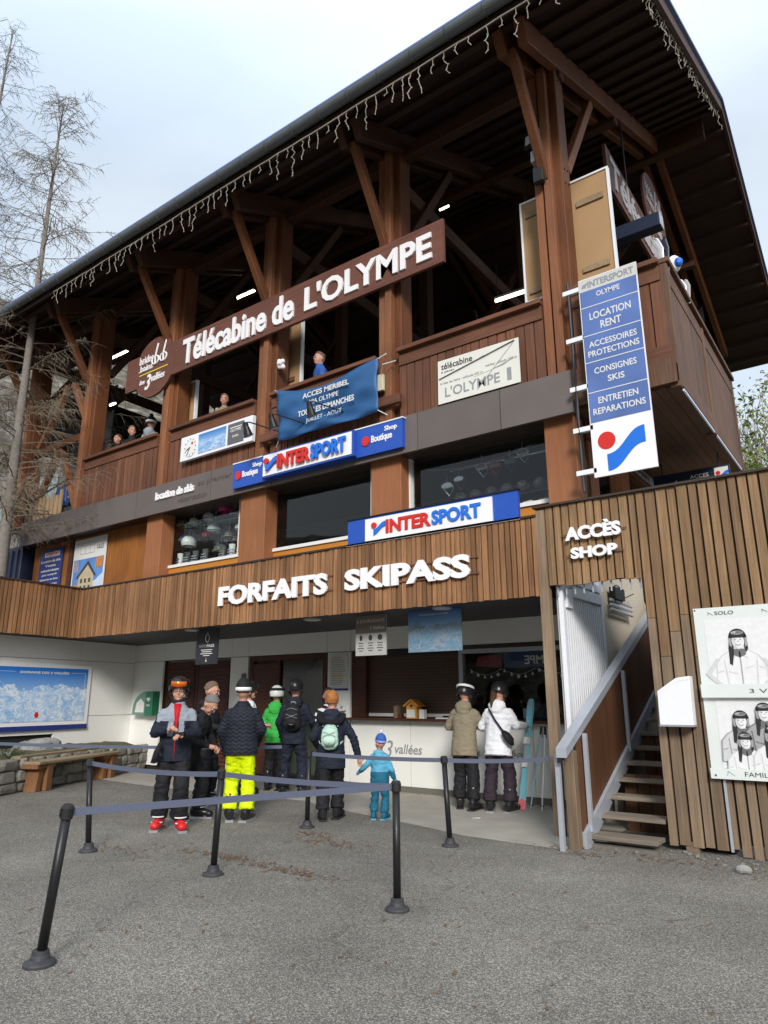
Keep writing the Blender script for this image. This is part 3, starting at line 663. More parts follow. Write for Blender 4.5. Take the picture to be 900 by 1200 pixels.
# ================================================================== STAIR SCREEN
Q = T('slatted_stair_screen', 'tall weathered slatted timber screen with an opening for the shop stairs', 'wall', (-1.5, 8.5, 0))
SX1 = 1.2
x = -3.50; 
slat('slat', (-3.63, CY-.05, -.02), (-3.51, CY+.05, 4.0), W_SLATD, Q)
while x < SX1:
    wd = rnd(.082, .118)
    if x < -2.36 < x+wd+.05: wd = -2.335-x
    a, b = x+.006, x+wd
    z0 = 2.98 if b < -2.30 else (.06 if x < -1.68 else -.0)+rnd(-.01,.02)
    if a < -2.33 < b: a = -2.33
    mtr = W_SLATW
    if z0 < 1:
        # two lengths with a butt joint, the lower length greyer
        j = 2.2+rnd(-.25,.35)
        slat('slat', (a, CY-rnd(.03,.05), j+.003), (b, CY, 4.03), W_SLATW, Q); slat('slat', (a, CY-rnd(.03,.05), z0), (b, CY, j-.003), W_SLATD, Q)
    else: slat('slat', (a, CY-rnd(.03,.05), z0+rnd(-.02,.02)), (b, CY, 4.03), W_SLATW, Q)
    x += wd+rnd(.013,.021)
box_part('slat_backing', (-3.55, CY+.004, 3.0), (-2.33, CY+.07, 4.0), GAPW, Q); box_part('slat_backing', (-2.33, CY+.004, .12), (SX1, CY+.07, 4.0), GAPW, Q)
box_part('coping', (-3.66, CY-.08, 4.032), (SX1, CY+.2, 4.06), TRIM, Q)
box_part('corner_strip', (-1.70, CY-.06, .05), (-1.672, CY-.045, .75), GAL, Q)
x = -3.42
while x < -2.35: slat('batten_tail', (x, CY+.02, 2.86), (x+.016, CY+.04, 3.05), GAL, Q); x += .115
for (x0,x1,z1) in ((-2.15,-2.02,.10),(-1.25,-1.12,.06)): box_part('footing', (x0, CY-.03, -.05), (x1, CY+.2, z1), W_SLATD, Q)
# ================================================================== STAIRS
ST = T('shop_staircase', 'open timber stairs with galvanised stringer climbing behind the slatted screen', 'staircase', (-2.6, 8.2, 0))
sx = -3.08; sl_ = .47
for i in range(17):
    y = 8.12+.355*i; z = .125+.167*i
    MB().box((sx+.02, y, z-.045), (-1.85 if y > 8.6 else -2.345, y+.30, z)).build('tread', W_GREY, ST, bevel=.005)
MB().box((sx, 8.1, 0), (-2.35, 8.3, .03)).build('bottom_sill', MORTAR, ST)
for x in (sx-.01, -1.84): MB().beam((x, 7.98, -.02), (x, 14.2, -.02+sl_*6.22), .05, .24, (1,0,0)).build('stringer', GAL, ST) if False else None
def sbeam(x, y0, y1, zoff, w, h, mat, name, par):
    """beam along the slope of the stairs"""
    mb = MB(); vs = []
    for y in (y0, y1):
        z = zoff+sl_*(y-8.0)
        vs += [(x-w/2, y, z-h/2), (x+w/2, y, z-h/2), (x+w/2, y, z+h/2), (x-w/2, y, z+h/2)]
    mb.add(vs, [(0,1,2,3),(7,6,5,4),(0,4,5,1),(1,5,6,2),(2,6,7,3),(3,7,4,0)]); return mb.build(name, mat, par)
for x, y0 in ((sx, 7.98), (-1.82, 8.62)): sbeam(x, y0, 14, .06, .05, .22, GAL, 'stringer', ST)
sbeam(sx-.06, 7.62, 13.2, 1.19, .12, .10, GAL, 'handrail', ST)
sbeam(sx-.09, 7.63, 13.2, 1.11, .05, .06, DARKM, 'handrail_groove', ST)
y = 8.0
while y < 13:
    b = MB(); wd = .16; z0 = .16+sl_*(y-8); z1 = 1.12+sl_*(y-8)
    b.add([(sx-.04,y,z0),(sx-.015,y,z0),(sx-.015,y+wd-.006,z0+sl_*wd),(sx-.04,y+wd-.006,z0+sl_*wd),(sx-.04,y,z1),(sx-.015,y,z1),(sx-.015,y+wd-.006,z1+sl_*wd),(sx-.04,y+wd-.006,z1+sl_*wd)], [(0,3,2,1),(4,5,6,7),(0,1,5,4),(1,2,6,5),(2,3,7,6),(3,0,4,7)])
    b.build('side_board', W_PANEL, ST); y += wd
for y in (8.12, 9.72, 11.32): MB().box((sx+.0, y, .1+sl_*(y-8)), (sx+.045, y+.05, 1.14+sl_*(y-8))).build('baluster', GAL, ST)
MB().box((sx-.14, 7.86, -.02), (sx-.02, 7.98, 1.02)).build('end_plank', W_SLATD, ST, bevel=.008)
MB().box((sx-.175, 7.70, 0), (sx-.125, 7.75, 1.0)).build('newel_post', GAL, ST)
for q, (yy, zz) in enumerate(((9.35,.66),(10.3,1.12),(11.3,1.6),(12.4,2.1))):
    for k in range(8): slat('rear_board', (-3.04+k*.16, yy, 0), (-2.89+k*.16, yy+.04, zz), W_PANEL, ST)
mb = MB(); mb.box((-1.78, 8.62, 0), (-1.70, 14, 3.6)); mb.build('under_stair_wall', DARK, ST)
# ---- white barred gate beside the stairs
G = T('white_barred_gate', 'white lacquered barred metal screen with slanting bottom beside the stairs', 'gate', (-3.45, 9.3, 1))
gx = -3.40
def gz(y): return 1.02+.56*(y-8.55)
mb = MB(); mb.box((gx-.03, 8.56, .95), (gx+.03, 8.65, 3.0)); mb.build('frame_post', WMET, G)
mb = MB(); mb.box((gx-.03, 10.0, gz(10.0)), (gx+.03, 10.11, 3.6)); mb.build('frame_post', WMET, G)
MB().box((gx-.02, 8.65, 3.06), (gx+.035, 10.0, 3.16)).build('top_rail', WMET, G)
MB().add([(gx-.03,8.56,2.97),(gx+.0,8.56,2.97),(gx+.0,10.1,2.97),(gx-.03,10.1,2.97),(gx-.03,8.56,3.6),(gx,8.56,3.6),(gx,10.1,3.6),(gx-.03,10.1,3.6)], [(0,3,2,1),(4,5,6,7),(0,1,5,4),(1,2,6,5),(2,3,7,6),(3,0,4,7)]).build('upper_sheet', WMET, G)
MB().box((gx+.005, 8.66, 2.72), (gx+.05, 8.86, 2.97)).build('lock_plate', WMET, G)
MB().box((gx+.03, 8.86, 2.88), (gx+.06, 10.0, 3.02)).build('top_rail', WMET, G)
MB().beam((gx, 8.6, gz(8.6)+.02), (gx, 10.05, gz(10.05)+.02), .06, .09).build('bottom_rail', WMET, G)
for k in range(17):
    y = 8.70+k*.077; MB().box((gx-.012, y, gz(y)+.03), (gx+.022, y+.034, 2.97)).build('bar', WMET, G)
MB().box((gx-.07, 8.6, 0), (gx-.04, 10.1, 3)).build('backing_sheet', plain('pale_backing', (.62,.62,.62), .8), G)
# cables above the roughcast wall
cb = T('cable_conduit', 'loose grey conduits and cables beneath the screen left of the roughcast wall', 'cable', (-3.3, 11, 3.1))
for k in range(3): MB().tube([(-3.32, 10.3, 3.0-.07*k), (-3.32, 11.3, 2.98-.07*k)], .022, 8).build('conduit', GAL, cb)
MB().tube([(-3.3, 10.6+.25*cos(t*.5), 3.1+.14*sin(t*.5)) for t in range(13)] + [(-3.3, 11.4, 3.2)], .009, 5).build('cable', BLACK, cb)
MB().box((-3.36, 10.4, 3.02), (-3.27, 10.85, 3.2)).build('junction_box', BLACK, cb)
# ================================================================== SIGNS
F = Fr((0, 0, 0))
def sign(name, label, cat, loc, group=None): return T(name, label, cat, loc, group)
def at(y): return Fr((0, y, 0))
# Telecabine board
t = sign('cablecar_sign', 'long brown wooden board reading Télécabine de L\'OLYMPE across the terrace front', 'sign', (-9, 8.6, 8.5))
fr = at(8.70)
for a, b in ((-13.85,-12.3),(-12.3,-8.9),(-8.9,-7.02),(-7.02,-5.06)): fr.rect(a+.002, 8.56 if a > -13 else 8.56, b-.002, 9.38, -.06, 0).build('board', W_SIGN, t)
fr.disc(-12.78, 8.95, .735, .735, -.05, .004, n=48).build('round_board', W_SIGN, t)
text(fr, 'Télécabine de', -11.75, 8.66, -8.42, 9.27, .0, .035, WLET, t, 'letter', .028, .0, True)
text(fr, "L'OLYMPE", -8.14, 8.70, -5.28, 9.22, .0, .035, WLET, t, 'letter', .03, 0, True)
text(fr, 'brides', -13.34, 9.12, -12.83, 9.32, .005, .022, WLET, t, bold=.01)
text(fr, '.bains', -13.34, 8.93, -12.83, 9.09, .005, .022, WLET, t, bold=.01)
mb = MB()
for u in (-12.72, -12.43):
    mb.tube([fr.p(u+.05, 9.50, .02), fr.p(u-.03, 9.2, .02), fr.p(u-.02, 9.02, .02)], .022, 6)
    mb.tube([fr.p(u-.02+.12*cos(a), 9.10+.10*sin(a), .02) for a in [2*pi*k/14 for k in range(15)]], .022, 6)
mb.build('emblem_bb', WLET, t)
fr.rect(-13.32, 8.84, -12.28, 8.862, .005, .012).build('rule', YEL, t)
text(fr, 'les', -13.28, 8.60, -13.08, 8.72, .005, .022, WLET, t, bold=.01, shear=.3)
text(fr, '3', -13.06, 8.42, -12.86, 8.80, .005, .022, WLET, t, bold=.02, shear=.3)
text(fr, 'vallées', -12.84, 8.58, -12.36, 8.76, .005, .022, WLET, t, bold=.01, shear=.3)
# matching board on the gable side
t = sign('gable_side_sign', 'brown wooden Télécabine board seen edge-on under the right gable', 'sign', (-2.9, 13, 10.5))
fg = Fr((-2.95, 0, 0), (0,1,0))
fg.rect(11.1, 10.66, 17.6, 11.55, -.06, 0).build('board', W_SIGNY, t)
text(fg, 'Télécabine', 11.3, 10.80, 15.2, 11.42, .0, .02, SLET, t, 'letter', .028, 0, True)
text(fg, 'de', 15.45, 10.84, 16.1, 11.36, .0, .02, SLET, t, 'letter', .028, 0, True)
fg.disc(14.7, 12.35, .92, .86, -.05, 0, n=40).build('round_board', W_SIGNY, t)
text(fg, 'brides', 13.95, 12.50, 14.6, 12.78, .003, .02, SLET, t, bold=.01); text(fg, '.bains', 13.95, 12.22, 14.6, 12.46, .003, .02, SLET, t, bold=.01); text(fg, 'bb', 14.7, 12.25, 15.4, 12.95, .003, .02, SLET, t, bold=.0, shear=.2)
text(fg, 'les 3 vallées', 14.1, 11.75, 15.3, 12.0, .003, .02, SLET, t, bold=.01, shear=.2)
for y in (12.6, 15.6): MB().tube([(-3.0, y, 11.5), (-3.0, y, 13.2)], .02, 6).build('hanger', DARKM, t)
t = sign('navy_box_beam', 'dark navy box shaped beam sticking out beside the tan board', 'beam', (-2.6, 10.5, 9.0))
MB().box((-3.3, 10.4, 8.95), (-2.03, 10.62, 9.2)).build('case', DNAVY, t, bevel=.01); MB().box((-2.03, 10.41, 8.96), (-2.02, 10.61, 9.19)).build('end_cap', GAL, t)
# boards seen from behind
def backboard(x0, x1, z0, z1, y, label, n):
    t = sign('display_board', label, 'board', ((x0+x1)/2, y, z0)); fr = at(y)
    fr.rect(x0, z0, x1, z1, -.03, 0).build('hardboard', CARD, t)
    mb = MB()
    for r in ((x0-.02,z0-.02,x1+.02,z0+.012),(x0-.02,z1-.012,x1+.02,z1+.02),(x0-.02,z0+.012,x0+.012,z1-.012),(x1-.012,z0+.012,x1+.02,z1-.012)): fr.rect(*r, -.06, .02, mb)
    mb.build('frame', WMET, t)
    for (a, b, c, d) in n: fr.rect(a, b, c, d, 0, .03).build('batten', W_BENCH if x0 > -5 else W_SIGN, t)
backboard(-3.93, -2.49, 7.68, 9.51, 9.34, 'large tan hardboard back of a white framed board behind the right corner post', [(-3.86,9.2,-3.3,9.29),(-3.0,9.02,-2.58,9.12),(-2.98,7.84,-2.58,7.93),(-3.86,7.8,-3.3,7.88)])
backboard(-9.44, -8.92, 7.70, 9.30, 9.46, 'tan board back in a white frame beside the left end of the blue banner', [(-9.55,7.84,-9.08,7.93)])
backboard(-10.05, -9.80, 7.62, 9.2, 9.46, 'narrow strip of tan board showing left of the third timber post', [])
backboard(-12.43, -12.02, 7.56, 8.62, 9.32, 'narrow pale board standing in the opening above the clock sign', [])
bb = bpy.data.objects['display_board.003']; bb.children[0].data = bb.children[0].data.copy(); bb.children[0].data.materials[0] = WMET
# Clock and panorama
t = sign('clock_panorama_sign', 'white framed sign with a clock, a mountain picture and a grey panel', 'sign', (-10.6, 8.7, 6.4)); fr = at(8.71)
fr.rect(-11.60, 6.40, -9.44, 6.93, -.08, 0).build('case', WMET, t)
fr.disc(-11.28, 6.66, .2, .21, .002, .012).build('clock_face', WHITE, t)
mb = MB()
for k in range(12):
    a = k*pi/6; mb.add([fr.p(-11.28+r*cos(a+d), 6.66+r*1.05*sin(a+d), .014) for r, d in ((.15,-.05),(.15,.05),(.19,.04),(.19,-.04))], [(0,1,2,3)])
mb.build('hour_mark', DPRINT, t)
mb = MB(); mb.beam(fr.p(-11.28,6.66,.016), fr.p(-11.41,6.60,.016), .02, .004, (0,1,0)); mb.beam(fr.p(-11.28,6.66,.018), fr.p(-11.37,6.51,.018), .014, .004, (0,1,0)); mb.build('clock_hand', BLACK, t)
fr.disc(-11.22, 6.74, .03, .03, .014, .018).build('red_dot', RED, t)
fr.rect(-11.03, 6.46, -10.20, 6.88, .002, .008).build('mountain_picture', MAPC, t)
fr.rect(-10.14, 6.45, -9.68, 6.88, .002, .008).build('grey_panel', plain('sign_grey', (.12,.12,.13), .5), t)
text(fr, 'OLYMPE', -10.06, 6.70, -9.76, 6.76, .008, .012, PAPER, t, bold=.01); text(fr, 'brides', -10.0, 6.58, -9.82, 6.64, .008, .012, PAPER, t, bold=.0, shear=.3)
fr.rect(-10.08, 6.78, -9.74, 6.80, .008, .012).build('rule', PAPER, t)
# L'OLYMPE I banner
t = sign('olympe_banner', 'white printed banner reading télécabine L\'OLYMPE I on the railing', 'banner', (-4.5, 8.7, 6.05)); fr = at(8.72)
B = [(-5.25,6.05),(-3.84,6.05),(-3.84,6.77),(-5.24,6.79)]
fr.poly(B, -.008, 0).build('cloth', plain('banner_vinyl', (.72,.72,.66), .5, var=.05, scale=3, bump=.15, bscale=4), t)
text(fr, 'télécabine', -5.18, 6.62, -4.62, 6.73, .0, .004, DPRINT, t, bold=.012); text(fr, '6 places', -5.18, 6.555, -4.95, 6.595, .0, .004, DPRINT, t, bold=0)
text(fr, "L'OLYMPE", -5.12, 6.14, -4.17, 6.31, .0, .004, GPRINT, t, bold=.012); text(fr, 'I', -4.05, 6.13, -3.98, 6.33, .0, .004, GPRINT, t, bold=.012)
text(fr, 'brides les bains - altitude 600 m', -5.2, 6.37, -4.45, 6.41, .0, .004, GPRINT, t, bold=0); text(fr, 'méribel - altitude 1450 m', -4.4, 6.45, -3.88, 6.49, .0, .004, GPRINT, t, bold=0)
mb = MB(); mb.beam(fr.p(-5.22,6.47,.003), fr.p(-3.9,6.74,.003), .003, .045, (0,1,0)); mb.beam(fr.p(-4.55,6.12,.003), fr.p(-3.9,6.74,.003), .003, .012, (0,1,0)); fr.poly([(-4.6,6.34),(-4.1,6.40),(-3.92,6.47),(-4.3,6.38)], .0, .004, mb); fr.poly([(-4.55,6.62),(-4.42,6.66),(-4.4,6.62)], .0, .004, mb)
mb.build('cable_drawing', GPRINT, t)
# Meribel banner, sagging cloth
t = sign('blue_meribel_banner', 'sagging blue cloth banner reading ACCES MERIBEL over the railing', 'banner', (-7.5, 8.7, 6.2))
nx, nz_ = 30, 14; vs = []
def ban(u, v):   # u,v 0..1
    top = 7.20-.20*sin(pi*u)*(1-abs(2*u-1)*.3); bot = 6.20-.02*sin(pi*u)
    z = bot+(top-bot)*v; x = -8.73+2.33*u+.05*(1-v)
    d = 8.66+.03*sin(u*9+v*5)+.025*sin((u+v)*17)*(1-v)+.02*sin((u-v)*13)
    return (x, d-.02, z)
for j in range(nz_+1):
    for i in range(nx+1): vs.append(ban(i/nx, j/nz_))
fs = [(j*(nx+1)+i, j*(nx+1)+i+1, (j+1)*(nx+1)+i+1, (j+1)*(nx+1)+i) for j in range(nz_) for i in range(nx)]
o = MB().add(vs, fs).build('cloth', plain('blue_cloth', (.022, .10, .26), .55, var=.1, scale=3), t, smooth=True)
md = o.modifiers.new('thick', 'SOLIDIFY'); md.thickness = .006
fr = at(8.575)
text(fr, 'ACCES MERIBEL', -8.02, 6.83, -6.95, 6.93, .0, .006, PAPER, t, bold=.02); text(fr, 'VIA OLYMPE', -7.85, 6.68, -7.18, 6.77, .0, .006, PAPER, t, bold=.0)
text(fr, 'TOUS LES DIMANCHES', -8.12, 6.50, -6.83, 6.61, .0, .006, PAPER, t, bold=.02); text(fr, 'JUILLET - AOUT', -7.92, 6.33, -7.1, 6.43, .0, .006, PAPER, t, bold=-.005)
mb = MB()
for u, v in ((0,1),(1,1),(0,0),(1,0)):
    p = Vector(ban(u*.98+.01, v*.96+.02)); mb.tube([p, p+Vector((.15*(1 if u else -1), .08, .1 if v else -.1))], .008, 5)
mb.build('tie', PAPER, t)
# INTERSPORT signs
def wave_logo(fr, u, v, s, d0, d1, par):
    """red ball and blue wave, s = height"""
    fr.disc(u+.24*s, v+.72*s, .24*s, .22*s, d0, d1).build('red_ball', RED, par)
    P = []; n = 12
    for k in range(n+1):
        q = k/n; P.append((u+(.22+1.05*q)*s, v+(.40+.52*(q-sin(2*pi*q)*.11))*s))
    Q2 = [(a, b-(.42-.06*q)*s) for (a, b), q in zip(P, [k/n for k in range(n+1)])]
    vs = []; m = len(P)
    for dd in (d0, d1): vs += [fr.p(a, b, dd) for a, b in P]+[fr.p(a, b, dd) for a, b in Q2]
    fs = []
    for k in range(m-1):
        fs += [(2*m+k, 3*m+k, 3*m+k+1, 2*m+k+1), (k, k+1, m+k+1, m+k), (k, 2*m+k, 2*m+k+1, k+1), (m+k, m+k+1, 3*m+k+1, 3*m+k)]
    fs += [(0, m, 3*m, 2*m), (m-1, 3*m-1, 4*m-1, 2*m-1)]
    MB().add(vs, fs).build('blue_wave', SBLUE, par)
def intersport(fr, u0, v0, u1, v1, d, par, depth=.05, shadow=True):
    h = v1-v0; wv_ = h*1.25
    wave_logo(fr, u0, v0, h, d, d+depth, par)
    a = u0+wv_+h*.08; m_ = a+(u1-a)*.50
    text(fr, 'INTER', a, v0, m_-h*.04, v1, d, d+depth, RED, par, bold=.035); text(fr, 'SPORT', m_+h*.04, v0, u1, v1+h*.02, d, d+depth, SBLUE, par, bold=.035)
t = sign('sport_shop_boutique_sign', 'long blue shop sign with white INTERSPORT panel and Boutique Shop ends on the grey band', 'sign', (-7.9, 8.65, 5.48)); fr = at(8.66)
fr.rect(-9.86, 5.48, -5.90, 5.975, -.078, 0).build('blue_panel', BLUE, t)
mb = MB(); fr.rect(-9.88, 5.975, -5.88, 5.995, -.078, .01, mb); mb.build('top_edge', WMET, t)
fr.rect(-8.98, 5.50, -6.82, 5.955, .001, .10).build('projecting_box', BLUE, t); fr.rect(-8.94, 5.53, -6.86, 5.93, .101, .11).build('white_panel', WLET, t)
intersport(fr, -8.88, 5.60, -6.95, 5.86, .135, t, .035)
for k, (u, v) in enumerate(((-9.80,5.62),(-6.72,5.63))):
    fr.disc(u+.09, v+.10, .075, .085, .001, .02).build('red_ball', RED, t)
    text(fr, 'Boutique', u+.20, v+.01, u+.62, v+.17, .001, .012, WLET, t, bold=.02); text(fr, 'Shop', u+.47, v+.17, u+.72, v+.28, .001, .012, WLET, t, bold=.02)
t = sign('sport_shop_canopy_sign', 'blue and white INTERSPORT sign standing on the canopy edge', 'sign', (-5.4, 8.46, 3.93)); fr = at(8.46)
fr.rect(-6.84, 3.955, -3.87, 4.345, -.06, 0).build('blue_panel', BLUE, t); fr.rect(-6.86, 4.345, -3.85, 4.362, -.07, .02).build('cap', BLACK, t)
fr.rect(-6.86, 3.925, -3.85, 3.955, -.06, .02).build('bottom_edge', WMET, t)
fr.rect(-6.47, 3.96, -4.25, 4.31, .002, .03).build('white_panel', WLET, t); intersport(fr, -6.34, 4.04, -4.42, 4.25, .031, t, .02)
for x in (-6.5, -5.4, -4.2): MB().box((x, 8.52, 3.94), (x+.03, 8.9, 4.2)).build('bracket', GAL, t)
# vertical banner sign
t = sign('vertical_rental_sign', 'tall blue and white vertical sign listing LOCATION RENT and other ski services', 'sign', (-2.43, 8.6, 4.36)); fr = at(8.60)
x0, x1 = -2.84, -2.04
fr.rect(x0, 4.355, x1, 7.255, -.03, 0).build('panel', WLET, t)
fr.rect(x0+.012, 5.11, x1-.012, 7.06, .001, .004).build('blue_field', plain('faded_blue_print', (.10,.17,.42), .22, var=.5, scale=1.4), t)
fr.rect(x0, 7.06, x1, 7.245, .001, .004).build('grey_field', plain('pale_grey_print', (.58,.58,.55), .3), t)
for z in (5.53, 5.97, 6.37, 6.80): fr.rect(x0+.012, z, x1-.012, z+.012, .004, .007).build('rule', PAPER, t)
text(fr, 'INTERSPORT', x0+.13, 7.10, x1-.04, 7.20, .004, .007, GPRINT, t, bold=.03); fr.poly([(x0+.04,7.12),(x0+.1,7.11),(x0+.13,7.18),(x0+.07,7.17)], .004, .007).build('wave', GPRINT, t)
def ln(s, z0, z1, w): 
    c = (x0+x1)/2; text(fr, s, c-w/2, z0, c+w/2, z1, .004, .007, PAPER, t, bold=.015)
ln('OLYMPE', 6.93, 7.01, .32); ln('LOCATION', 6.60, 6.71, .56); ln('RENT', 6.44, 6.55, .28)
ln('ACCESSOIRES', 6.19, 6.28, .64); ln('PROTECTIONS', 6.05, 6.14, .68); ln('CONSIGNES', 5.79, 5.88, .56); ln('SKIS', 5.64, 5.73, .22); ln('ENTRETIEN', 5.36, 5.45, .52); ln('REPARATIONS', 5.21, 5.30, .68)
fr.disc(x0+.20, 4.83, .115, .12, .001, .006).build('red_ball', RED, t)
P = []; n = 14
for k in range(n+1):
    q = k/n; P.append((x0+.19+.50*q, 4.60+.30*(q-sin(2*pi*q)*.14)))
vs = [fr.p(a, b+.04, .004) for a, b in P]+[fr.p(a, b-.19, .004) for a, b in P]; m = n+1
MB().add(vs, [(m+k, m+k+1, k+1, k) for k in range(n)]).build('blue_wave', SBLUE, t)
for z in (4.42, 5.02, 5.62, 6.35, 7.1): MB().box((-3.08, 8.60, z), (-2.80, 8.66, z+.07)).build('bracket', WMET, t, bevel=.004)
MB().tube([(-3.0,8.63,4.2),(-3.0,8.63,7.3)], .022, 8).build('mast', DARKM, t)
MB().tube([(-2.98,8.7,4.1),(-2.93,8.62,4.5),(-3.01,8.6,5.2),(-2.97,8.6,6.2)], .008, 5).build('cable', BLACK, t)
# location de skis lettering
t = sign('ski_hire_lettering', 'small white raised words location de skis on the grey band', 'lettering', (-12.0, 8.73, 5.7)); fr = at(8.738)
text(fr, 'location de skis', -12.35, 5.685, -11.10, 5.86, .0, .03, WLET, t, bold=.035)
t = sign('removed_letter_marks', 'faint dark marks left by removed letters on the grey band', 'marks', (-10.4, 8.73, 5.7)); m_ = plain('faint_mark', (.085,.072,.068), .6)
text(fr, 'au premier', -11.0, 5.74, -10.0, 5.88, .0, .004, m_, t, bold=.0); text(fr, 'réservation', -11.6, 5.50, -10.7, 5.62, .0, .004, m_, t, bold=0)
# posters on the shop wall
t = sign('navy_text_poster', 'narrow navy poster with lines of white text on the left timber wall', 'poster', (-17.1, 9.14, 4.0)); fr = at(9.14)
fr.rect(-17.62, 3.95, -16.56, 5.31, -.02, 0).build('sheet', NAVY, t); fr.rect(-17.40, 5.10, -16.7, 5.22, .001, .004).build('header', PAPER, t)
text(fr, 'INTERSPORT', -17.36, 5.12, -16.74, 5.20, .004, .006, RED, t, bold=.02)
for i, (s_, wd) in enumerate((('Location de skis', .9), ('Vente', .5), ('snowboards et chaussures', .85), ('prix compris', .7), ('Réservez en ligne', .85), ('ouvert tous les jours', .8), ('INTERSPORT RENT', .95), ('montage - réglage', .8))):
    c = -17.09; z = 4.96-i*.12; text(fr, s_, c-wd/2, z, c+wd/2, z+.065, .001, .004, PAPER, t, bold=.02)
t = sign('chalet_photo_poster', 'poster with a drawn plan above photos of a snowy chalet', 'poster', (-15.4, 9.14, 4.0)); fr = at(9.135)
fr.rect(-16.03, 3.95, -14.68, 5.36, -.02, 0).build('sheet', PAPER, t)
mb = MB()
for r in ((-15.75,4.98,-15.15,4.99),(-15.75,5.18,-15.15,5.19),(-15.75,4.99,-15.74,5.18),(-15.16,4.99,-15.15,5.18),(-15.55,4.99,-15.54,5.18),(-15.35,4.99,-15.34,5.18),(-15.9,5.25,-15.1,5.26)): fr.rect(*r, .001, .004, mb)
mb.build('plan_drawing', GPRINT, t); text(fr, 'LILLE', -15.05, 5.05, -14.78, 5.15, .001, .004, DPRINT, t, bold=.01)
fr.rect(-15.98, 4.0, -14.73, 4.86, .001, .003).build('photo_sky', plain('photo_sky', (.10,.25,.58), .4, var=.5, scale=2), t)
fr.poly([(-15.5,4.0),(-14.73,4.0),(-14.73,4.45),(-15.0,4.3),(-15.3,4.25)], .003, .005).build('photo_snow', plain('photo_snow', (.55,.65,.80), .4, var=.2), t)
fr.poly([(-15.75,4.0),(-15.08,4.0),(-15.08,4.48),(-15.36,4.74),(-15.7,4.44)], .005, .007).build('photo_chalet', plain('photo_cream', (.50,.42,.27), .4, var=.3), t)
mb = MB(); fr.poly([(-15.82,4.42),(-15.36,4.80),(-14.98,4.42),(-14.98,4.48),(-15.36,4.86),(-15.82,4.48)][:3]+[(-15.05,4.40),(-15.36,4.70),(-15.76,4.38)], .007, .009, mb)
for i in range(3):
    for j in range(2): fr.rect(-15.62+i*.17, 4.10+j*.17, -15.54+i*.17, 4.20+j*.17, .007, .009, mb)
mb.build('photo_roof', DPRINT, t)
fr.rect(-15.98, 4.55, -15.75, 4.84, .009, .011).build('photo_inset', plain('photo_inset', (.30,.30,.42), .4, var=.5), t); fr.rect(-15.02, 4.60, -14.75, 4.84, .009, .011).build('photo_inset', plain('photo_orange', (.6,.22,.05), .4, var=.5), t)
fr.disc(-15.82, 4.13, .15, .13, .009, .011).build('photo_inset', plain('photo_dish', (.55,.22,.06), .4, var=.6, scale=30), t)
t = sign('red_text_strip', 'red printed strip low on the timber wall left of the navy poster', 'sign', (-18, 9.14, 4.0)); fr = at(9.145)
fr.rect(-18.6, 3.92, -17.64, 4.16, -.02, 0).build('sheet', RED, t); text(fr, 'POUR VOUS', -18.5, 4.02, -17.72, 4.10, .001, .004, PAPER, t, bold=.02)
# FORFAITS SKIPASS
t = sign('ski_pass_lettering', 'big white raised letters FORFAITS SKIPASS on the canopy slats', 'lettering', (-7.3, 8.4, 3.2)); fr = at(8.44)
text(fr, 'FORFAITS', -9.80, 3.20, -7.22, 3.55, .0, .035, WLET, t, 'letter', .045, 0, True); text(fr, 'SKIPASS', -6.86, 3.21, -4.62, 3.545, .0, .035, WLET, t, 'letter', .045, 0, True)
mb = MB()
for a, b in ((-9.75,-7.12),(-6.9,-4.5)):
    for z in (3.25, 3.48): fr.rect(a, z, b, z+.022, -.012, -.002, mb)
mb.build('mounting_rail', W_SIGN, t)
t = sign('wing_letter', 'single white letter S at the left end of the slatted wing canopy', 'lettering', (-14.3, 6.6, 3.3)); text(WF, 'S', 3.02, 3.34, 3.26, 3.60, .045, .09, WLET, t, 'letter', .045)
t = sign('shop_access_lettering', 'white raised letters ACCÈS SHOP on the weathered slats above the stairs', 'lettering', (-2.9, 8.4, 3.3)); fr = at(8.43)
text(fr, 'ACCÈS', -3.22, 3.525, -2.51, 3.74, .0, .035, WLET, t, 'letter', .05, 0, True); text(fr, 'SHOP', -3.16, 3.285, -2.57, 3.43, .0, .035, WLET, t, 'letter', .05, 0, True)
mb = MB()
for a, b, z in ((-3.28,-2.45,3.60),(-3.22,-2.50,3.33)): fr.rect(a, z, b, z+.014, -.012, -.002, mb)
mb.build('mounting_rail', W_SIGN, t)
# lockers sign
t = sign('lockers_sign', 'dark navy ACCÈS LOCKERS sign with arrow under the balcony', 'sign', (-2.3, 12.0, 4.8)); fr = at(12.0)
fr.rect(-2.95, 4.80, -1.745, 5.265, -.04, 0).build('panel', DNAVY, t); text(fr, 'ACCES', -2.36, 5.115, -2.07, 5.18, .001, .005, PAPER, t, bold=.01); text(fr, 'LOCKERS', -2.40, 4.99, -2.02, 5.055, .001, .005, PAPER, t, bold=.01)
fr.poly([(-2.66,5.06),(-2.57,5.14),(-2.57,5.09),(-2.48,5.09),(-2.48,5.02),(-2.57,5.02),(-2.57,4.98)], .001, .005).build('arrow', PAPER, t)
fr.rect(-1.98, 5.00, -1.77, 5.235, .001, .003).build('logo_field', PAPER, t); wave_logo(fr, -1.965, 5.03, .155, .003, .006, t)
for x in (-2.8, -1.9): MB().tube([(x, 12.02, 5.26), (x, 12.02, 5.49)], .012, 6).build('hanger', DARKM, t)
t = sign('under_balcony_strip_sign', 'thin pale strip with small letters on the side wall under the balcony', 'sign', (-3.1, 11.5, 5.2)); fq = Fr((-3.12, 0, 0), (0,1,0))
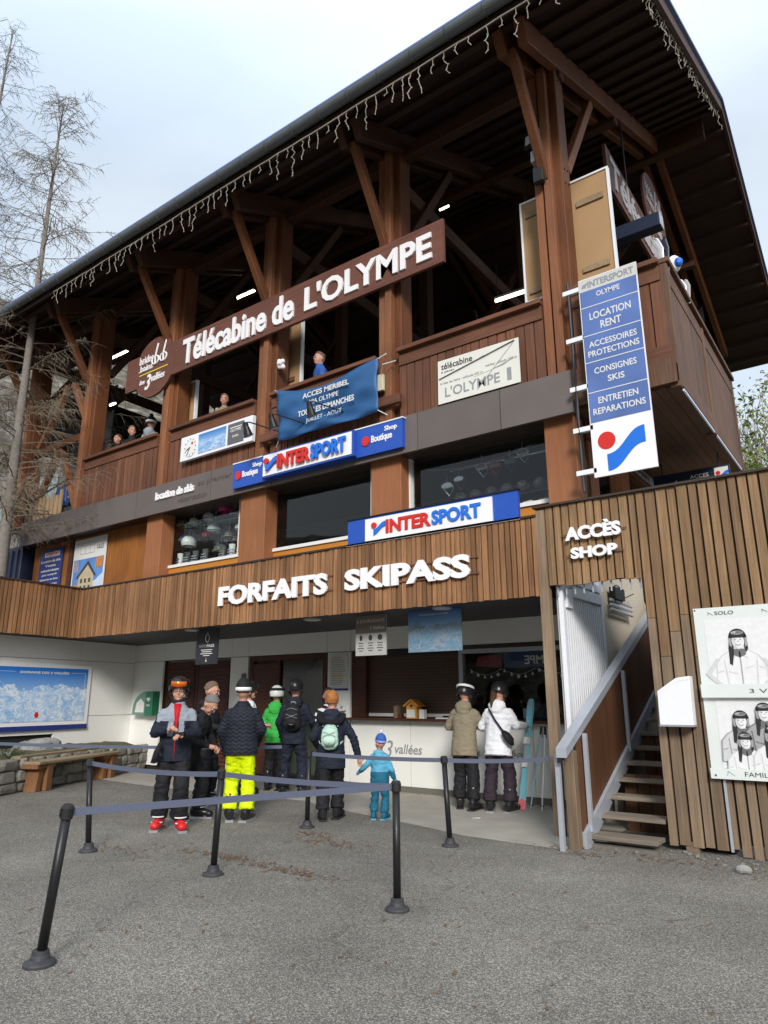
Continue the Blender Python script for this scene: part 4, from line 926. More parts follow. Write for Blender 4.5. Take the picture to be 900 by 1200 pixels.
fq.rect(9.9, 5.26, 12.6, 5.40, 0, .02).build('strip', GAL, t); text(fq, 'ACCES MAGASIN', 10.1, 5.29, 12.3, 5.37, .02, .025, DPRINT, t, bold=.02)
# hanging notices in the canopy
t = sign('black_rapid_pass_notice', 'black hanging notice with a flame emblem and arrow over the brown doors', 'notice', (-10.6, 8.9, 2.2)); fr = at(8.9)
fr.rect(-10.92, 2.22, -10.30, 2.90, -.02, 0).build('panel', plain('charcoal_print', (.03,.033,.04), .4), t)
mb = MB().tube([fr.p(-10.60+.055*sin(a)*(1-.25*cos(a)), 2.70+.07*-cos(a)+(.04 if abs(a-pi) < .3 else 0), .004) for a in [2*pi*k/16 for k in range(17)]], .007, 5)
mb.build('flame_emblem', PAPER, t); text(fr, 'RAPID', -10.82, 2.535, -10.62, 2.59, .001, .004, GPRINT, t, bold=.0); text(fr, 'PASS', -10.61, 2.535, -10.40, 2.59, .001, .004, PAPER, t, bold=.02)
for i, (a, b) in enumerate(((-10.77,-10.45),(-10.74,-10.48),(-10.78,-10.44),(-10.70,-10.52))): fr.rect(a, 2.48-i*.035, b, 2.494-i*.035, .001, .004).build('text_line', PAPER, t)
MB().beam(fr.p(-10.61,2.34,.003), fr.p(-10.61,2.27,.003), .003, .008, (0,1,0)).build('arrow', PAPER, t); fr.poly([(-10.64,2.29),(-10.61,2.26),(-10.58,2.29)], .001, .004).build('arrow', PAPER, t)
t = sign('day_pass_notice', 'grey and white hanging price notice headed 6 JOURS/DAYS', 'notice', (-6.8, 9.0, 2.25)); fr = at(9.0)
fr.rect(-7.09, 2.25, -6.48, 2.88, -.02, 0).build('panel', plain('notice_grey', (.45,.45,.44), .5), t); fr.rect(-7.09, 2.60, -6.48, 2.885, .001, .004).build('header', plain('notice_taupe', (.20,.165,.145), .5), t)
text(fr, '6 JOURS/DAYS', -7.06, 2.755, -6.51, 2.82, .004, .007, PAPER, t, bold=.0); text(fr, '3 Vallées', -6.80, 2.66, -6.51, 2.71, .004, .007, PAPER, t, bold=.0)
for k in range(3):
    u = -6.98+k*.19; fr.disc(u, 2.53, .03+.008*k, .045, .001, .004).build('printed_figure', DPRINT, t)
    for j, wd in enumerate((.05,.04,.06,.04)): fr.rect(u-wd, 2.44-j*.04, u+wd, 2.452-j*.04, .001, .004).build('text_line', DPRINT, t)
t = sign('hanging_piste_map', 'faded blue piste map hanging under the canopy by the shutter', 'map', (-5.6, 9.0, 2.27)); fr = at(9.0)
fr.rect(-6.06, 2.265, -5.12, 2.905, -.02, 0).build('panel', MAPG, t); text(fr, 'DOMAINE DES 3 VALLÉES', -5.86, 2.81, -5.34, 2.835, .001, .004, PAPER, t, bold=.01)
for t_ in ('black_rapid_pass_notice','day_pass_notice','hanging_piste_map'): pass
# paper price list on the pier
t = sign('price_list', 'framed white price list on the pier between entry and shutter', 'notice', (-8.83, 10.67, 1.77)); fr = at(10.69)
fr.rect(-9.05, 1.78, -8.60, 2.44, -.008, .012).build('sheet', PAPER, t); fr.rect(-9.05, 1.74, -8.60, 1.775, -.008, .02).build('bottom_rail', NAVY, t)
for k in range(16): fr.rect(-9.01, 2.36-k*.034, -9.01+rnd(.25,.38), 2.37-k*.034, .013, .015).build('text_line', GPRINT, t)
fr.rect(-8.98, 1.98, -8.72, 2.02, .015, .017).build('yellow_line', plain('yellow_print', (.75,.55,.12), .6), t)
t = sign('pier_switch_box', 'small white switch box on the pier below the price list', 'box', (-8.7, 10.68, 1.35)); MB().box((-8.78, 10.64, 1.36), (-8.64, 10.70, 1.5)).build('case', WHITE, t, bevel=.006); MB().box((-8.73, 10.63, 1.41), (-8.69, 10.64, 1.45)).build('button', GPRINT, t)
# les 3 vallées on the counter
for lab, u in (('grey printed words les 3 vallées on the counter behind the child', -7.92), ('grey printed words les 3 vallées on the counter behind the couple at the window', -5.95)):
    t = sign('counter_lettering', lab, 'lettering', (u+.4, 10.69, .6)); fr = at(10.695)
    text(fr, 'les', u, .66, u+.14, .78, .0, .004, GPRINT, t, bold=.01, shear=.2); text(fr, '3', u+.17, .56, u+.36, .86, .0, .004, GPRINT, t, bold=.0, shear=.3); text(fr, 'vallées', u+.40, .64, u+.98, .80, .0, .004, GPRINT, t, bold=.01, shear=.2)
# MPE mirrored sign and garland in the window
t = sign('reversed_window_sign', 'blue sign with back-to-front letters MPE high inside the right ticket window', 'sign', (-4.8, 10.9, 2.1)); fr = at(10.90)
fr.rect(-5.4, 2.08, -4.62, 2.34, -.01, 0).build('panel', plain('window_sign_blue', (.03,.06,.16), .4), t)
vs, fs = glyphs('OLYMPE', .02); fm = Fr((-4.66, 10.895, 0), (-1,0,0)); fm.N = -fm.N
text(fm, 'MPE', .02, 2.13, .36, 2.27, .001, .006, PAPER, t, bold=.02)
fr.poly([(-5.95,2.12),(-5.45,2.08),(-5.45,2.3),(-5.9,2.28)], -.01, 0).build('red_field', plain('dull_red', (.22,.03,.025), .5), t)
t = sign('paper_garland', 'string of little white paper stars and trees across the ticket window', 'garland', (-5.4, 10.85, 2.0)); fr = at(10.86)
mb = MB()
for k in range(14):
    u = -6.0+k*.125; v = 2.06-.10*sin(pi*((k*.125) % .62)/.62)
    if k % 3 == 1: fr.poly([(u+.04*cos(pi/2+j*pi/5)*(1 if j % 2 == 0 else .45), v-.03+.04*sin(pi/2+j*pi/5)*(1 if j % 2 == 0 else .45)) for j in range(10)], 0, .003, mb)
    else: fr.poly([(u-.025,v-.05),(u+.025,v-.05),(u,v+.01)], 0, .003, mb)
mb.build('paper_shape', PAPER, t); MB().tube([fr.p(-6.05+k*.06, 2.07-.10*sin(pi*((k*.06) % .62)/.62), 0) for k in range(30)], .003, 4).build('string', PAPER, t)
# wing wall map and poster
t = sign('piste_map_board', 'large blue and white board headed DOMAINE DES 3 VALLÉES on the white wing wall', 'map', tuple(WW.p(4.5, 1.0, .05)))
u0, u1 = 2.85, 5.68
WW.rect(u0, .97, u1, 2.33, .0, .035).build('frame', WLET, t); WW.rect(u0+.08, 1.13, u1-.10, 2.25, .036, .042).build('map_picture', MAPM, t); WW.rect(u0, .95, u1, 1.05, .036, .05).build('bottom_band', NAVY, t)
text(WW, 'DOMAINE DES 3 VALLÉES', 3.85, 2.12, 5.06, 2.18, .043, .046, PAPER, t, bold=.03)
for r in ((u0+.15,2.15,3.75,2.157),(5.12,2.15,u1-.17,2.157),(u0+.15,1.17,u0+.157,2.15),(u1-.177,1.17,u1-.17,2.15)): WW.rect(*r, .043, .045).build('rule', PAPER, t)
WW.disc(4.35, 1.27, .05, .06, .043, .046).build('red_mark', RED, t)
t = sign('welcome_sign', 'corner of a white panel at the lower left edge of the map board', 'panel', tuple(WW.p(1.5, 1.2, .05))); WW.rect(.6, .97, 2.70, 2.35, .0, .03).build('sheet', WLET, t)
# right-hand poster
t = sign('ski_pass_photo_poster', 'big pale poster with black and white skier photos headed SOLO and FAMILLE', 'poster', (-1.0, 8.44, .76)); fr = at(8.44)
fr.rect(-1.80, .76, .55, 2.56, -.02, 0).build('panel', plain('poster_pale', (.72,.76,.74), .35, var=.03), t)
PG = [plain('print_grey_%d' % k, (c, c, c*1.02), .5, var=.12, scale=20) for k, c in enumerate((.03, .16, .36, .62, .78))]
SK = [0]
def skier(cx, cz, s, look, par, wide=1.0, goggles=True):
    """flat printed portrait: jacket with folds, smiling face, helmet, goggles; each lies .006 over the last"""
    SK[0] += 1; k0 = SK[0]; fr = Fr(at(8.44).O); fr.p = lambda u, v, d=0: fr.O+fr.U*u+fr.V*v+fr.N*(d*.25+.0055*k0-.002)
    q = lambda u, v: (cx+u*s, cz+v*s)
    P_ = lambda pts, d, nm, g: fr.poly([q(*p) for p in pts], d, d+.002).build(nm, PG[g], par)
    P_(((-.56,-1.05),(.56,-1.05),(.53,-.52),(.40,-.36),(.2,-.24),(-.2,-.24),(-.40,-.36),(-.53,-.52)), .003, 'printed_outline', max(1, look-1))
    P_(((-.53,-1.05),(.53,-1.05),(.50,-.54),(.37,-.38),(.2,-.27),(-.2,-.27),(-.37,-.38),(-.50,-.54)), .006, 'printed_jacket', look)
    mb = MB()
    for a_ in (((.34,-.45),(.37,-.47),(.33,-1.03),(.29,-1.03)), ((-.36,-.47),(-.33,-.45),(-.28,-1.03),(-.32,-1.03)), ((.05,-.34),(.18,-.42),(.17,-.45),(.05,-.38)), ((-.18,-.42),(-.05,-.34),(-.05,-.38),(-.17,-.45)), ((.08,-.66),(.28,-.60),(.28,-.62),(.08,-.69)), ((-.28,-.72),(-.08,-.78),(-.08,-.81),(-.28,-.75)), ((.38,-.62),(.50,-.66),(.50,-.69),(.38,-.65)), ((-.50,-.74),(-.38,-.70),(-.38,-.73),(-.50,-.77))): fr.poly([q(*p) for p in a_], .008, .010, mb)
    mb.build('printed_folds', PG[max(1, look-1)], par)['kind'] = 'stuff'
    P_(((-.012,-1.04),(.018,-1.04),(.02,-.28),(-.01,-.28)), .010, 'printed_zip', 2)
    P_(((-.16,-.22),(.16,-.22),(.13,-.36),(0,-.42),(-.13,-.36)), .010, 'printed_collar', 1)
    P_(((-.19,.02),(-.10,.04),(-.11,-.30),(-.17,-.60),(-.23,-.56),(-.22,-.2)), .012, 'printed_hair', 0); P_(((.12,.04),(.19,.02),(.20,-.22),(.15,-.30),(.12,-.2)), .012, 'printed_hair', 0)
    fr.disc(*q(0,-.04), .135*s, .185*s, .014, .016).build('printed_face', PG[3], par); fr.disc(*q(.035,-.045), .095*s, .165*s, .016, .0175).build('printed_light', PG[4], par)
    fr.disc(*q(0,.06), .19*s, .19*s, .018, .020, a0=-.12, a1=pi+.12).build('printed_helmet', PG[0], par); fr.disc(*q(-.07,.16), .05*s, .03*s, .020, .021).build('printed_shine', PG[2], par)
    mb = MB()
    for sg in (-1, 1):
        fr.disc(*q(sg*.055,-.005), .026*s, .014*s, .018, .020, mb, 10); fr.poly([q(sg*.03,.035), q(sg*.09,.03), q(sg*.06,.045)], .018, .020, mb); fr.poly([q(sg*.15,.10), q(sg*.20,.08), q(sg*.19,-.14), q(sg*.14,-.18)], .018, .020, mb)
    fr.poly([q(-.065,-.10), q(0,-.12), q(.065,-.10), q(.03,-.145), q(-.03,-.145)], .018, .020, mb); fr.poly([q(-.015,-.055), q(.02,-.06), q(.005,-.02)], .018, .0195, mb)
    mb.build('printed_features', PG[2], par); fr.poly([q(-.045,-.105), q(0,-.118), q(.045,-.105), q(0,-.130)], .0205, .022).build('printed_teeth', PG[4], par)
    if goggles: fr.disc(*q(0,.155), .135*s, .045*s, .021, .0225).build('printed_goggles', PG[2], par); fr.disc(*q(.02,.16), .10*s, .028*s, .0228, .024).build('printed_lens', PG[1], par); fr.disc(*q(-.05,.17), .03*s, .012*s, .0242, .025).build('printed_shine', PG[3], par)
fr.rect(-1.70, 1.73, -.98, 2.42, .001, .003).build('photo_field', PG[4], t); fr.rect(-.94, 1.73, -.1, 2.42, .001, .003).build('photo_field', PG[4], t); fr.rect(-1.68, .87, -.1, 1.58, .001, .003).build('photo_field', PG[4], t)
skier(-1.38, 2.20, .46, 4, t); skier(-.70, 2.16, .44, 2, t); 
for sg in (-1, 1): fr.poly([(-1.38+sg*.20,1.99), (-1.38+sg*.30,1.84), (-1.38+sg*.20,1.74), (-1.38+sg*.27,1.74), (-1.38+sg*.36,1.84), (-1.38+sg*.24,2.0)][:6], .006, .009).build('printed_sleeve', PG[3], t)
for a in ((-1.45,1.36,.40,3), (-1.22,1.44,.40,2), (-1.43,1.15,.36,4), (-1.16,1.22,.40,4), (-.75,1.36,.42,2), (-.5,1.2,.4,3)):
    skier(a[0], a[1], a[2], a[3], t)
# lower photo's crop band hides the jackets running past the picture
fr.rect(-1.80, .765, .55, .87, .056, .058).build('lower_margin', MATS['poster_pale'], t); fr.rect(-1.80, 1.59, .55, 1.73, .056, .058).build('middle_margin', MATS['poster_pale'], t)
text(fr, 'SOLO', -1.58, 2.475, -1.39, 2.515, .001, .004, DPRINT, t, bold=.0); text(fr, 'DUO', -1.0, 2.475, -.85, 2.515, .001, .004, DPRINT, t, bold=.0)
text(fr, '3 VALLÉES', -1.325, 1.635, -.75, 1.69, .0585, .060, DPRINT, t, bold=.0); text(fr, 'FAMILLE', -1.47, .80, -1.17, .845, .0585, .060, DPRINT, t, bold=.0)
mb = MB()
for u, v, s_ in ((-1.64, 2.475, 1), (-1.62, .80, 1.3), (-1.1, 2.475, 1)): mb.tube([fr.p(u+s_*.03*(a-1)+.02*cos(a*2), v+s_*.035*abs(sin(a*1.3)), .060 if v < 1 else .004) for a in [k*.3 for k in range(9)]], .0025, 4)
mb.build('line_drawing', GPRINT, t)
for u, v in ((-1.77,2.53),(-1.75,.80)): fr.disc(u, v, .01, .01, .06, .064, n=10).build('screw', DPRINT, t)
# letter box shaped leaflet case
t = sign('white_leaflet_case', 'white sloping topped case fixed to the slats beside the stairs', 'box', (-2.07, 8.35, 1.30)); 
mb = MB(); P = [(-2.245,1.30),(-1.895,1.30),(-1.885,1.82),(-2.03,1.80),(-2.24,1.66)]; at(8.44).poly(P, 0, .16, mb); mb.build('case', PUTTY, t, bevel=.006); at(8.44).rect(-2.25, 1.285, -1.89, 1.30, 0, .17).build('bottom_lip', GPRINT, t)
at(8.28).poly([(-2.235,1.64),(-2.03,1.78),(-1.895,1.80),(-1.895,1.785),(-2.03,1.765),(-2.235,1.625)], 0, .004).build('lid_edge', WLET, t)
# AED cabinet
t = sign('defibrillator_cabinet', 'green and white defibrillator cabinet with a heart mark on the white pier', 'cabinet', (-14.75, 10.6, 1.2)); fr = at(10.69)
mb = MB(); at(10.69).poly([(-14.60,1.21),(-14.32,1.21),(-14.32,1.76),(-14.58,1.76)], 0, .20, mb); mb.build('door', GREEN, t, bevel=.008)
n = 10; P = [(-15.12,1.22),(-14.61,1.22),(-14.59,1.76)]+[(-14.60-.5*sin(a), 1.34+.42*cos(a)) for a in [pi/2*k/n for k in range(1, n+1)]]
at(10.69).poly(P, 0, .17).build('clear_dome', plain('clear_dome', (.16,.30,.26), .15), t)
at(10.69).poly([(-15.0,1.28),(-14.66,1.28),(-14.66,1.5),(-14.8,1.6),(-14.95,1.5)], .171, .176).build('white_device', WHITE, t)
f2 = at(10.485); mb = MB(); f2.poly([(-14.46+.055*sin(a)**3*1.25, 1.58+.045*(cos(a)-.38*cos(2*a)-.15*cos(3*a))) for a in [2*pi*k/22 for k in range(22)]], 0, .004, mb); mb.build('heart_mark', PAPER, t)
text(f2, 'DAE', -14.52, 1.42, -14.40, 1.47, 0, .004, PAPER, t, bold=.01)
at(10.69).rect(-15.28, 1.30, -15.16, 1.52, 0, .01).build('side_notice', PAPER, t)
# ================================================================== LIGHT STRINGS
def strand(n, L_):
    pts = [Vector((0,0,0))]; 
    for k in range(n): p = pts[-1]; pts.append(Vector((rnd(-.03,.03), rnd(-.025,.025), p.z-L_/n)))
    mb = MB().tube(pts, .0062, 4)
    for p in pts[1:]: mb.ell(p+Vector((rnd(-.015,.015), rnd(-.01,.01), 0)), (.009,.009,.013), 5, 3)
    return meshof(mb, WIRE, name='strand')
SV = [strand(int(l*14), l) for l in (.18, .28, .40, .52, .62, .34, .46, .24)]
LS = T('icicle_light_string', 'pale icicle light string hanging below the front gutter', 'light string', (-9, 7.3, 10.9), 'icicle lights along the roof edges')
x = -14.9; i = 0; pp = []
while x < -1.6:
    o = bpy.data.objects.new('strand', SV[(i*3+random.randint(0, 2)) % 8]); COL.objects.link(o); o.parent = LS; o.matrix_parent_inverse = MW[LS.name].inverted()
    o.location = (x, 7.24, 10.93); o.rotation_euler = (rnd(-.1,.1), rnd(-.12,.12), rnd(0,6)); o.scale = (1, 1, rnd(.75,1.1)); pp.append((x, 7.24, 10.93+rnd(-.01,.012))); x += rnd(.14,.27); i += 1
MB().tube(pp, .012, 5).build('carrier_wire', WIRE, LS)
LS2 = T('icicle_light_string', 'pale icicle light string hanging under the right gable edge', 'light string', (-1.5, 11, 12.5), 'icicle lights along the roof edges')
y = 7.6; pp = []
while y < 16.0:
    z = roofz(y)-.06
    o = bpy.data.objects.new('strand', SV[(i*3+random.randint(0, 2)) % 8]); COL.objects.link(o); o.parent = LS2; o.matrix_parent_inverse = MW[LS2.name].inverted()
    o.location = (RX1-.06, y, z); o.rotation_euler = (rnd(-.1,.1), rnd(-.12,.12), rnd(0,6)); o.scale = (1.1,1.1,rnd(.6,.95)); pp.append((RX1-.06, y, z)); y += rnd(.12,.22); i += 1
MB().tube(pp, .010, 5).build('carrier_wire', WIRE, LS2)
# floodlights
for x, lab in ((-9.0, 'black spotlight on an arm at the left end of the board below the banner'), (-8.35, 'black spotlight on an arm over the lower left corner of the banner'), (-7.45, 'black spotlight on an arm over the middle of the blue banner')):
    t = T('arm_spotlight', lab, 'spotlight', (x, 8.3, 6.4), 'spotlights on arms over the shop sign')
    MB().tube([(x+.35, 8.72, 6.38), (x+.05, 8.18, 6.48), (x, 8.12, 6.46)], .014, 6).build('arm', BLACK, t)
    MB().tube([(x, 8.12, 6.47), (x, 8.14, 6.40), (x+.01, 8.2, 6.24), (x+.012, 8.205, 6.23)], [.045, .05, .085, .10], 14).build('lamp_head', BLACK, t)
    MB().tube([(x+.013, 8.207, 6.226), (x+.014, 8.21, 6.22)], [.08, .08], 14).build('lens', GAL, t)
t = T('corner_floodlight', 'square black floodlight with grey sensor on the right corner post', 'floodlight', (-3.45, 8.7, 9.8))
fr = Fr((-3.41, 8.66, 10.05), (1,-.25,0), (.0,.15,1)); fr.rect(-.14,-.13,.14,.13,-.05,0).build('housing', BLACK, t); fr.rect(-.10,-.09,.10,.09,.001,.01).build('lens', plain('lamp_glass', (.45,.47,.45), .15), t); MB().box((-3.44,8.66,9.62),(-3.28,8.79,9.82)).build('sensor', GAL, t, bevel=.01); MB().box((-3.43,8.68,9.25),(-3.27,8.79,9.52)).build('driver_box', DARKM, t, bevel=.01); MB().tube([(-3.4,8.72,10.1),(-3.38,8.85,9.3)], .012, 6).build('bracket', BLACK, t)
# white junction box with lamp by the middle post
t = T('post_junction_box', 'cream junction box with a thin cable on the post right of the blue banner', 'box', (-6.35, 8.7, 6.8)); MB().box((-6.46, 8.74, 6.62), (-6.34, 8.80, 6.92)).build('case', plain('cream_plastic', (.62,.58,.45), .5), t, bevel=.006); MB().tube([(-6.36,8.72,6.9),(-6.25,8.6,7.0),(-6.1,8.78,7.1)], .008, 5).build('cable', PAPER, t)
t = T('fur_ball_ornament', 'small crumpled white ornament at the post left of the banner', 'ornament', (-9.0, 8.7, 7.8)); mb = MB()
for k in range(9): mb.ell((-8.95+rnd(-.06,.06), 8.9+rnd(-.05,.05), 7.95+rnd(-.07,.07)), (.05,.05,.05), 7, 5)
mb.build('cluster', WLET, t)
# ski sculptures on the balcony
def skituft(loc, n, lab, sc_=1):
    t = T('ski_bundle', lab, 'skis', loc)
    for k in range(n):
        a = rnd(-.5,.5); p = Vector(loc)+Vector((rnd(-.06,.06), rnd(-.05,.05), 0)); q = p+Vector((sin(a)*.3, rnd(-.1,.1), .42+rnd(0,.12)))*sc_; m = (p+q)/2+Vector((.03,0,0))
        MB().tube([p-Vector((0,0,.5*sc_)), m, q, q+Vector((sin(a)*.12, -.03, .05))*sc_], [(.028,.006),(.028,.006),(.03,.006),(.01,.005)], 6).build('ski', [SLET, GAL, DNAVY][k % 3], t)
skituft((-1.75, 8.98, 7.40), 3, 'bundle of white ski tips standing on the near balcony corner', .55); skituft((-1.72, 10.1, 7.45), 2, 'pair of white ski tips above the balcony rail further back', .4)
t = T('blue_white_parcel', 'crumpled blue and white bag on the balcony rail corner', 'bag', (-1.7, 9.3, 7.35)); mb = MB(); mb.ell((-1.70, 9.3, 7.46), (.10,.09,.13), 10, 7); mb.build('bag', WLET, t, smooth=True); MB().ell((-1.63, 9.25, 7.44), (.06,.06,.07), 8, 6).build('blue_patch', SBLUE, t)
# ================================================================== QUEUE BARRIERS
STN = [((-12.35,5.95),(-12.3,5.93),None), ((-4.62,2.71),(-4.47,2.70),4), ((-7.42,4.77),(-7.60,4.80),3), ((-5.51,4.86),(-5.44,4.84),4), ((-3.46,4.94),(-3.50,4.99),None), ((-4.36,7.26),(-4.47,7.35),None), ((-6.44,7.20),(-6.43,7.20),5)]
SLAB = ['black belt post at the far left edge of the picture by the stone wall', 'nearest black belt post, leaning, in the left foreground', 'black belt post in front of the wooden bench', 'black belt post standing in front of the man in yellow trousers', 'black belt post in the middle foreground in front of the child', 'black belt post nearest the couple at the ticket window', 'short looking black belt post in front of the woman with the mint backpack']
def belt(p, q, par, sag=.05):
    n = 14; vs = []; fs = []
    for i in range(n+1):
        t_ = i/n; c = p.lerp(q, t_); c.z -= sag*4*t_*(1-t_); tw = .25*sin(pi*t_)*(1 if sag > .03 else .4)
        dn = Vector((sin(tw)*.4, 0, 1)).normalized()*.024; sd = (q-p).cross(Vector((0,0,1))).normalized()*.0012
        vs += [c-dn-sd, c+dn-sd, c+dn+sd, c-dn+sd]
    for i in range(n):
        for k in range(4): fs.append((4*i+k, 4*i+(k+1) % 4, 4*i+4+(k+1) % 4, 4*i+4+k))
    fs += [(3,2,1,0), (4*n, 4*n+1, 4*n+2, 4*n+3)]
    return MB().add(vs, fs).build('belt', BELT, par, smooth=False)
tops = []
for i, (b, tp, nx_) in enumerate(STN):
    b = Vector((b[0], b[1], 0)); q = Vector((tp[0], tp[1], .93)); tops.append(q)
for i, (b, tp, nx_) in enumerate(STN):
    b = Vector((b[0], b[1], 0)); q = tops[i]
    t = T('belt_post', SLAB[i], 'barrier post', b, 'black belt posts of the queue barrier')
    MB().lathe(b, [(.0,.0),(.098,.0),(.098,.014),(.092,.022),(.060,.036),(.056,.055),(.052,.060),(.050,.085),(.034,.09)], 24).build('base', plain('post_base_%d' % i, (.045,.045,.05), .5, var=.4, scale=30), t, smooth=False)
    d = (q-b).normalized(); MB().tube([b+d*.05, q-d*.07], .031, 16).build('pole', BLACK, t, smooth=True)
    MB().tube([q-d*.075, q-d*.07, q-d*.004, q+d*.002, q+d*.012], [.030, .040, .040, .036, .030], 18).build('belt_head', BLACKR, t)
    mb = MB()
    for k in range(4): mb.tube([q-d*.055+Vector((cos(k*pi/2)*.038, sin(k*pi/2)*.038, 0)), q-d*.01+Vector((cos(k*pi/2)*.038, sin(k*pi/2)*.038, 0))], .012, 6)
    mb.build('belt_socket', BLACK, t)
    if nx_ is not None: belt(q-d*.035, tops[nx_]-Vector((0,0,.035)), t, {1:.0, 2:.035, 3:.02, 6:.015}[i])
    if i == 5: belt(q-d*.035, Vector((-3.60, 8.42, .88)), t, .02)
    if i == 0: belt(q-d*.035, Vector((-7.6, 7.9, .90)), t, .03)
# needle and leaf litter near the posts
mb = MB(); random.seed(3)
def litter(cx, cy, rx, ry, n, s=.03):
    for _ in range(n):
        x, y = random.gauss(cx, rx), random.gauss(cy, ry); a = rnd(0, pi); l, w_ = rnd(.3,1)*s, rnd(.1,.35)*s
        c_, s_ = cos(a), sin(a); z = rnd(.004,.012)
        mb.add([(x-l*c_+w_*s_, y-l*s_-w_*c_, z), (x+l*c_+w_*s_*.3, y+l*s_-w_*c_*.3, z+.004), (x+l*c_-w_*s_, y+l*s_+w_*c_, z+.007), (x-l*c_-w_*s_*.5, y-l*s_+w_*c_*.5, z+.003)], [(0,1,2,3)])
for a in ((-5.9,5.45,.55,.06,150), (-5.0,5.35,.30,.05,110), (-7.1,5.0,.35,.10,50), (-5.6,6.6,.30,.12,120), (-6.1,6.9,.2,.1,60), (-2.2,7.9,.6,.12,120), (-1.2,7.8,.4,.15,90), (-3.1,7.7,.2,.1,50), (-5,3.5,.6,.6,30), (-3,5,2,2,50), (-9,7,2,2,70), (-11.9,6.9,.6,1.2,110), (-2.5,3.5,1.2,1.2,25), (-9,10.3,3,.2,50)): litter(*a)
o = mb.build('leaf_litter', plain('dead_needles', (.13,.07,.038), .9, var=.5, scale=9)); tag(o, 'scattered brown needles and leaf scraps on the asphalt around the barrier posts', 'leaf litter', kind='stuff')
mb = MB()
for _ in range(90):
    x, y = rnd(-3.0,.5), 8.2+rnd(-.25,.2); r = rnd(.008,.03); mb.ell((x, y, r*.4), (r, r*rnd(.6,1), r*.6), 6, 4)
for _ in range(80):
    x, y = rnd(-8.4,-3.6), 10.62+rnd(-.06,.05); r = rnd(.01,.025); mb.ell((x, y, r*.4), (r, r, r*.7), 6, 4)
o = mb.build('gravel', STONE); tag(o, 'loose gravel along the foot of the slatted screen and ticket counter', 'gravel', kind='stuff')
o = MB().ell((-1.48, 7.78, .03), (.075,.05,.045), 10, 6).build('loose_stone', ROCK); tag(o, 'single pale loose stone on the asphalt below the photo poster', 'stone')
for (x, y, a, lab) in ((-5.05, 9.0, .3, 'scrap of white paper on the concrete in front of the couple at the window'), (-11.0, 8.3, 1, 'scrap of white paper on the asphalt left of the man in red boots')):
    o = MB().add([(x,y,.010),(x+.10,y+.02,.012),(x+.11,y+.06,.02),(x+.02,y+.05,.011),(x,y,.007),(x+.10,y+.02,.009),(x+.11,y+.06,.017),(x+.02,y+.05,.008)], [(0,1,2,3),(7,6,5,4),(0,4,5,1),(1,5,6,2),(2,6,7,3),(3,7,4,0)]).build('paper_scrap', PAPER); tag(o, lab, 'litter')
# ================================================================== STONE WALL, BENCH, PLANTER
random.seed(11)
sw = T('low_stone_wall', 'low rubble stone wall under the white wing with earth on top', 'wall', (-13, 7.8, 0))
A, Bp = Vector((-11.9, 4.4, 0)), Vector((-14.6, 10.5, 0)); U = (Bp-A).normalized(); LW = (Bp-A).length
SF = Fr(A, U)     # +u away from camera; normal towards the forecourt
if SF.N.dot(Vector((1,-.5,0))) < 0: print('stone wall normal flipped')
z = 0.0; rows = [(.0,.17),(.17,.38),(.38,.57)]
for z0, z1 in rows:
    u = rnd(-.1, 0)
    while u < LW:
        wd = rnd(.20,.55); a, b = u+.012, u+wd-.012; j = lambda: rnd(-.014,.014)
        P = [(a+j()+.02,z0+.01+j()), ((a+b)/2,z0+.006), (b-.02+j(),z0+.01+j()), (b,z0+(z1-z0)*.5), (b-.03+j(),z1-.01+j()), ((a+b)/2+j(),z1-.004), (a+.03+j(),z1-.012+j()), (a,(z0+z1)/2)]
        d = rnd(.03,.07); mb = MB(); n = 8; cu_, cv_ = sum(p[0] for p in P)/n, sum(p[1] for p in P)/n
        vs = [SF.p(p[0],p[1],-.05) for p in P]+[SF.p(p[0],p[1],d*.5) for p in P]+[SF.p(cu_+(p[0]-cu_)*.72,cv_+(p[1]-cv_)*.7,d+rnd(-.012,.012)) for p in P]
        fs = [(i,(i+1)%n,(i+1)%n+n,i+n) for i in range(n)]+[(i+n,(i+1)%n+n,(i+1)%n+2*n,i+2*n) for i in range(n)]+[tuple(range(2*n,3*n))]
        mb.add(vs, fs).build('stone', STONE, sw); u += wd
SF.rect(0, -.05, LW, .555, -.5, .0).build('mortar_core', MORTAR, sw)
mb = MB(); nn = 40
vs = [tuple(SF.p(LW*i/nn, .54+.05*noise.noise(Vector((i*.7,j*1.3,0)))+.04*(j/6)+.06*(j > 1), .02-.22*j)) for j in range(7) for i in range(nn+1)]
mb.add(vs, [(j*(nn+1)+i, j*(nn+1)+i+1, (j+1)*(nn+1)+i+1, (j+1)*(nn+1)+i) for j in range(6) for i in range(nn)]); mb.build('earth_fill', plain('earth_moss', (.10,.095,.05), .95, var=.5, scale=12, bump=.5, bscale=40), sw)
def rock(name, c, r, lab, seed):
    mb = MB().ell((0,0,0), (1,1,1), 22, 14); vs = []
    for v in mb.v:
        p = Vector(v); n_ = noise.noise(p*1.3+Vector((seed,0,0)))*.45+noise.noise(p*3.5+Vector((0,seed,0)))*.16+noise.noise(p*9+Vector((0,seed,0)))*.05
        q = p*(1+n_); vs.append((c[0]+q.x*r[0], c[1]+q.y*r[1], c[2]+q.z*r[2]))
    mb.v = vs; o = mb.build(name, ROCK, smooth=False); tag(o, lab, 'boulder')
rock('boulder', (-14.25, 7.85, .62), (.26,.50,.20), 'large grey boulder in the dark recess under the map board', 3.1)
rock('boulder', (-13.6, 6.7, .50), (.25,.32,.16), 'smaller grey boulder on the low wall beside the conifer shrub', 7.7)
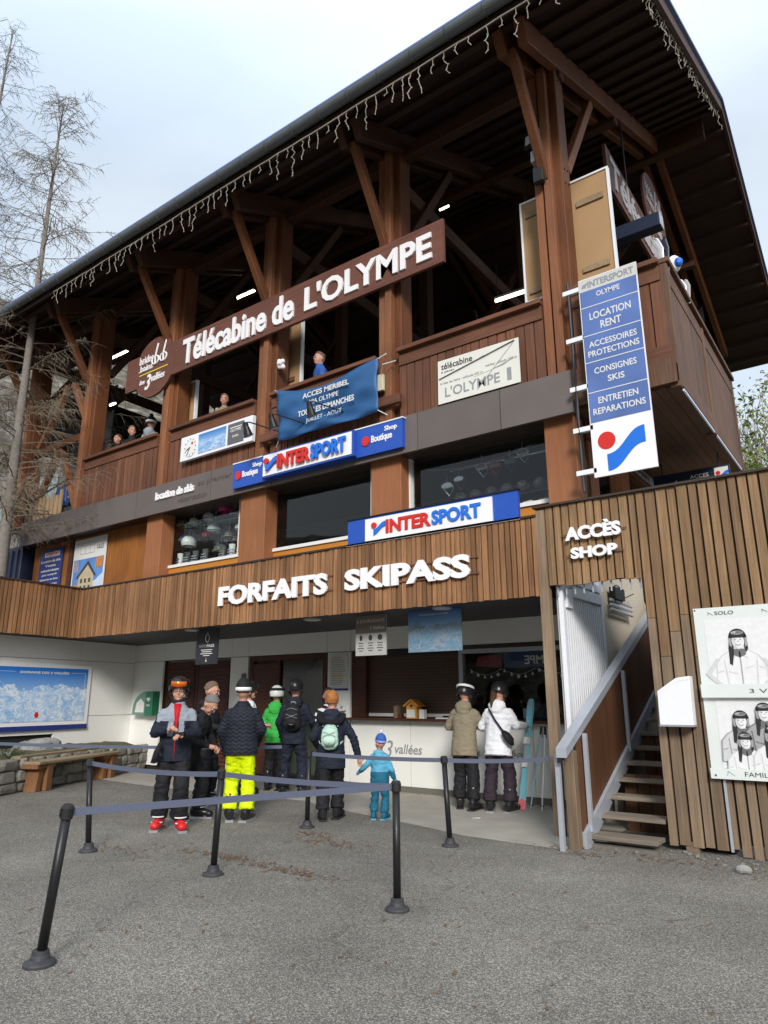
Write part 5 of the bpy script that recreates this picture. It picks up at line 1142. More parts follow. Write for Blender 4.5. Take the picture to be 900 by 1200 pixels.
b = T('wooden_bench', 'weathered plank bench on two splayed orange timber legs against the stone wall', 'bench', (-13.25, 8.4, 0))
P0, P1 = Vector((-12.62, 6.98, 0)), Vector((-13.80, 9.44, 0)); BU = (P1-P0).normalized(); BF = Fr(P0, BU); Lb = (P1-P0).length
BF.rect(0, .465, Lb, .515, -.40, .02).build('seat', W_BENCH, b, bevel=.006); BF.rect(.05, .53, Lb+.15, .60, -.62, -.42).build('back_plank', W_BENCH, b, bevel=.006)
for u in (.25, 2.35):
    BF.poly([(u-.19,0),(u-.05,0),(u+.02,.46),(u-.12,.46)], -.30, -.06).build('leg', W_LEG, b, bevel=.006); BF.poly([(u+.02,0),(u+.19,0),(u+.16,.46),(u+.03,.46)], -.22, .0).build('leg', W_LEG, b, bevel=.006)
    BF.rect(u-.25, .39, u+.28, .462, -.36, -.02).build('cross_bearer', W_LEG, b, bevel=.006)
# dwarf conifer
GRN = plain('conifer_green', (.035,.065,.018), .8, var=.5, scale=30); random.seed(5)
cf = T('dwarf_conifer', 'dark green dwarf conifer on the stone wall at the left edge', 'shrub', (-13.35, 6.75, .5))
mb = MB()
for _ in range(70):
    a, e_ = rnd(0,2*pi), rnd(.1,1.2); l = rnd(.2,.5); p = Vector((-13.35, 6.75, .52)); d = Vector((cos(a)*cos(e_), sin(a)*cos(e_)*1.6, sin(e_)*.8))*l
    for k in range(26):
        q = p+d*(k/26)*1.15+Vector((0,0,-.1*(k/26)**2)); s_ = Vector((rnd(-1,1), rnd(-1,1), rnd(-.2,1))).normalized()*rnd(.03,.07); w_ = s_.cross(Vector((rnd(-1,1),rnd(-1,1),rnd(-1,1)))).normalized()*.006
        mb.add([q-w_, q+w_, q+s_], [(0,1,2)])
mb.build('foliage', GRN, cf); mb = MB()
for k in range(5): mb.tube([(-13.35,6.75,.45),(-13.35+rnd(-.1,.1),6.75+rnd(-.2,.2),.75)], [.02,.008], 6)
mb.build('stem', BARK, cf)
# ================================================================== COUNTER ITEMS
t = T('birdhouse_box', 'small orange wooden birdhouse shaped box on the ticket counter', 'box', (-7.02, 10.58, 1.245)); fr = at(10.50)
fr.rect(-7.13, 1.245, -6.92, 1.46, -.18, 0).build('body', W_BIRD, t); fr.poly([(-7.13,1.462),(-6.92,1.462),(-7.025,1.54)], -.18, 0).build('gable', W_BIRD, t)
fr.poly([(-7.19,1.46),(-7.025,1.575),(-7.025,1.548),(-7.17,1.445)], -.21, .03).build('roof_board', W_BIRD, t); fr.poly([(-7.025,1.575),(-6.86,1.46),(-6.88,1.445),(-7.025,1.548)], -.21, .03).build('roof_board', W_BIRD, t)
fr.disc(-7.025, 1.46, .025, .025, .001, .004, n=14).build('entrance_hole', BLACK, t); fr.rect(-7.12, 1.265, -6.95, 1.40, .001, .005).build('white_label', PAPER, t)
for (x0, x1, z1, m_, lab, nm) in ((-6.88,-6.78,1.40,PAPER,'small white block beside the birdhouse box','card_box'), (-7.42,-7.34,1.46,W_SLATD,'grey upright block on the counter left of the birdhouse box','wooden_block'), (-7.33,-7.26,1.34,W_DARK,'dark red small block between grey block and birdhouse box','wooden_block'), (-6.55,-6.3,1.27,PAPER,'stack of white leaflets lying on the counter by the beige jacket','leaflet_stack'), (-6.42,-6.2,1.30,BLACK,'black tray lying on the counter next to the beige jacket','tray')):
    tag(MB().box((x0,10.52+(.03 if 'tray' in nm else 0),1.246 if nm != 'tray' else 1.272), (x1,10.62,z1)).build(nm, m_, bevel=.004), lab, nm.replace('_',' '))
t = T('payment_terminal', 'dark monitor and terminals behind the glass of the right ticket window', 'monitor', (-4.75, 11.0, 1.25))
MB().box((-4.95,10.95,1.26),(-4.70,11.0,1.52)).build('screen_back', DARKM, t, bevel=.01); MB().box((-4.66,10.95,1.26),(-4.5,11.1,1.48)).build('card_reader', plain('terminal_green',(.22,.28,.10),.5), t, bevel=.01); MB().box((-5.15,11.0,1.26),(-5.0,11.1,1.42)).build('printer', GAL, t, bevel=.01)
# skis and poles
sk = T('skis', 'pale blue skis with pink tails standing against the ticket counter', 'skis', (-4.72, 10.1, 0)); random.seed(2)
SKB = plain('ski_pale_blue', (.22,.56,.68), .3, var=.12, scale=6); PINK = plain('ski_pink', (.80,.16,.20), .35)
def ski(x, par, off):
    f_ = Fr((x, 10.02+off, .01), (1,0,.01), (.01,.33,1)); pts = [(-.043,.0),(.043,.0),(.046,.10),(.036,.5),(.034,.85),(.045,1.35),(.05,1.5),(.04,1.60),(.02,1.645),(-.02,1.645),(-.04,1.60),(-.05,1.5),(-.045,1.35),(-.034,.85),(-.036,.5),(-.046,.10)]
    o = f_.poly(pts, 0, .014).build('ski', SKB, par, bevel=.003)
    f_.poly([(-.044,0),(.044,0),(.047,.13),(.0,.17),(-.047,.11)], .0145, .017).build('tail_print', PINK, o)
    f_.rect(-.03,.60,.03,.68,.015,.05).build('heel_binding', WHITE, o); f_.rect(-.034,.94,.034,1.04,.015,.055).build('toe_binding', WHITE, o); f_.rect(-.018,.68,.018,.94,.015,.028).build('binding_track', GAL, o)
    f_.disc(0,1.56,.03,.04,.0145,.017).build('tip_print', GAL, o)
ski(-4.80, sk, 0); ski(-4.79, sk, .028)
for k, (x, m_) in enumerate(((-4.60, SKB), (-4.54, WMET))):
    t = T('ski_pole', ['pale blue ski pole leaning beside the skis with black grip', 'thin silver ski pole leaning beside the skis with black grip'][k], 'ski pole', (x, 10.1, 0), 'ski poles leaning against the counter')
    a, b_ = Vector((x-.10+k*.12, 10.12, 0)), Vector((x+.0, 10.46, 1.16)); d = (b_-a).normalized()
    MB().tube([a, a+d*.04, b_-d*.12], [.003,.009,.011], 8).build('shaft', m_, t); MB().tube([b_-d*.12, b_-d*.11, b_-d*.02, b_], [.013,.018,.019,.022], 10).build('grip', BLACK, t)
    MB().tube([a+d*.07, a+d*.075], [.035,.035], 12).build('basket', BLACK, t); MB().tube([b_, b_+Vector((.03,-.03,-.06)), b_+Vector((.02,-.03,-.16)), b_-d*.1], .006, 5).build('strap', BLACK, t)
# ================================================================== SHOP WINDOW GOODS
random.seed(21)
def helmet(loc, r, m_, lab, rz=0, gog=None):
    r *= 1.2
    t = T('ski_helmet', lab, 'helmet', loc, 'helmets and boots displayed in the shop windows', rz)
    mb = MB(); nl, na = 9, 18; vs = []
    for i in range(nl+1):
        th = (pi*.60)*i/nl
        for k in range(na):
            ph = 2*pi*k/na; cut = 1.0 if i < nl-1 else (.97 if sin(ph) > 0 else .93)
            vs.append((r*sin(th)*cos(ph)*.88*cut, r*sin(th)*sin(ph)*1.08*cut, r*cos(th)))
    fs = [(i*na+k, (i+1)*na+k, (i+1)*na+(k+1)%na, i*na+(k+1)%na) for i in range(nl) for k in range(na)]
    o = mkl('shell', mb.add(vs, fs), m_, t); 
    mb = MB().tube([(-r*.8,0,-r*.3),(-r*.45,-r*.4,-r*1.1),(0,-r*.5,-r*1.3),(r*.45,-r*.4,-r*1.1),(r*.8,0,-r*.3)], .008, 5); mkl('chin_strap', mb, BLACK, t)
    mb = MB()
    for a in (-.4, 0, .4): mb.add([(r*sin(a)*.7-.01,-r*.75,r*.66),(r*sin(a)*.7+.01,-r*.75,r*.66),(r*sin(a)*.7+.01,-r*.3,r*1.0),(r*sin(a)*.7-.01,-r*.3,r*1.0)], [(0,1,2,3)])
    mkl('vent', mb, BLACK, t)
    if gog: mkl('goggle_band', MB().tube([(r*.93*cos(a), r*1.12*sin(a), -.02) for a in [2*pi*k/16 for k in range(17)]], [(.004,.018)]*17, 6), gog, t)
    return t
def mkl(name, mb, m_, par, smooth=True, label=None):
    me = meshof(mb, m_, smooth, name=name); o = bpy.data.objects.new(name, me); COL.objects.link(o); o.parent = par; MW[o.name] = Matrix.Identity(4)
    if label: o['label'] = label
    return o
PK = plain('pink_shell', (.55,.04,.22), .3); YG = plain('yellow_green', (.6,.65,.05), .4); GRSH = plain('grey_shell', (.10,.10,.11), .35); WSH = plain('white_shell', (.66,.70,.68), .3)
for a in (((-12.05,9.44,4.83), .15, WSH, 'largest white helmet low in the left shop window', .3, None), ((-11.25,9.44,5.02), .12, WSH, 'white helmet in the middle of the left shop window', -.3, BLACK), ((-10.92,9.44,5.40), .13, PK, 'pink helmet hanging in the left shop window', 0, None), ((-11.95,9.46,5.29), .10, WSH, 'small pale helmet upper left in the left shop window', .8, YG), ((-11.45,9.44,5.30), .12, WSH, 'tilted white helmet left of the pink helmet', 1.0, BLACK), ((-12.28,9.44,5.28), .11, GRSH, 'dark helmet with pale rim at the left of the left shop window', .4, YG), ((-10.62,9.44,5.28), .09, GRSH, 'small grey helmet right of the pink helmet', .2, WSH), ((-11.2,9.60,4.60), .13, GRSH, 'grey helmet with a yellow tag above the boots', .1, YG), ((-11.75,9.7,5.26), .11, BLACK, 'black helmet barely visible between the white ones in the left shop window', .1, None), ((-12.3,9.5,4.95), .10, plain('blue_shell', (.05,.14,.34), .3), 'blue helmet at the left edge of the left shop window', .5, WSH), ((-10.5,9.5,4.95), .10, WSH, 'white helmet low at the right edge of the left shop window', -.4, BLACK), ((-11.6,9.55,4.95), .10, plain('red_shell', (.40,.03,.03), .3), 'red helmet in the centre of the left shop window', .2, BLACK), ((-10.85,9.5,4.85), .09, GRSH, 'small grey helmet below the pink helmet', .2, YG)):
    h = helmet(*a); hk = Vector(a[0])
    mkl('hook', MB().tube([(0,0,a[1]),(0,.02,a[1]+.25),(.05,.02,a[1]+.3)], .006, 5), GAL, h)
def boot(x, m_, lab, z=4.29, h=.36):
    t = T('ski_boot', lab, 'ski boot', (x, 9.42, z), 'helmets and boots displayed in the shop windows', rnd(-.5,.5))
    mkl('shell', MB().tube([(0,-.14,.04),(0,-.06,.05),(0,.03,.08),(0,.06,.16),(0,.05,h)], [(.035,.045),(.05,.05),(.06,.055),(.055,.06),(.065,.07)], 10), m_, t)
    mkl('sole', MB().box((-.045,-.17,0),(.045,.12,.035)), BLACK, t, False); mb = MB()
    for k in range(3): mb.box((-.065,-.03+.01*k,.12+.055*k),(.065,-.015+.01*k,.14+.055*k))
    mkl('buckle', mb, GAL, t, False)
for k, (x, m_, lab) in enumerate(((-12.36,WSH,'white ski boot at the left end of the left shop window sill'), (-12.1,GRSH,'first dark ski boot right of the white one on the window sill'), (-11.83,GRSH,'second dark ski boot right of the white one on the window sill'), (-11.52,GRSH,'dark ski boot left of the grey helmet on the window sill'), (-10.98,GRSH,'dark ski boot right of the grey helmet on the window sill'), (-10.68,WSH,'left white ski boot of the pair at the right end of the window sill'), (-10.42,WSH,'right white ski boot of the pair at the right end of the window sill'))): boot(x, m_, lab)
def goggles(loc, m_, lens, lab):
    t = T('ski_goggles', lab, 'goggles', loc, 'goggles hanging in the right shop window'); n = 16
    prof = [(.10*cos(2*pi*k/n), .055*sin(2*pi*k/n)*(.75 if abs(2*pi*k/n-1.5*pi) < .4 else 1)) for k in range(n)]
    f_ = Fr((0,0,0)); mkl('frame', f_.poly(prof, -.03, 0), m_, t, False); mkl('lens', f_.poly([(a*.85,b*.8) for a, b in prof], .001, .006), lens, t, False)
    mkl('strap', MB().tube([(-.10,.02,0),(-.08,.08,-.05),(0,.09,-.16),(.08,.08,-.05),(.10,.02,0)], [(.016,.003)]*5, 6), m_, t); mkl('hook', MB().tube([(0,.0,.05),(0,.02,.2)], .004, 4), GAL, t)
LN = plain('silver_lens', (.30,.32,.34), .12, metal=.6)
for k, (x, z, m_, lab) in enumerate(((-5.60,4.98,WSH,'lowest left pair of goggles in the right shop window'), (-5.37,5.05,GRSH,'second pair of goggles hanging low on the left in the right shop window'), (-4.95,5.18,WSH,'middle pair of goggles in the right shop window'), (-4.72,5.17,RED,'goggles with a red strap in the right shop window'), (-4.45,5.17,GRSH,'dark goggles right of the red strapped pair in the right shop window'), (-4.23,5.28,WSH,'highest rightmost pair of goggles in the right shop window'))): goggles((x, 9.5, z), m_, LN, lab)
t = T('goggle_wire', 'thin wire holding the goggles inside the right shop window', 'wire', (-5, 9.5, 5.2)); mkl('wire', MB().tube([(x, 0, .12*((x+.1)**2)+.03) for x in [(-1+.1*k) for k in range(21)]], .005, 4), GAL, t)
random.seed(31)
for k, (x, z, w_, lab) in enumerate(((-5.62,4.33,.12,'small blue and white box on the right shop window sill, left end'), (-5.42,4.33,.10,'cream box second from the left on the right shop window sill'), (-4.85,4.33,.12,'cream box in the middle of the right shop window sill'), (-4.68,4.33,.10,'small blue and white box right of the middle on the right shop window sill'), (-4.15,4.33,.16,'pale folded goods at the right end of the right shop window sill'), (-3.9,4.33,.14,'green and white folded goods in the right corner of the shop window'))):
    t = T('display_box', lab, 'box', (x, 9.45, z), 'small boxed goods on the right window sill', rnd(-.3,.3)); mkl('carton', MB().box((-w_/2,-.04,0),(w_/2,.04,.12)), PAPER if k % 2 == 0 else plain('cream_card', (.55,.50,.38), .6), t, False); mkl('print', MB().box((-w_/2+.02,-.044,.02),(w_/2-.02,-.0405,.08)), [SBLUE, GPRINT, RED, SBLUE, RED, GREEN][k], t, False)
for k in range(6):
    x = -8.9+k*.33; t = T('sill_card', 'small white card on the sill of the middle shop window, number %s from the left' % ['one','two','three','four','five','six'][k], 'card', (x, 9.45, 4.27), 'white cards on the middle shop window sill'); mkl('card', MB().box((-.03,-.01,0),(.03,0,.07)), GPRINT if k % 2 else PAPER, t, False); mkl('foot', MB().box((-.03,-.01,-.004),(.03,.04,0)), PAPER, t, False)
for i, (a, b) in enumerate(((-12.4,-10.3),(-6.0,-3.8))):
    t = T('upper_display_rack', ['dark rack of stacked goods at the back of the left shop window', 'dark rack with rounded goods along the top of the right shop window'][i], 'rack', (a, 10.3, 4.1))
    for z in (.1, .75, 1.4): mkl('shelf', MB().box((0,0,z),(b-a,.3,z+.03)), DARKM, t, False)
    mb = MB()
    for k in range(7):
        for z in (.13, .78): mb.ell((.15+k*.3, .12, z+.12), (.12,.12,.13), 10, 7)
    o = mkl('stacked_goods', mb, plain('dim_goods', (.06,.06,.07), .4), t); o['kind'] = 'stuff'
# ================================================================== PEOPLE
def fabric(name, c, rough=.75, bump=.25, scale=35): return plain(name, c, rough, var=.16, scale=9, bump=bump, bscale=scale, spec=.25)
def quilted(name, c, vs_=.052):
    """puffer fabric with chevron stitched channels"""
    m, t, b = nodes_mat(name); n, l = t.nodes.new, t.links.new; sv(b, 'Base Color', rgb(c)); sv(b, 'Roughness', .68); sv(b, 'Specular IOR Level', .25)
    tc = n('ShaderNodeTexCoord'); sx = n('ShaderNodeSeparateXYZ'); l(tc.outputs['Object'], sx.inputs[0])
    tri = n('ShaderNodeMath'); tri.operation = 'PINGPONG'; tri.inputs[1].default_value = .045; l(sx.outputs[0], tri.inputs[0])
    ad = n('ShaderNodeMath'); ad.operation = 'MULTIPLY_ADD'; ad.inputs[1].default_value = .7; l(tri.outputs[0], ad.inputs[0]); l(sx.outputs[2], ad.inputs[2])
    pp = n('ShaderNodeMath'); pp.operation = 'PINGPONG'; pp.inputs[1].default_value = vs_/2; l(ad.outputs[0], pp.inputs[0])
    ml = n('ShaderNodeMath'); ml.operation = 'MULTIPLY'; ml.inputs[1].default_value = 2/vs_; l(pp.outputs[0], ml.inputs[0])
    pw = n('ShaderNodeMath'); pw.operation = 'POWER'; pw.inputs[1].default_value = .5; l(ml.outputs[0], pw.inputs[0])
    bp = n('ShaderNodeBump'); bp.inputs['Strength'].default_value = 1; bp.inputs['Distance'].default_value = .010; l(pw.outputs[0], bp.inputs['Height']); l(bp.outputs[0], b.inputs['Normal']); return m
C_BLK = fabric('black_cloth', (.014, .014, .017)); C_NAVY = fabric('navy_cloth', (.014, .018, .032)); C_GREY = fabric('pale_grey_cloth', (.27, .295, .34)); C_RED = fabric('red_cloth', (.50, .012, .02))
C_GREEN = fabric('green_cloth', (.045, .42, .07)); C_BEIGE = fabric('taupe_cloth', (.235, .200, .140)); C_WHITE = fabric('white_cloth', (.74, .75, .80)); C_LIME = fabric('acid_yellow_cloth', (.62, .78, .0), .6)
C_TEAL = fabric('teal_cloth', (.015, .12, .20)); C_SKYB = fabric('light_blue_cloth', (.10, .36, .54)); C_PLUM = fabric('dark_plum_cloth', (.030, .020, .030)); C_MINT = fabric('mint_cloth', (.44, .62, .52), .6); C_BLUE = fabric('blue_cloth_top', (.03, .10, .36))
C_PUFF = quilted('navy_puffer', (.016, .018, .030)); C_FUR = fabric('black_fur', (.012, .011, .014), .95, 1., 60); C_TART = fabric('tartan_scarf', (.28, .10, .20)); C_FURP = fabric('pale_fur', (.45, .38, .25), .95, 1., 60)
HGREY = fabric('grey_hair', (.17, .16, .155), .7, .6, 90); HGING = fabric('ginger_hair', (.34, .13, .04), .7, .6, 90); HBRN = fabric('brown_hair', (.07, .04, .022), .7, .6, 90); HBLD = fabric('cropped_hair', (.15, .105, .075), .7, .5, 90)
RBOOT = plain('red_boot_shell', (.60, .02, .025), .25); BBOOT = plain('black_boot_shell', (.016, .016, .018), .3); LENSO = plain('orange_goggle_lens', (.75, .16, .02), .08, metal=.5); LENSD = plain('dark_goggle_lens', (.03, .03, .04), .08)
EYEW = plain('eye_white', (.7, .7, .68), .3); LIP = plain('lip', (.40, .14, .11), .5)
def shell(name, mb, mats, par, voxel=.014, smooth=6, wr=0., wscale=7, zones=None, extra=None, seed=0, label=None):
    me0 = bpy.data.meshes.new('tmp'); me0.from_pydata(mb.v, [], mb.f); o0 = bpy.data.objects.new('tmp', me0)
    m1 = o0.modifiers.new('r', 'REMESH'); m1.mode = 'VOXEL'; m1.voxel_size = voxel*LOD[0]
    m2 = o0.modifiers.new('s', 'SMOOTH'); m2.iterations = smooth; m2.factor = .5
    me = evalmesh(o0); SCRAP.append(me0)
    me.name = name
    if wr:
        new = []
        for c, nn in [(v.co.copy(), v.normal.copy()) for v in me.vertices]:
            d = Vector((c.x*wscale, c.y*wscale, c.z*wscale*1.9+seed))
            k = noise.noise(d)+.5*noise.noise(d*2.3); new += list(c+nn*(wr*.35-abs(k)*wr))
        me.vertices.foreach_set('co', new); me.update()
    for m_ in (mats if isinstance(mats, (list, tuple)) else [mats]): me.materials.append(m_)
    if zones:
        for p in me.polygons: p.material_index = zones(p.center)
    me.polygons.foreach_set('use_smooth', [True]*len(me.polygons))
    if extra:   # finger chains belong to the same mesh
        import bmesh
        bm = bmesh.new(); bm.from_mesh(me); me2 = bpy.data.meshes.new('x'); me2.from_pydata(extra.v, [], extra.f); me2.polygons.foreach_set('use_smooth', [True]*len(me2.polygons)); bm.from_mesh(me2); bm.to_mesh(me); bm.free(); SCRAP.append(me2)
    o = bpy.data.objects.new(name, me); COL.objects.link(o); o.parent = par; MW[o.name] = Matrix.Identity(4)
    if label: o['label'] = label
    return o
def person(loc, face, H, label, jacket, trousers, head='helmet', hmat=None, hair=None, lean=0, hp=0, hy=0, arms=None, feet=None, gloves=None, jz=.80, bulk=1., hood=None, zones=None, yoke=None,
           goggle=None, boots=BBOOT, sole=WHITE, backpack=None, fur=False, scarf=None, pom=None, knees=None, legs=True, shirt=None, visor=False, wide=1., wr=.02, chin=None, strap=None, hs=1.19, hairlen=.66):
    """face = heading in degrees, 0 looks towards -Y; local +X is the figure's left"""
    k = H/1.75
    if hair in (HGREY, HBLD): hairlen = .55
    t = T('person', label, 'person', loc, None, radians(face)); seed = loc[0]*3.1
    la = radians(lean)
    def up(p):      # torso lean about the hips
        p = Vector(p); d = p-Vector((0,0,.92)); d.rotate(Matrix.Rotation(la, 3, 'X')); return (d+Vector((0,0,.92)))*k
    RH = Matrix.Rotation(radians(hy), 3, 'Z') @ Matrix.Rotation(radians(hp), 3, 'X')
    def hd(p):      # head turn about the neck
        p = (Vector(p)-Vector((0,0,1.50)))*hs; return up(RH @ p+Vector((0,0,1.50)))
    HM = (Matrix.Rotation(la, 3, 'X') @ RH)*hs
    arms = arms or [((-.25,.03,1.14),(-.24,-.06,.90)), ((.25,.03,1.14),(.24,-.06,.90))]
    arms = [((max(-.272, min(.272, E_[0])) if abs(Hn[0]) < .35 else E_[0], E_[1], E_[2]), Hn) for E_, Hn in arms]
    feet = feet or [(-.13,.0), (.13,-.02)]
    b = MB()
    # torso and neck
    rings = [(.86,.155,.115),(.98,.15,.11),(1.10,.145,.105),(1.25,.15,.105),(1.36,.14,.09),(1.43,.085,.07),(1.50,.062,.062),(1.56,.055,.06)]
    b.tube([up((0,0,z)) for z, _, _ in rings], [(ry*k, rx*k) for _, rx, ry in rings], 16, up=(0,-1,0))
    # skull, jaw, nose, ears
    b.ell(hd((0,.012,1.655)), (.074*k,.092*k,.098*k), 18, 12, HM); b.ell(hd((0,-.022,1.595)), (.056*k,.062*k,.070*k), 16, 10, HM); b.cap(hd((0,0,1.50)), .054*k, hd((0,.01,1.60)), .056*k)
    b.cap(hd((0,-.088,1.655)), .009*k, hd((0,-.106,1.622)), .013*k, 8); b.ell(hd((0,-.078,1.56)), (.026*k,.016*k,.018*k), 10, 6, HM)
    b.ell(hd((0,-.080,1.675)), (.055*k,.014*k,.012*k), 12, 6, HM)
    for sx_ in (-1, 1): b.ell(hd((sx_*.076,.012,1.628)), (.012*k,.022*k,.032*k), 8, 6, HM); b.ell(hd((sx_*.038,-.060,1.605)), (.022*k,.022*k,.026*k), 8, 6, HM)
    fing = MB(); hands = []
    for (E_, Hn), s_ in zip(arms, (-1, 1)):
        S_ = Vector((s_*.14,0,1.35)); E_, Hn = Vector(E_), Vector(Hn); d = (Hn-E_).normalized()
        b.cap(up(S_), .048*k, up(E_), .038*k); b.cap(up(E_), .040*k, up(Hn), .027*k)
        pc = Hn+d*.045; side = d.cross(Vector((0,0,1))) if abs(d.z) < .9 else d.cross(Vector((0,-1,0))); side.normalize(); nrm = side.cross(d).normalized()
        b.cap(up(Hn), .027*k, up(Hn+d*.085), .034*k, 10); hands.append((Hn, d, side, nrm, s_))
        for q in range(4):      # four bent fingers of unequal length
            o_ = (q-1.5)*.019; L1 = (.030,.036,.033,.026)[q]; r_ = (.0088,.0092,.0088,.0078)[q]
            p0 = Hn+d*.085+side*o_; dirs = [(d*.95-nrm*.25), (d*.65-nrm*.75), (d*.2-nrm*.98)]; pts = [p0-d*.02, p0]
            for dd, f_ in zip(dirs, (1, .75, .6)): pts.append(pts[-1]+dd.normalized()*L1*f_)
            fing.tube([up(p) for p in pts], [r_*k*f for f in (1.1, 1.05, 1, .92, .7)], 7)
        p0 = Hn+d*.03-side*s_*.024; pts = [p0, p0+(d*.6-side*s_*.75-nrm*.2).normalized()*.038, p0+(d*.6-side*s_*.75-nrm*.2).normalized()*.038+(d-nrm*.4).normalized()*.03]
        fing.tube([up(p) for p in pts], [.013*k,.0115*k,.008*k], 7)
    kn = knees or [(f[0]*.92, f[1]-.05) for f in feet]
    for i, (f, s_) in enumerate(zip(feet, (-1, 1))):
        hp_, K, A_ = Vector((s_*.09,0,.88))*k, Vector((kn[i][0], kn[i][1], .50))*k, Vector((f[0], f[1]+.03, .10))*k
        b.cap(hp_, .085*k, K, .058*k); b.cap(K, .058*k, A_, .040*k); b.cap(A_, .040*k, Vector((f[0]*k, (f[1]-.12)*k, .05*k)), .032*k)
    b.ell((0,0,.90*k), (.15*k,.11*k,.10*k), 14, 8)
    gl = None
    shell('body', b, SKIN, t, .0115, 3, extra=fing if not gloves else None)
    # features of the face
    for sx_ in (-1, 1):
        e_ = MB().ell(hd((sx_*.031,-.079,1.648)), (.012*k,.008*k,.008*k), 10, 6, HM); mkl('eye', e_, EYEW, t); e_ = MB().ell(hd((sx_*.031,-.0865,1.648)), (.0055*k,.004*k,.006*k), 8, 5, HM); mkl('iris', e_, BLACK, t)
        mkl('eyebrow', MB().cap(hd((sx_*.016,-.093,1.672)), .0045*k, hd((sx_*.048,-.080,1.674)), .003*k, 6), hair or HGREY, t)
    mkl('mouth', MB().ell(hd((0,-.083,1.583)), (.022*k,.006*k,.006*k), 10, 5, HM), LIP, t)
    # jacket
    j = MB(); B_ = bulk
    rg = [(jz,.190,.148),(jz+.10,.190,.148),(1.02,.178,.138),(1.15,.175,.136),(1.28,.188,.140),(1.37,.182,.126),(1.43,.135,.108),(1.475,.095,.09),(1.52,.080,.082)]
    j.tube([up((0,.0,z)) for z, _, _ in rg], [(ry*k*B_, rx*k*B_*wide) for _, rx, ry in rg], 20, up=(0,-1,0))
    for (E_, Hn), s_ in zip(arms, (-1, 1)):
        S_ = Vector((s_*.150*wide,0,1.365)); E_, Hn = Vector(E_), Vector(Hn); dn = (Hn-E_).normalized()
        j.cap(up(S_), .076*k*B_, up((S_+E_)/2), .066*k*B_); j.cap(up((S_+E_)/2), .066*k*B_, up(E_), .060*k*B_); j.cap(up(E_), .060*k*B_, up(Hn-dn*.01), .047*k*B_)
    if hood: j.ell(up((0,.085,1.47)), (.135*k,.085*k,.085*k), 14, 8); j.ell(up((0,.125,1.42)), (.105*k,.05*k,.10*k), 12, 8)
    shell('jacket', j, jacket, t, .0135, 5, wr, zones=zones, seed=seed)
    if chin or (not hood): mkl('collar', MB().tube([up((0,.0,1.46)), up((0,-.005,1.53)), up((0,-.005,1.545))], [(.088*k,.090*k),(.078*k,.080*k),(.070*k,.072*k)], 18, up=(0,-1,0)), chin or (jacket[0] if isinstance(jacket, (list, tuple)) else jacket), t)
    # hem, cuffs and zip are pieces of their own
    hem = [up((.190*B_*wide*cos(a), .148*B_*sin(a), jz+.012)) for a in [2*pi*q/24 for q in range(25)]]; mkl('hem', MB().tube(hem, .008*k, 6), jacket[-1] if isinstance(jacket, (list, tuple)) else jacket, t)
    if not backpack or backpack: mkl('zip', MB().tube([up((0,-.155*B_-(.0 if z > 1.3 else .0), z)) for z in (jz+.02, 1.0, 1.15)]+[up((0,-.15*B_,1.28)), up((0,-.135*B_,1.38)), up((0,-.10,1.47))], .005*k, 5), shirt or (sole if zones else (jacket[0] if isinstance(jacket, (list, tuple)) else jacket)), t)
    for (Hn, d, side, nrm, s_) in hands:
        mkl('cuff', MB().tube([up(Hn-d*.045), up(Hn-d*.0)], [.046*k*B_,.042*k*B_], 12), jacket[-1] if isinstance(jacket, (list, tuple)) else jacket, t)
        if gloves:
            g = MB().cap(up(Hn-d*.02), .042*k, up(Hn+d*.08), .045*k, 12)
            for q in range(4):
                o_ = (q-1.5)*.022; p0 = Hn+d*.10+side*o_; g.cap(up(p0), .014*k, up(p0+d*(.03,.04,.036,.028)[q]-nrm*.03), .012*k, 8)
            g.cap(up(Hn+d*.02-side*s_*.03), .016*k, up(Hn+d*.07-side*s_*.06), .012*k, 8); shell('glove', g, gloves, t, .009, 2)
    # trousers and boots
    tr = MB(); tr.tube([(0,0,z*k) for z in (.80,.88,.98,1.04)], [(.128*k,.168*k),(.132*k,.17*k),(.122*k,.16*k),(.115*k,.15*k)], 18, up=(0,-1,0))
    for i, (f, s_) in enumerate(zip(feet, (-1, 1))):
        hp_, K, A_ = Vector((s_*.088,0,.84))*k, Vector((kn[i][0], kn[i][1], .50))*k, Vector((f[0], f[1]+.02, .15))*k
        tr.cap(hp_, .107*k, K, .090*k); tr.tube([K+Vector((0,0,.05)), K, (K+A_)/2, A_], [.090*k,.090*k,.093*k,.102*k], 14)
    if legs: shell('trousers', tr, trousers, t, .0135, 4, .028, 6, seed=seed+9)
    for i, (f, s_) in enumerate(zip(feet, (-1, 1))):
        x, y = f[0]*k, f[1]*k; q_ = k*1.16; yaw_ = s_*.22
        Tb = lambda p: (x+(p[0]*cos(yaw_)-p[1]*sin(yaw_))*q_, y+(p[0]*sin(yaw_)+p[1]*cos(yaw_))*q_, p[2]*q_)
        bo = MB().tube([Tb(p) for p in ((0,.10,.075),(0,.03,.080),(0,-.08,.065),(0,-.16,.055),(0,-.19,.05))], [(.055*q_,.040*q_),(.068*q_,.052*q_),(.052*q_,.056*q_),(.040*q_,.050*q_),(.02*q_,.03*q_)], 14); bo.cap(Tb((0,.03,.08)), .055*q_, Tb((0,.02,.26)), .060*q_)
        bt = shell('boot', bo, boots, t, .011, 3)
        so_ = MB().box((-.046,-.19,.0), (.046,.13,.022)); so_.v = [Tb(p) for p in so_.v]
        mkl('sole', so_, GPRINT if sole is WHITE else (BLACKR if sole is RED else sole), bt, False)
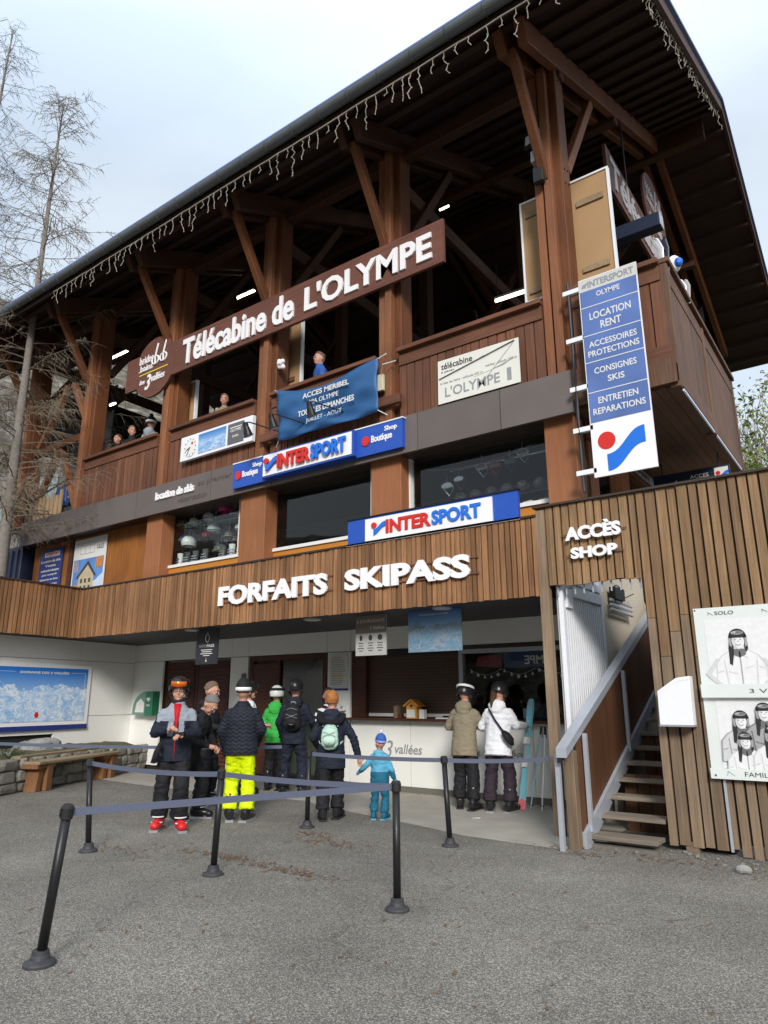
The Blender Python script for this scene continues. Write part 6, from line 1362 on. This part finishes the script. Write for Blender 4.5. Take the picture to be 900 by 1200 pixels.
        for q in range(2 if boots in (RBOOT, BBOOT) else 0):
            z = (.085, .135, .20)[q]; yy = (-.075, -.03, .02)[q]; rr = (.060, .066, .064)[q]
            mkl('buckle', MB().tube([Tb((rr*cos(a), yy-rr*.9*sin(a), z)) for a in [pi*w_/8 for w_ in range(9)]], [(.009*k,.003*k)]*9, 5), WHITE if boots is RBOOT else GAL, bt)
    # headgear
    if head == 'helmet':
        mb = MB(); nl, na = 12, 24; vs = []
        for i in range(nl+1):
            for q in range(na):
                ph = 2*pi*q/na; front = max(0, -sin(ph)); th = pi*(.64-.22*front**1.5)*i/nl; flare = 1+.03*(i == nl)
                vs.append(hd((.110*sin(th)*cos(ph)*flare, .012+.134*sin(th)*sin(ph)*flare, 1.668+.122*cos(th)*(1 if cos(th) > 0 else 1.1))))
        fs = [(i*na+q, (i+1)*na+q, (i+1)*na+(q+1) % na, i*na+(q+1) % na) for i in range(nl) for q in range(na)]
        o = mkl('helmet', mb.add(vs, fs), hmat, t); md = o.modifiers.new('thick', 'SOLIDIFY'); md.thickness = .014*k; md.offset = -1
        mb = MB()
        for a in (-.55,-.2,.2,.55):
            for y0 in (-.04, .03): c = hd((.110*sin(a)*1.0, y0, 1.668+.122*cos(a)*.95)); mb.ell(c, (.006*k,.022*k,.006*k), 8, 5, HM)
        mkl('vents', mb, BLACKR, o)
        for sx_ in (-1, 1): mkl('ear_pad', MB().ell(hd((sx_*.084,.012,1.615)), (.020*k,.042*k,.048*k), 12, 8, HM), BLACKR, t)
        mkl('chin_strap', MB().tube([hd((-.085,-.005,1.60)), hd((-.06,-.035,1.545)), hd((0,-.055,1.525)), hd((.06,-.035,1.545)), hd((.085,-.005,1.60))], [(.010*k,.003*k)]*5, 6), BLACKR, t)
        if goggle:
            zc = 1.722 if not visor else 1.66
            n_ = 18; gp = [hd((.094*cos(a)*(1 if abs(cos(a)) < .9 else .95), -.095-.028*(1-cos(a)**2)*1.0-.0*a, zc+.036*sin(a))) for a in [2*pi*q/n_ for q in range(n_)]]
            mb = MB(); nn_ = 10; vs = []
            for i in range(nn_+1):
                a = -.68+1.36*i/nn_
                for dz, dr in ((-.030,.002),(-.024,.010),(.024,.010),(.030,.002)): vs.append(hd(((.118+dr)*sin(a), .012-(.139+dr)*cos(a), zc+dz*(1-.25*abs(a)))))
            mb.add(vs, [(4*i+q, 4*i+q+1, 4*i+5+q, 4*i+4+q) for i in range(nn_) for q in range(3)]); o2 = mkl('goggle_lens', mb, goggle, t)
            mkl('goggle_strap', MB().tube([hd((.115*cos(a), .012+.140*sin(a), zc+.005)) for a in [-.35+(pi+.7)*q/18 for q in range(19)]], [(.022*k,.003*k)]*19, 6), strap or C_BLK, t)
    if head == 'beanie':
        mb = MB(); nl, na = 9, 20; vs = []
        for i in range(nl+1):
            for q in range(na):
                ph = 2*pi*q/na; th = pi*.56*i/nl; vs.append(hd((.090*sin(th)*cos(ph), .015+.108*sin(th)*sin(ph), 1.685+.120*cos(th))))
        mkl('beanie', mb.add(vs, [(i*na+q, (i+1)*na+q, (i+1)*na+(q+1) % na, i*na+(q+1) % na) for i in range(nl) for q in range(na)]), hmat, t)
        mkl('beanie_brim', MB().tube([hd((.086*cos(a), .015+.104*sin(a), 1.672)) for a in [2*pi*q/20 for q in range(21)]], [(.028*k,.012*k)]*21, 8), pom[1], t)
        mb = MB()
        for q in range(12): mb.ell(hd((rnd(-.02,.02), .015+rnd(-.02,.02), 1.825+rnd(-.018,.018))), (.022*k,.022*k,.022*k), 7, 5)
        mkl('pompom', mb, pom[0], t)
    if hair and head != 'helmet':
        mb = MB(); nl, na = 26, 44; vs = []
        for i in range(nl+1):
            for q in range(na):
                ph = 2*pi*q/na; front = max(0, -sin(ph)); th = pi*(hairlen-(hairlen-.24)*front**.6)*i/nl; w_ = 1+.10*noise.noise(Vector((cos(ph)*4, sin(ph)*4, i*.25+seed)))+.05*noise.noise(Vector((cos(ph)*16, sin(ph)*16, i*.3+seed)))
                vs.append(hd((.079*sin(th)*cos(ph)*w_, .018+.098*sin(th)*sin(ph)*w_, 1.664+.103*cos(th)*w_)))
        o = mkl('hair', mb.add(vs, [(i*na+q, (i+1)*na+q, (i+1)*na+(q+1) % na, i*na+(q+1) % na) for i in range(nl) for q in range(na)]), hair, t); md = o.modifiers.new('thick', 'SOLIDIFY'); md.thickness = .008; md.offset = -.3
    if fur:
        mb = MB()
        for q in range(26):
            a = pi*1.05*q/25-.08; c = up((.17*cos(a), .07+.10*sin(a), 1.44-.10*sin(a))); mb.ell(c, (.048*k,.048*k,.05*k), 8, 6)
        o = shell('fur_trim', mb, C_FUR if fur is True else fur, t, .012, 1, .0); 
        import bmesh
        new = []
        for c, nn in [(v.co.copy(), v.normal.copy()) for v in o.data.vertices]: new += list(c+nn*(.014*noise.noise(c*60)+.008*random.random()))
        o.data.vertices.foreach_set('co', new); o.data.update()
    if scarf: mkl('scarf', MB().tube([up((.082*cos(a), .005+.085*sin(a), 1.515+.012*sin(3*a))) for a in [2*pi*q/20 for q in range(21)]], [(.035*k,.022*k)]*21, 8), scarf, t)
    if shirt: mkl('shirt_front', MB().add([up(p) for p in ((-.008,-.140,1.14),(.008,-.140,1.14),(.028,-.128,1.34),(.045,-.09,1.475),(-.045,-.09,1.475),(-.028,-.128,1.34),(-.010,-.152,1.16),(.010,-.152,1.16),(.028,-.150,1.34),(.045,-.112,1.50),(-.045,-.112,1.50),(-.028,-.150,1.34))], [(6,7,8,11),(11,8,9,10),(0,6,11,5),(5,11,10,4),(7,1,2,8),(8,2,3,9),(0,1,7,6),(4,10,9,3)]), shirt, t)
    if backpack:
        m_, w_, h0, h1 = backpack; mb = MB()
        mb.tube([up((0,.20,h0)), up((0,.225,h0+.06)), up((0,.235,(h0+h1)/2)), up((0,.215,h1-.07)), up((0,.19,h1))], [(.03*k,w_*.6*k),(.075*k,w_*k),(.085*k,w_*1.03*k),(.07*k,w_*.92*k),(.03*k,w_*.55*k)], 18, up=(0,-1,0))
        bp_ = shell('backpack', mb, m_, t, .012, 3, .012, 9, seed=4)
        mb = MB().tube([up((0,.285,h0+.05)), up((0,.315,h0+.12)), up((0,.30,h0+.20))], [(.02,w_*.5),(.03,w_*.72),(.012,w_*.55)], 14, up=(0,-1,0)); mkl('front_pocket', mb, m_, bp_)
        mkl('haul_loop', MB().tube([up((-.04,.17,h1)), up((-.03,.18,h1+.04)), up((.03,.18,h1+.04)), up((.04,.17,h1))], .008, 6), GAL, bp_)
        mb = MB()
        for q in range(4): z = h0+.12+.065*q; mb.tube([up((-w_*.7+.0,.315,z)), up((0,.335,z+(.03 if q % 2 else -.03))), up((w_*.7,.315,z))], .004, 5)
        mkl('bungee_cord', mb, GPRINT, bp_)
        for sx_ in (-1, 1): mkl('shoulder_strap', MB().tube([up((sx_*.10,.17,h1-.02)), up((sx_*.12,.06,1.475)), up((sx_*.12,-.10,1.42)), up((sx_*.14,-.165,1.25)), up((sx_*.19,-.02,1.08)), up((sx_*.15,.17,h0+.08))], [(.005,.022)]*6, 6, up=(0,-1,0)), m_, t)
    return t, up, hd, k
AB = [((-.30,-.04,1.15),(-.16,-.27,1.12)), ((.30,-.04,1.15),(.14,-.29,1.10))]      # both hands in front
# 1 man with red boots, facing the camera
def z1(c): return 0 if (c.z > 1.31 and abs(c.x) < .25) or (.035 < abs(c.x) < .10 and c.z > 1.13 and c.y < .0) else 1
t, up, hd, k = person((-7.80,6.12,0), 50, 1.79, 'man facing the camera in grey and navy jacket, goggled black helmet and red ski boots', [C_GREY, C_NAVY], C_BLK, 'helmet', BBOOT, hair=HGREY, hp=9, arms=[((-.26,-.03,1.14),(-.08,-.25,1.19)), ((.27,-.03,1.13),(.08,-.31,1.12))], feet=[(-.13,.02),(.12,-.12)], zones=z1, goggle=LENSO, boots=RBOOT, sole=WHITE, shirt=C_RED, wide=1.08, chin=C_NAVY)
g_ = MB(); g_.cap(up((-.17,-.22,1.02)), .028, up((-.20,-.21,.93)), .040); g_.cap(up((-.20,-.21,.93)), .042, up((-.22,-.20,.86)), .040)
for q in range(4): g_.cap(up((-.19-.018*q,-.20,.86)), .014, up((-.20-.022*q,-.19,.79+.008*abs(q-1.5))), .011, 8)
g_.cap(up((-.17,-.22,.93)), .014, up((-.145,-.23,.87)), .012, 8); shell('dangling_glove', g_, C_BLK, t, .009, 2)
mkl('spectacles', MB().tube([hd((.032+.022*cos(a), -.096, 1.648+.016*sin(a))) for a in [2*pi*q/12 for q in range(13)]], .002, 5).tube([hd((-.032+.022*cos(a), -.096, 1.648+.016*sin(a))) for a in [2*pi*q/12 for q in range(13)]], .002, 5), DARKM, t)
ph = T('phone', 'dark phone in a flip case held by the man in red boots', 'phone', (-7.6, 5.85, 1.1)); c_, s_ = cos(radians(50)), sin(radians(50))
def w1(p): p = up(p); return Vector((-7.80+p.x*c_-p.y*s_, 6.12+p.x*s_+p.y*c_, p.z))
MB().beam(w1((-.03,-.35,1.145)), w1((.12,-.40,1.155)), .09, .012, (.2,.2,1)).build('case', BLACK, ph); MB().beam(w1((-.025,-.348,1.153)), w1((.115,-.398,1.163)), .078, .004, (.2,.2,1)).build('screen', LENSD, ph)
# 2 grey haired man bending over a phone
person((-8.24,6.72,0), 105, 1.68, 'grey haired man in black with bowed head next to the man in red boots', C_BLK, C_BLK, None, hair=HGREY, lean=20, hp=30, hy=-6, arms=[((-.27,-.10,1.14),(-.12,-.33,1.14)), ((.27,-.10,1.14),(.06,-.35,1.12))], feet=[(-.13,.05),(.14,-.12)])
# 3 man behind with cropped hair
person((-9.15,7.80,0), 112, 1.80, 'man with cropped fair hair in a dark coat behind the grey haired man', C_BLK, C_BLK, None, hair=HBLD, hp=14, arms=AB, hood=True)
# 4 yellow trousers
person((-7.55,7.04,0), 218, 1.77, 'person from behind in navy quilted jacket, acid yellow ski trousers and bobble hat', C_PUFF, C_LIME, 'beanie', hmat=C_BLK, pom=(C_BLK, C_WHITE), hair=HBRN, arms=[((-.31,-.02,1.16),(-.20,-.22,1.02)), ((.30,.02,1.15),(.24,-.12,.93))], feet=[(-.12,.02),(.12,-.02)], bulk=1.16, wide=1.06, jz=.84, gloves=C_BLK, wr=.012, hairlen=.60)
# 5 white jacket helmet, behind
def z5(c): return 0 if c.z > 1.2 or abs(c.x) > .16 else 1
person((-9.35,8.85,0), 140, 1.80, 'person in white jacket and black helmet mostly hidden behind the bobble hat', [C_WHITE, C_RED], C_BLK, 'helmet', BBOOT, goggle=LENSD, zones=z5, arms=AB, hood=True, strap=C_BLK)
# 6 green
person((-9.45,9.65,0), 205, 1.74, 'person from behind in bright green jacket, white helmet and black trousers', C_GREEN, C_BLK, 'helmet', WSH, goggle=LENSD, hood=True, jz=.82, arms=[((-.27,-.02,1.15),(-.14,-.22,1.05)), ((.27,.0,1.14),(.22,-.10,.95))], sole=RED, gloves=C_BLK, strap=C_BLK)
# 7 navy with black backpack
person((-8.62,9.26,0), 212, 1.84, 'tall person from behind in navy with a black backpack and black helmet', C_NAVY, C_NAVY, 'helmet', BBOOT, goggle=None, hood=True, jz=.80, backpack=(C_BLK, .135, 1.02, 1.42), feet=[(-.15,.0),(.17,.0)], wide=1.06, arms=[((-.27,-.04,1.15),(-.26,-.24,1.06)), ((.27,.0,1.14),(.24,-.12,.95))], gloves=C_BLK)
# 8 person in the doorway
def z8(c): return 1 if (int((c.z+c.x*.4)*16) % 2) else 0
person((-8.72,10.25,0), 50, 1.72, 'dark haired person in black and white jacket in the doorway', [C_BLK, C_WHITE], C_BLK, None, hair=HBRN, zones=z8, arms=AB)
# 9 woman with mint backpack
person((-6.62,7.87,0), 214, 1.64, 'woman from behind with ginger hair, fur trimmed navy coat and mint backpack', C_NAVY, C_BLK, None, hair=HGING, hp=8, hood=True, fur=True, scarf=C_TART, jz=.70, bulk=1.06, wide=1.04, hairlen=.74, backpack=(C_MINT, .125, .98, 1.32), feet=[(-.10,-.06),(.10,.12)], arms=[((-.33,.0,1.13),(-.40,-.06,.86)), ((.29,.02,1.14),(.22,-.16,1.0))], boots=C_BLK, sole=BLACKR)
# 10 child
def z10(c): return 0 if c.z > .62 else 1
person((-6.06,8.25,0), 200, 1.02, 'small child in a blue snowsuit and blue bobble hat reaching for the woman', [C_SKYB, C_TEAL], C_TEAL, 'beanie', hmat=C_BLUE, pom=(C_WHITE, plain('lilac_brim', (.30,.30,.62), .8)), hy=52, hp=-6, hs=1.42, bulk=1.18, wide=1.02, hair=HBLD, jz=.78, zones=z10, hood=True, arms=[((-.30,.0,1.13),(-.34,-.06,.90)), ((.36,-.02,1.16),(.52,-.10,1.04))], gloves=C_SKYB, boots=C_TEAL, sole=C_SKYB, feet=[(-.13,0),(.14,.02)])
# 11 beige jacket at the window
person((-5.54,9.72,0), 196, 1.74, 'person in taupe hooded jacket and black helmet with white goggle strap at the ticket window', C_BEIGE, C_BLK, 'helmet', BBOOT, goggle=LENSD, hood=True, lean=9, hp=8, hy=-16, jz=.74, bulk=1.05, arms=[((-.29,-.08,1.18),(-.14,-.34,1.22)), ((.29,-.05,1.18),(.16,-.33,1.22))], feet=[(-.15,.12),(.10,-.02)], sole=RED, strap=C_WHITE, chin=YG)
# 12 white jacket with cross-body bag
t, up, hd, k = person((-4.98,9.74,0), 190, 1.76, 'woman in white hooded jacket with black cross-body bag and plum trousers', C_WHITE, C_PLUM, 'helmet', BBOOT, goggle=None, hair=HBRN, hood=True, lean=10, hp=14, hy=-12, jz=.76, bulk=1.06, arms=[((-.34,-.02,1.20),(-.30,-.32,1.24)), ((.30,-.05,1.18),(.16,-.33,1.22))], feet=[(-.15,.0),(.14,.04)])
mkl('bag_strap', MB().tube([up(p) for p in ((.12,.02,1.49),(.10,.15,1.40),(0,.185,1.25),(-.10,.18,1.12),(-.19,.13,1.02))], [(.004,.015)]*5, 6, up=(0,-1,0)), C_BLK, t); mkl('shoulder_bag', MB().tube([up(p) for p in ((-.13,.18,1.08),(-.18,.19,1.03),(-.23,.14,.96),(-.25,.10,.92))], [(.03,.05),(.05,.08),(.05,.08),(.02,.04)], 12), C_BLK, t)
mkl('long_hair', MB().tube([hd((.03,.10,1.62)), up((.05,.13,1.50)), up((.06,.16,1.42))], [.05,.045,.015], 10), HBRN, t)
LOD[0] = 1.7
# 13 clerk behind the right window
person((-4.45,11.55,0), 0, 1.62, 'clerk dimly visible behind the glass of the right ticket window', C_BLK, C_BLK, None, hair=HBRN, arms=AB)
# terrace people
person((-8.15,9.30,6.25), -40, 1.80, 'man in a blue jacket standing at the rail above the blue banner', C_BLUE, C_BLK, None, hair=HBLD, arms=AB, hy=25, lean=8)
person((-11.0,9.32,6.25), 40, 1.66, 'person with a pale fur hood leaning on the rail above the clock sign', C_BEIGE, C_BLK, None, hair=HBLD, arms=AB, fur=C_FURP, hood=True, lean=10)
person((-14.25,9.30,6.25), 30, 1.70, 'bare headed man looking over the rail right of the first tall post', C_BLK, C_BLK, None, hair=HBLD, arms=AB, lean=8, hy=40)
person((-13.65,9.35,6.25), 200, 1.80, 'person in a grey jacket with their back to the rail by the second tall post', C_GREY, C_BLK, 'beanie', hmat=C_BLK, pom=(C_BLK, C_WHITE), hair=HBRN, hood=True)
person((-14.85,9.32,6.25), 10, 1.64, 'dark haired person in black beside the bare headed man at the rail', C_BLK, C_BLK, None, hair=HBRN, arms=AB, lean=6)
def z14(c): return 0 if c.z > 1.25 else 1
person((-17.5,9.55,5.98), 60, 1.4, 'person in a red and blue jacket behind the pallet boards on the left', [C_RED, C_BLUE], C_BLK, None, hair=HBRN, arms=AB, zones=z14, lean=12)
# ================================================================== TREES
def larch(loc, H, R0, label, seed, nb, top_cut=1.0, twm=TWIG, spread=1.0, zmin=.25, kids=22, group=None):
    random.seed(seed); t = T('larch_tree', label, 'tree', loc, group)
    x0, y0, z0 = loc; trunk = []
    for i in range(26):
        f = i/25; trunk.append(Vector((x0+.12*sin(f*5+seed), y0+.12*cos(f*4), z0+H*f)))
    MB().tube(trunk, [R0*(1-.9*i/25) for i in range(26)], 12).build('trunk', BARK, t, smooth=True)
    br = MB(); tw = MB()
    def tw_(p, d, l, r):
        q = [p]; n = 4
        for i in range(n):
            d = (d+Vector((rnd(-.22,.22), rnd(-.22,.22), rnd(-.28,.12)))).normalized(); q.append(q[-1]+d*l/n)
        tw.tube(q, [r, r*.9, r*.75, r*.6, r*.35], 3, caps=False)
        if random.random() < .55:
            for c in q[1:4]: tw.ell(c+Vector((0,0,.012)), (.012,.012,.016), 4, 3)
        return q
    for b_ in range(nb):
        f = zmin+(1-zmin)*((b_+random.random())/nb)**1.15; z = z0+H*f; a = rnd(0, 2*pi); i0 = min(int(f*25), 24); p = trunk[i0].lerp(trunk[i0+1], f*25-i0)
        l = spread*(1.15-f)*H*.27*rnd(.6,1.15)+.3; d = Vector((cos(a), sin(a), .25)); q = [p]; n = 9
        for i in range(n):
            d = (d+Vector((rnd(-.16,.16), rnd(-.16,.16), .10*(i/n)-.06))).normalized(); q.append(q[-1]+d*l/n)
        r = .010+.014*(1-f); br.tube(q, [r*(1-.75*i/n) for i in range(n+1)], 4, caps=False)
        for c in range(int(kids*(l/3+.3)*(1 if f < .55 else .6))):
            g = rnd(.12,1); i0 = min(int(g*n), n-1); pp = q[i0].lerp(q[i0+1], g*n-i0); dd = (q[i0+1]-q[i0]).normalized(); s_ = dd.cross(Vector((0,0,1))).normalized()*random.choice((-1,1))
            e_ = tw_(pp, (dd*.55+s_*rnd(.3,.9)+Vector((0,0,rnd(-.75,.1)))).normalized(), rnd(.25,.75)*(.5+.5*(1-g)+.2), .0052)
            if random.random() < .6: tw_(e_[2], (dd*.3+s_*rnd(-.6,.9)+Vector((0,0,-.6))).normalized(), rnd(.15,.4), .004)
    br.build('branches', twm, t)['kind'] = 'stuff'; tw.build('twigs', twm, t)['kind'] = 'stuff'
    return t
larch((-17.05, 7.9, 0), 18.2, .18, 'slender bare larch with a pale trunk crossing the left end of the grey band', 4, 130, twm=TWIG, spread=.80, zmin=.30, kids=40)
larch((-24.5, 9.0, 0), 27.0, .24, 'taller bare larch with a dark crown behind at the left edge of the picture', 9, 150, twm=TWIGD, spread=.66, zmin=.30, kids=26)
def bare(loc, H, label, seed, m_, n=60, cat='tree', nm='bare_tree', lean_=0):
    random.seed(seed); t = T(nm, label, cat, loc, 'leafless trees on the slopes around the station'); mb = MB(); tw = MB(); p0 = Vector(loc)
    MB().tube([p0, p0+Vector((.1,0,H*.4)), p0+Vector((-.1,.1,H*.8))], [.14,.09,.03], 7).build('trunk', BARK, t)
    def rec(p, d, l, r, lv):
        q = [p]
        for i in range(4): d = (d+Vector((rnd(-.25,.25), rnd(-.25,.25), rnd(-.02,.22)))).normalized(); q.append(q[-1]+d*l/4)
        (mb if lv > 1 else tw).tube(q, [r*(1-.15*i) for i in range(5)], 4 if lv > 1 else 3, caps=False)
        if lv:
            for i in range(3 if lv > 1 else 4): rec(q[random.randint(1,4)], (d+Vector((rnd(-1,1), rnd(-1,1), rnd(-.2,.7)))).normalized(), l*.58, r*.55, lv-1)
    for i in range(n//4):
        f = rnd(.25,.85); rec(p0+Vector((0,0,H*f)), Vector((rnd(-1,1), rnd(-1,1), rnd(.2,1))).normalized(), H*.26*(1.2-f), .035, 3)
    mb.build('branches', m_, t)['kind'] = 'stuff'; tw.build('twigs', m_, t)['kind'] = 'stuff'
PALE = plain('pale_branch', (.30,.25,.20), .95, var=.3); OLIVE = plain('mossy_branch', (.16,.20,.06), .95, var=.4)
for k, (x, y, z, H, lab, m_) in enumerate(((-2.6, 27, 1.5, 11.5, 'bare pale tree directly right of the balcony end', PALE), (-.2, 29, 1.5, 13, 'bare pale tree at the right edge above the slatted screen', PALE), (-4.4, 33, 3, 12, 'bare tree further back behind the balcony', PALE), (1.8, 31, 1.5, 13, 'bare tree just outside the right edge above the screen', PALE))): bare((x,y,z), H, lab, 40+k, m_)
def leafy(loc, r, H, label, seed, m_):
    random.seed(seed); t = T('shrub', label, 'shrub', loc); mb = MB(); st = MB(); p0 = Vector(loc)
    for k in range(26):
        a = rnd(0,2*pi); tip = p0+Vector((cos(a)*r*rnd(.2,1), sin(a)*r*rnd(.2,1), H*rnd(.5,1))); mid = p0.lerp(tip,.5)+Vector((rnd(-.2,.2),rnd(-.2,.2),.3)); st.tube([p0, mid, tip], [.03,.02,.006], 4)
        for _ in range(260):
            g = rnd(.3,1.05); c = p0.lerp(mid, g*2) if g < .5 else mid.lerp(tip, g*2-1); c = c+Vector((rnd(-.4,.4), rnd(-.4,.4), rnd(-.4,.4))); u = Vector((rnd(-1,1), rnd(-1,1), rnd(-1,1))).normalized(); v = u.cross(Vector((rnd(-1,1), rnd(-1,1), rnd(-1,1)))).normalized(); s_ = rnd(.06,.13)
            mb.add([c, c+u*s_+v*s_*.4, c+u*s_*2, c+u*s_-v*s_*.4], [(0,1,2,3)])
    st.build('stems', BARK, t); mb.build('leaves', m_, t)['kind'] = 'stuff'
LG = plain('ivy_green', (.17,.23,.05), .6, var=.5, scale=6); LG2 = plain('bud_green', (.15,.155,.055), .7, var=.5, scale=6)
leafy((-3.3, 25.6, .5), 1.3, 11.3, 'tall ivy green shrub right of the balcony behind the screen', 3, LG); leafy((-1.2, 26.5, .5), 1.6, 10.0, 'lower green shrub above the coping of the slatted screen at the right edge', 5, LG)
leafy((-2.6, 30, 1.5), 2.0, 13.2, 'pale budding bush behind the ivy green shrub', 6, LG2); leafy((.6, 31, 1.5), 2.2, 13, 'pale budding bush at the far right behind the green shrubs', 8, LG2)
bpy.data.scenes.remove(TMP); bpy.data.batch_remove(SCRAP)
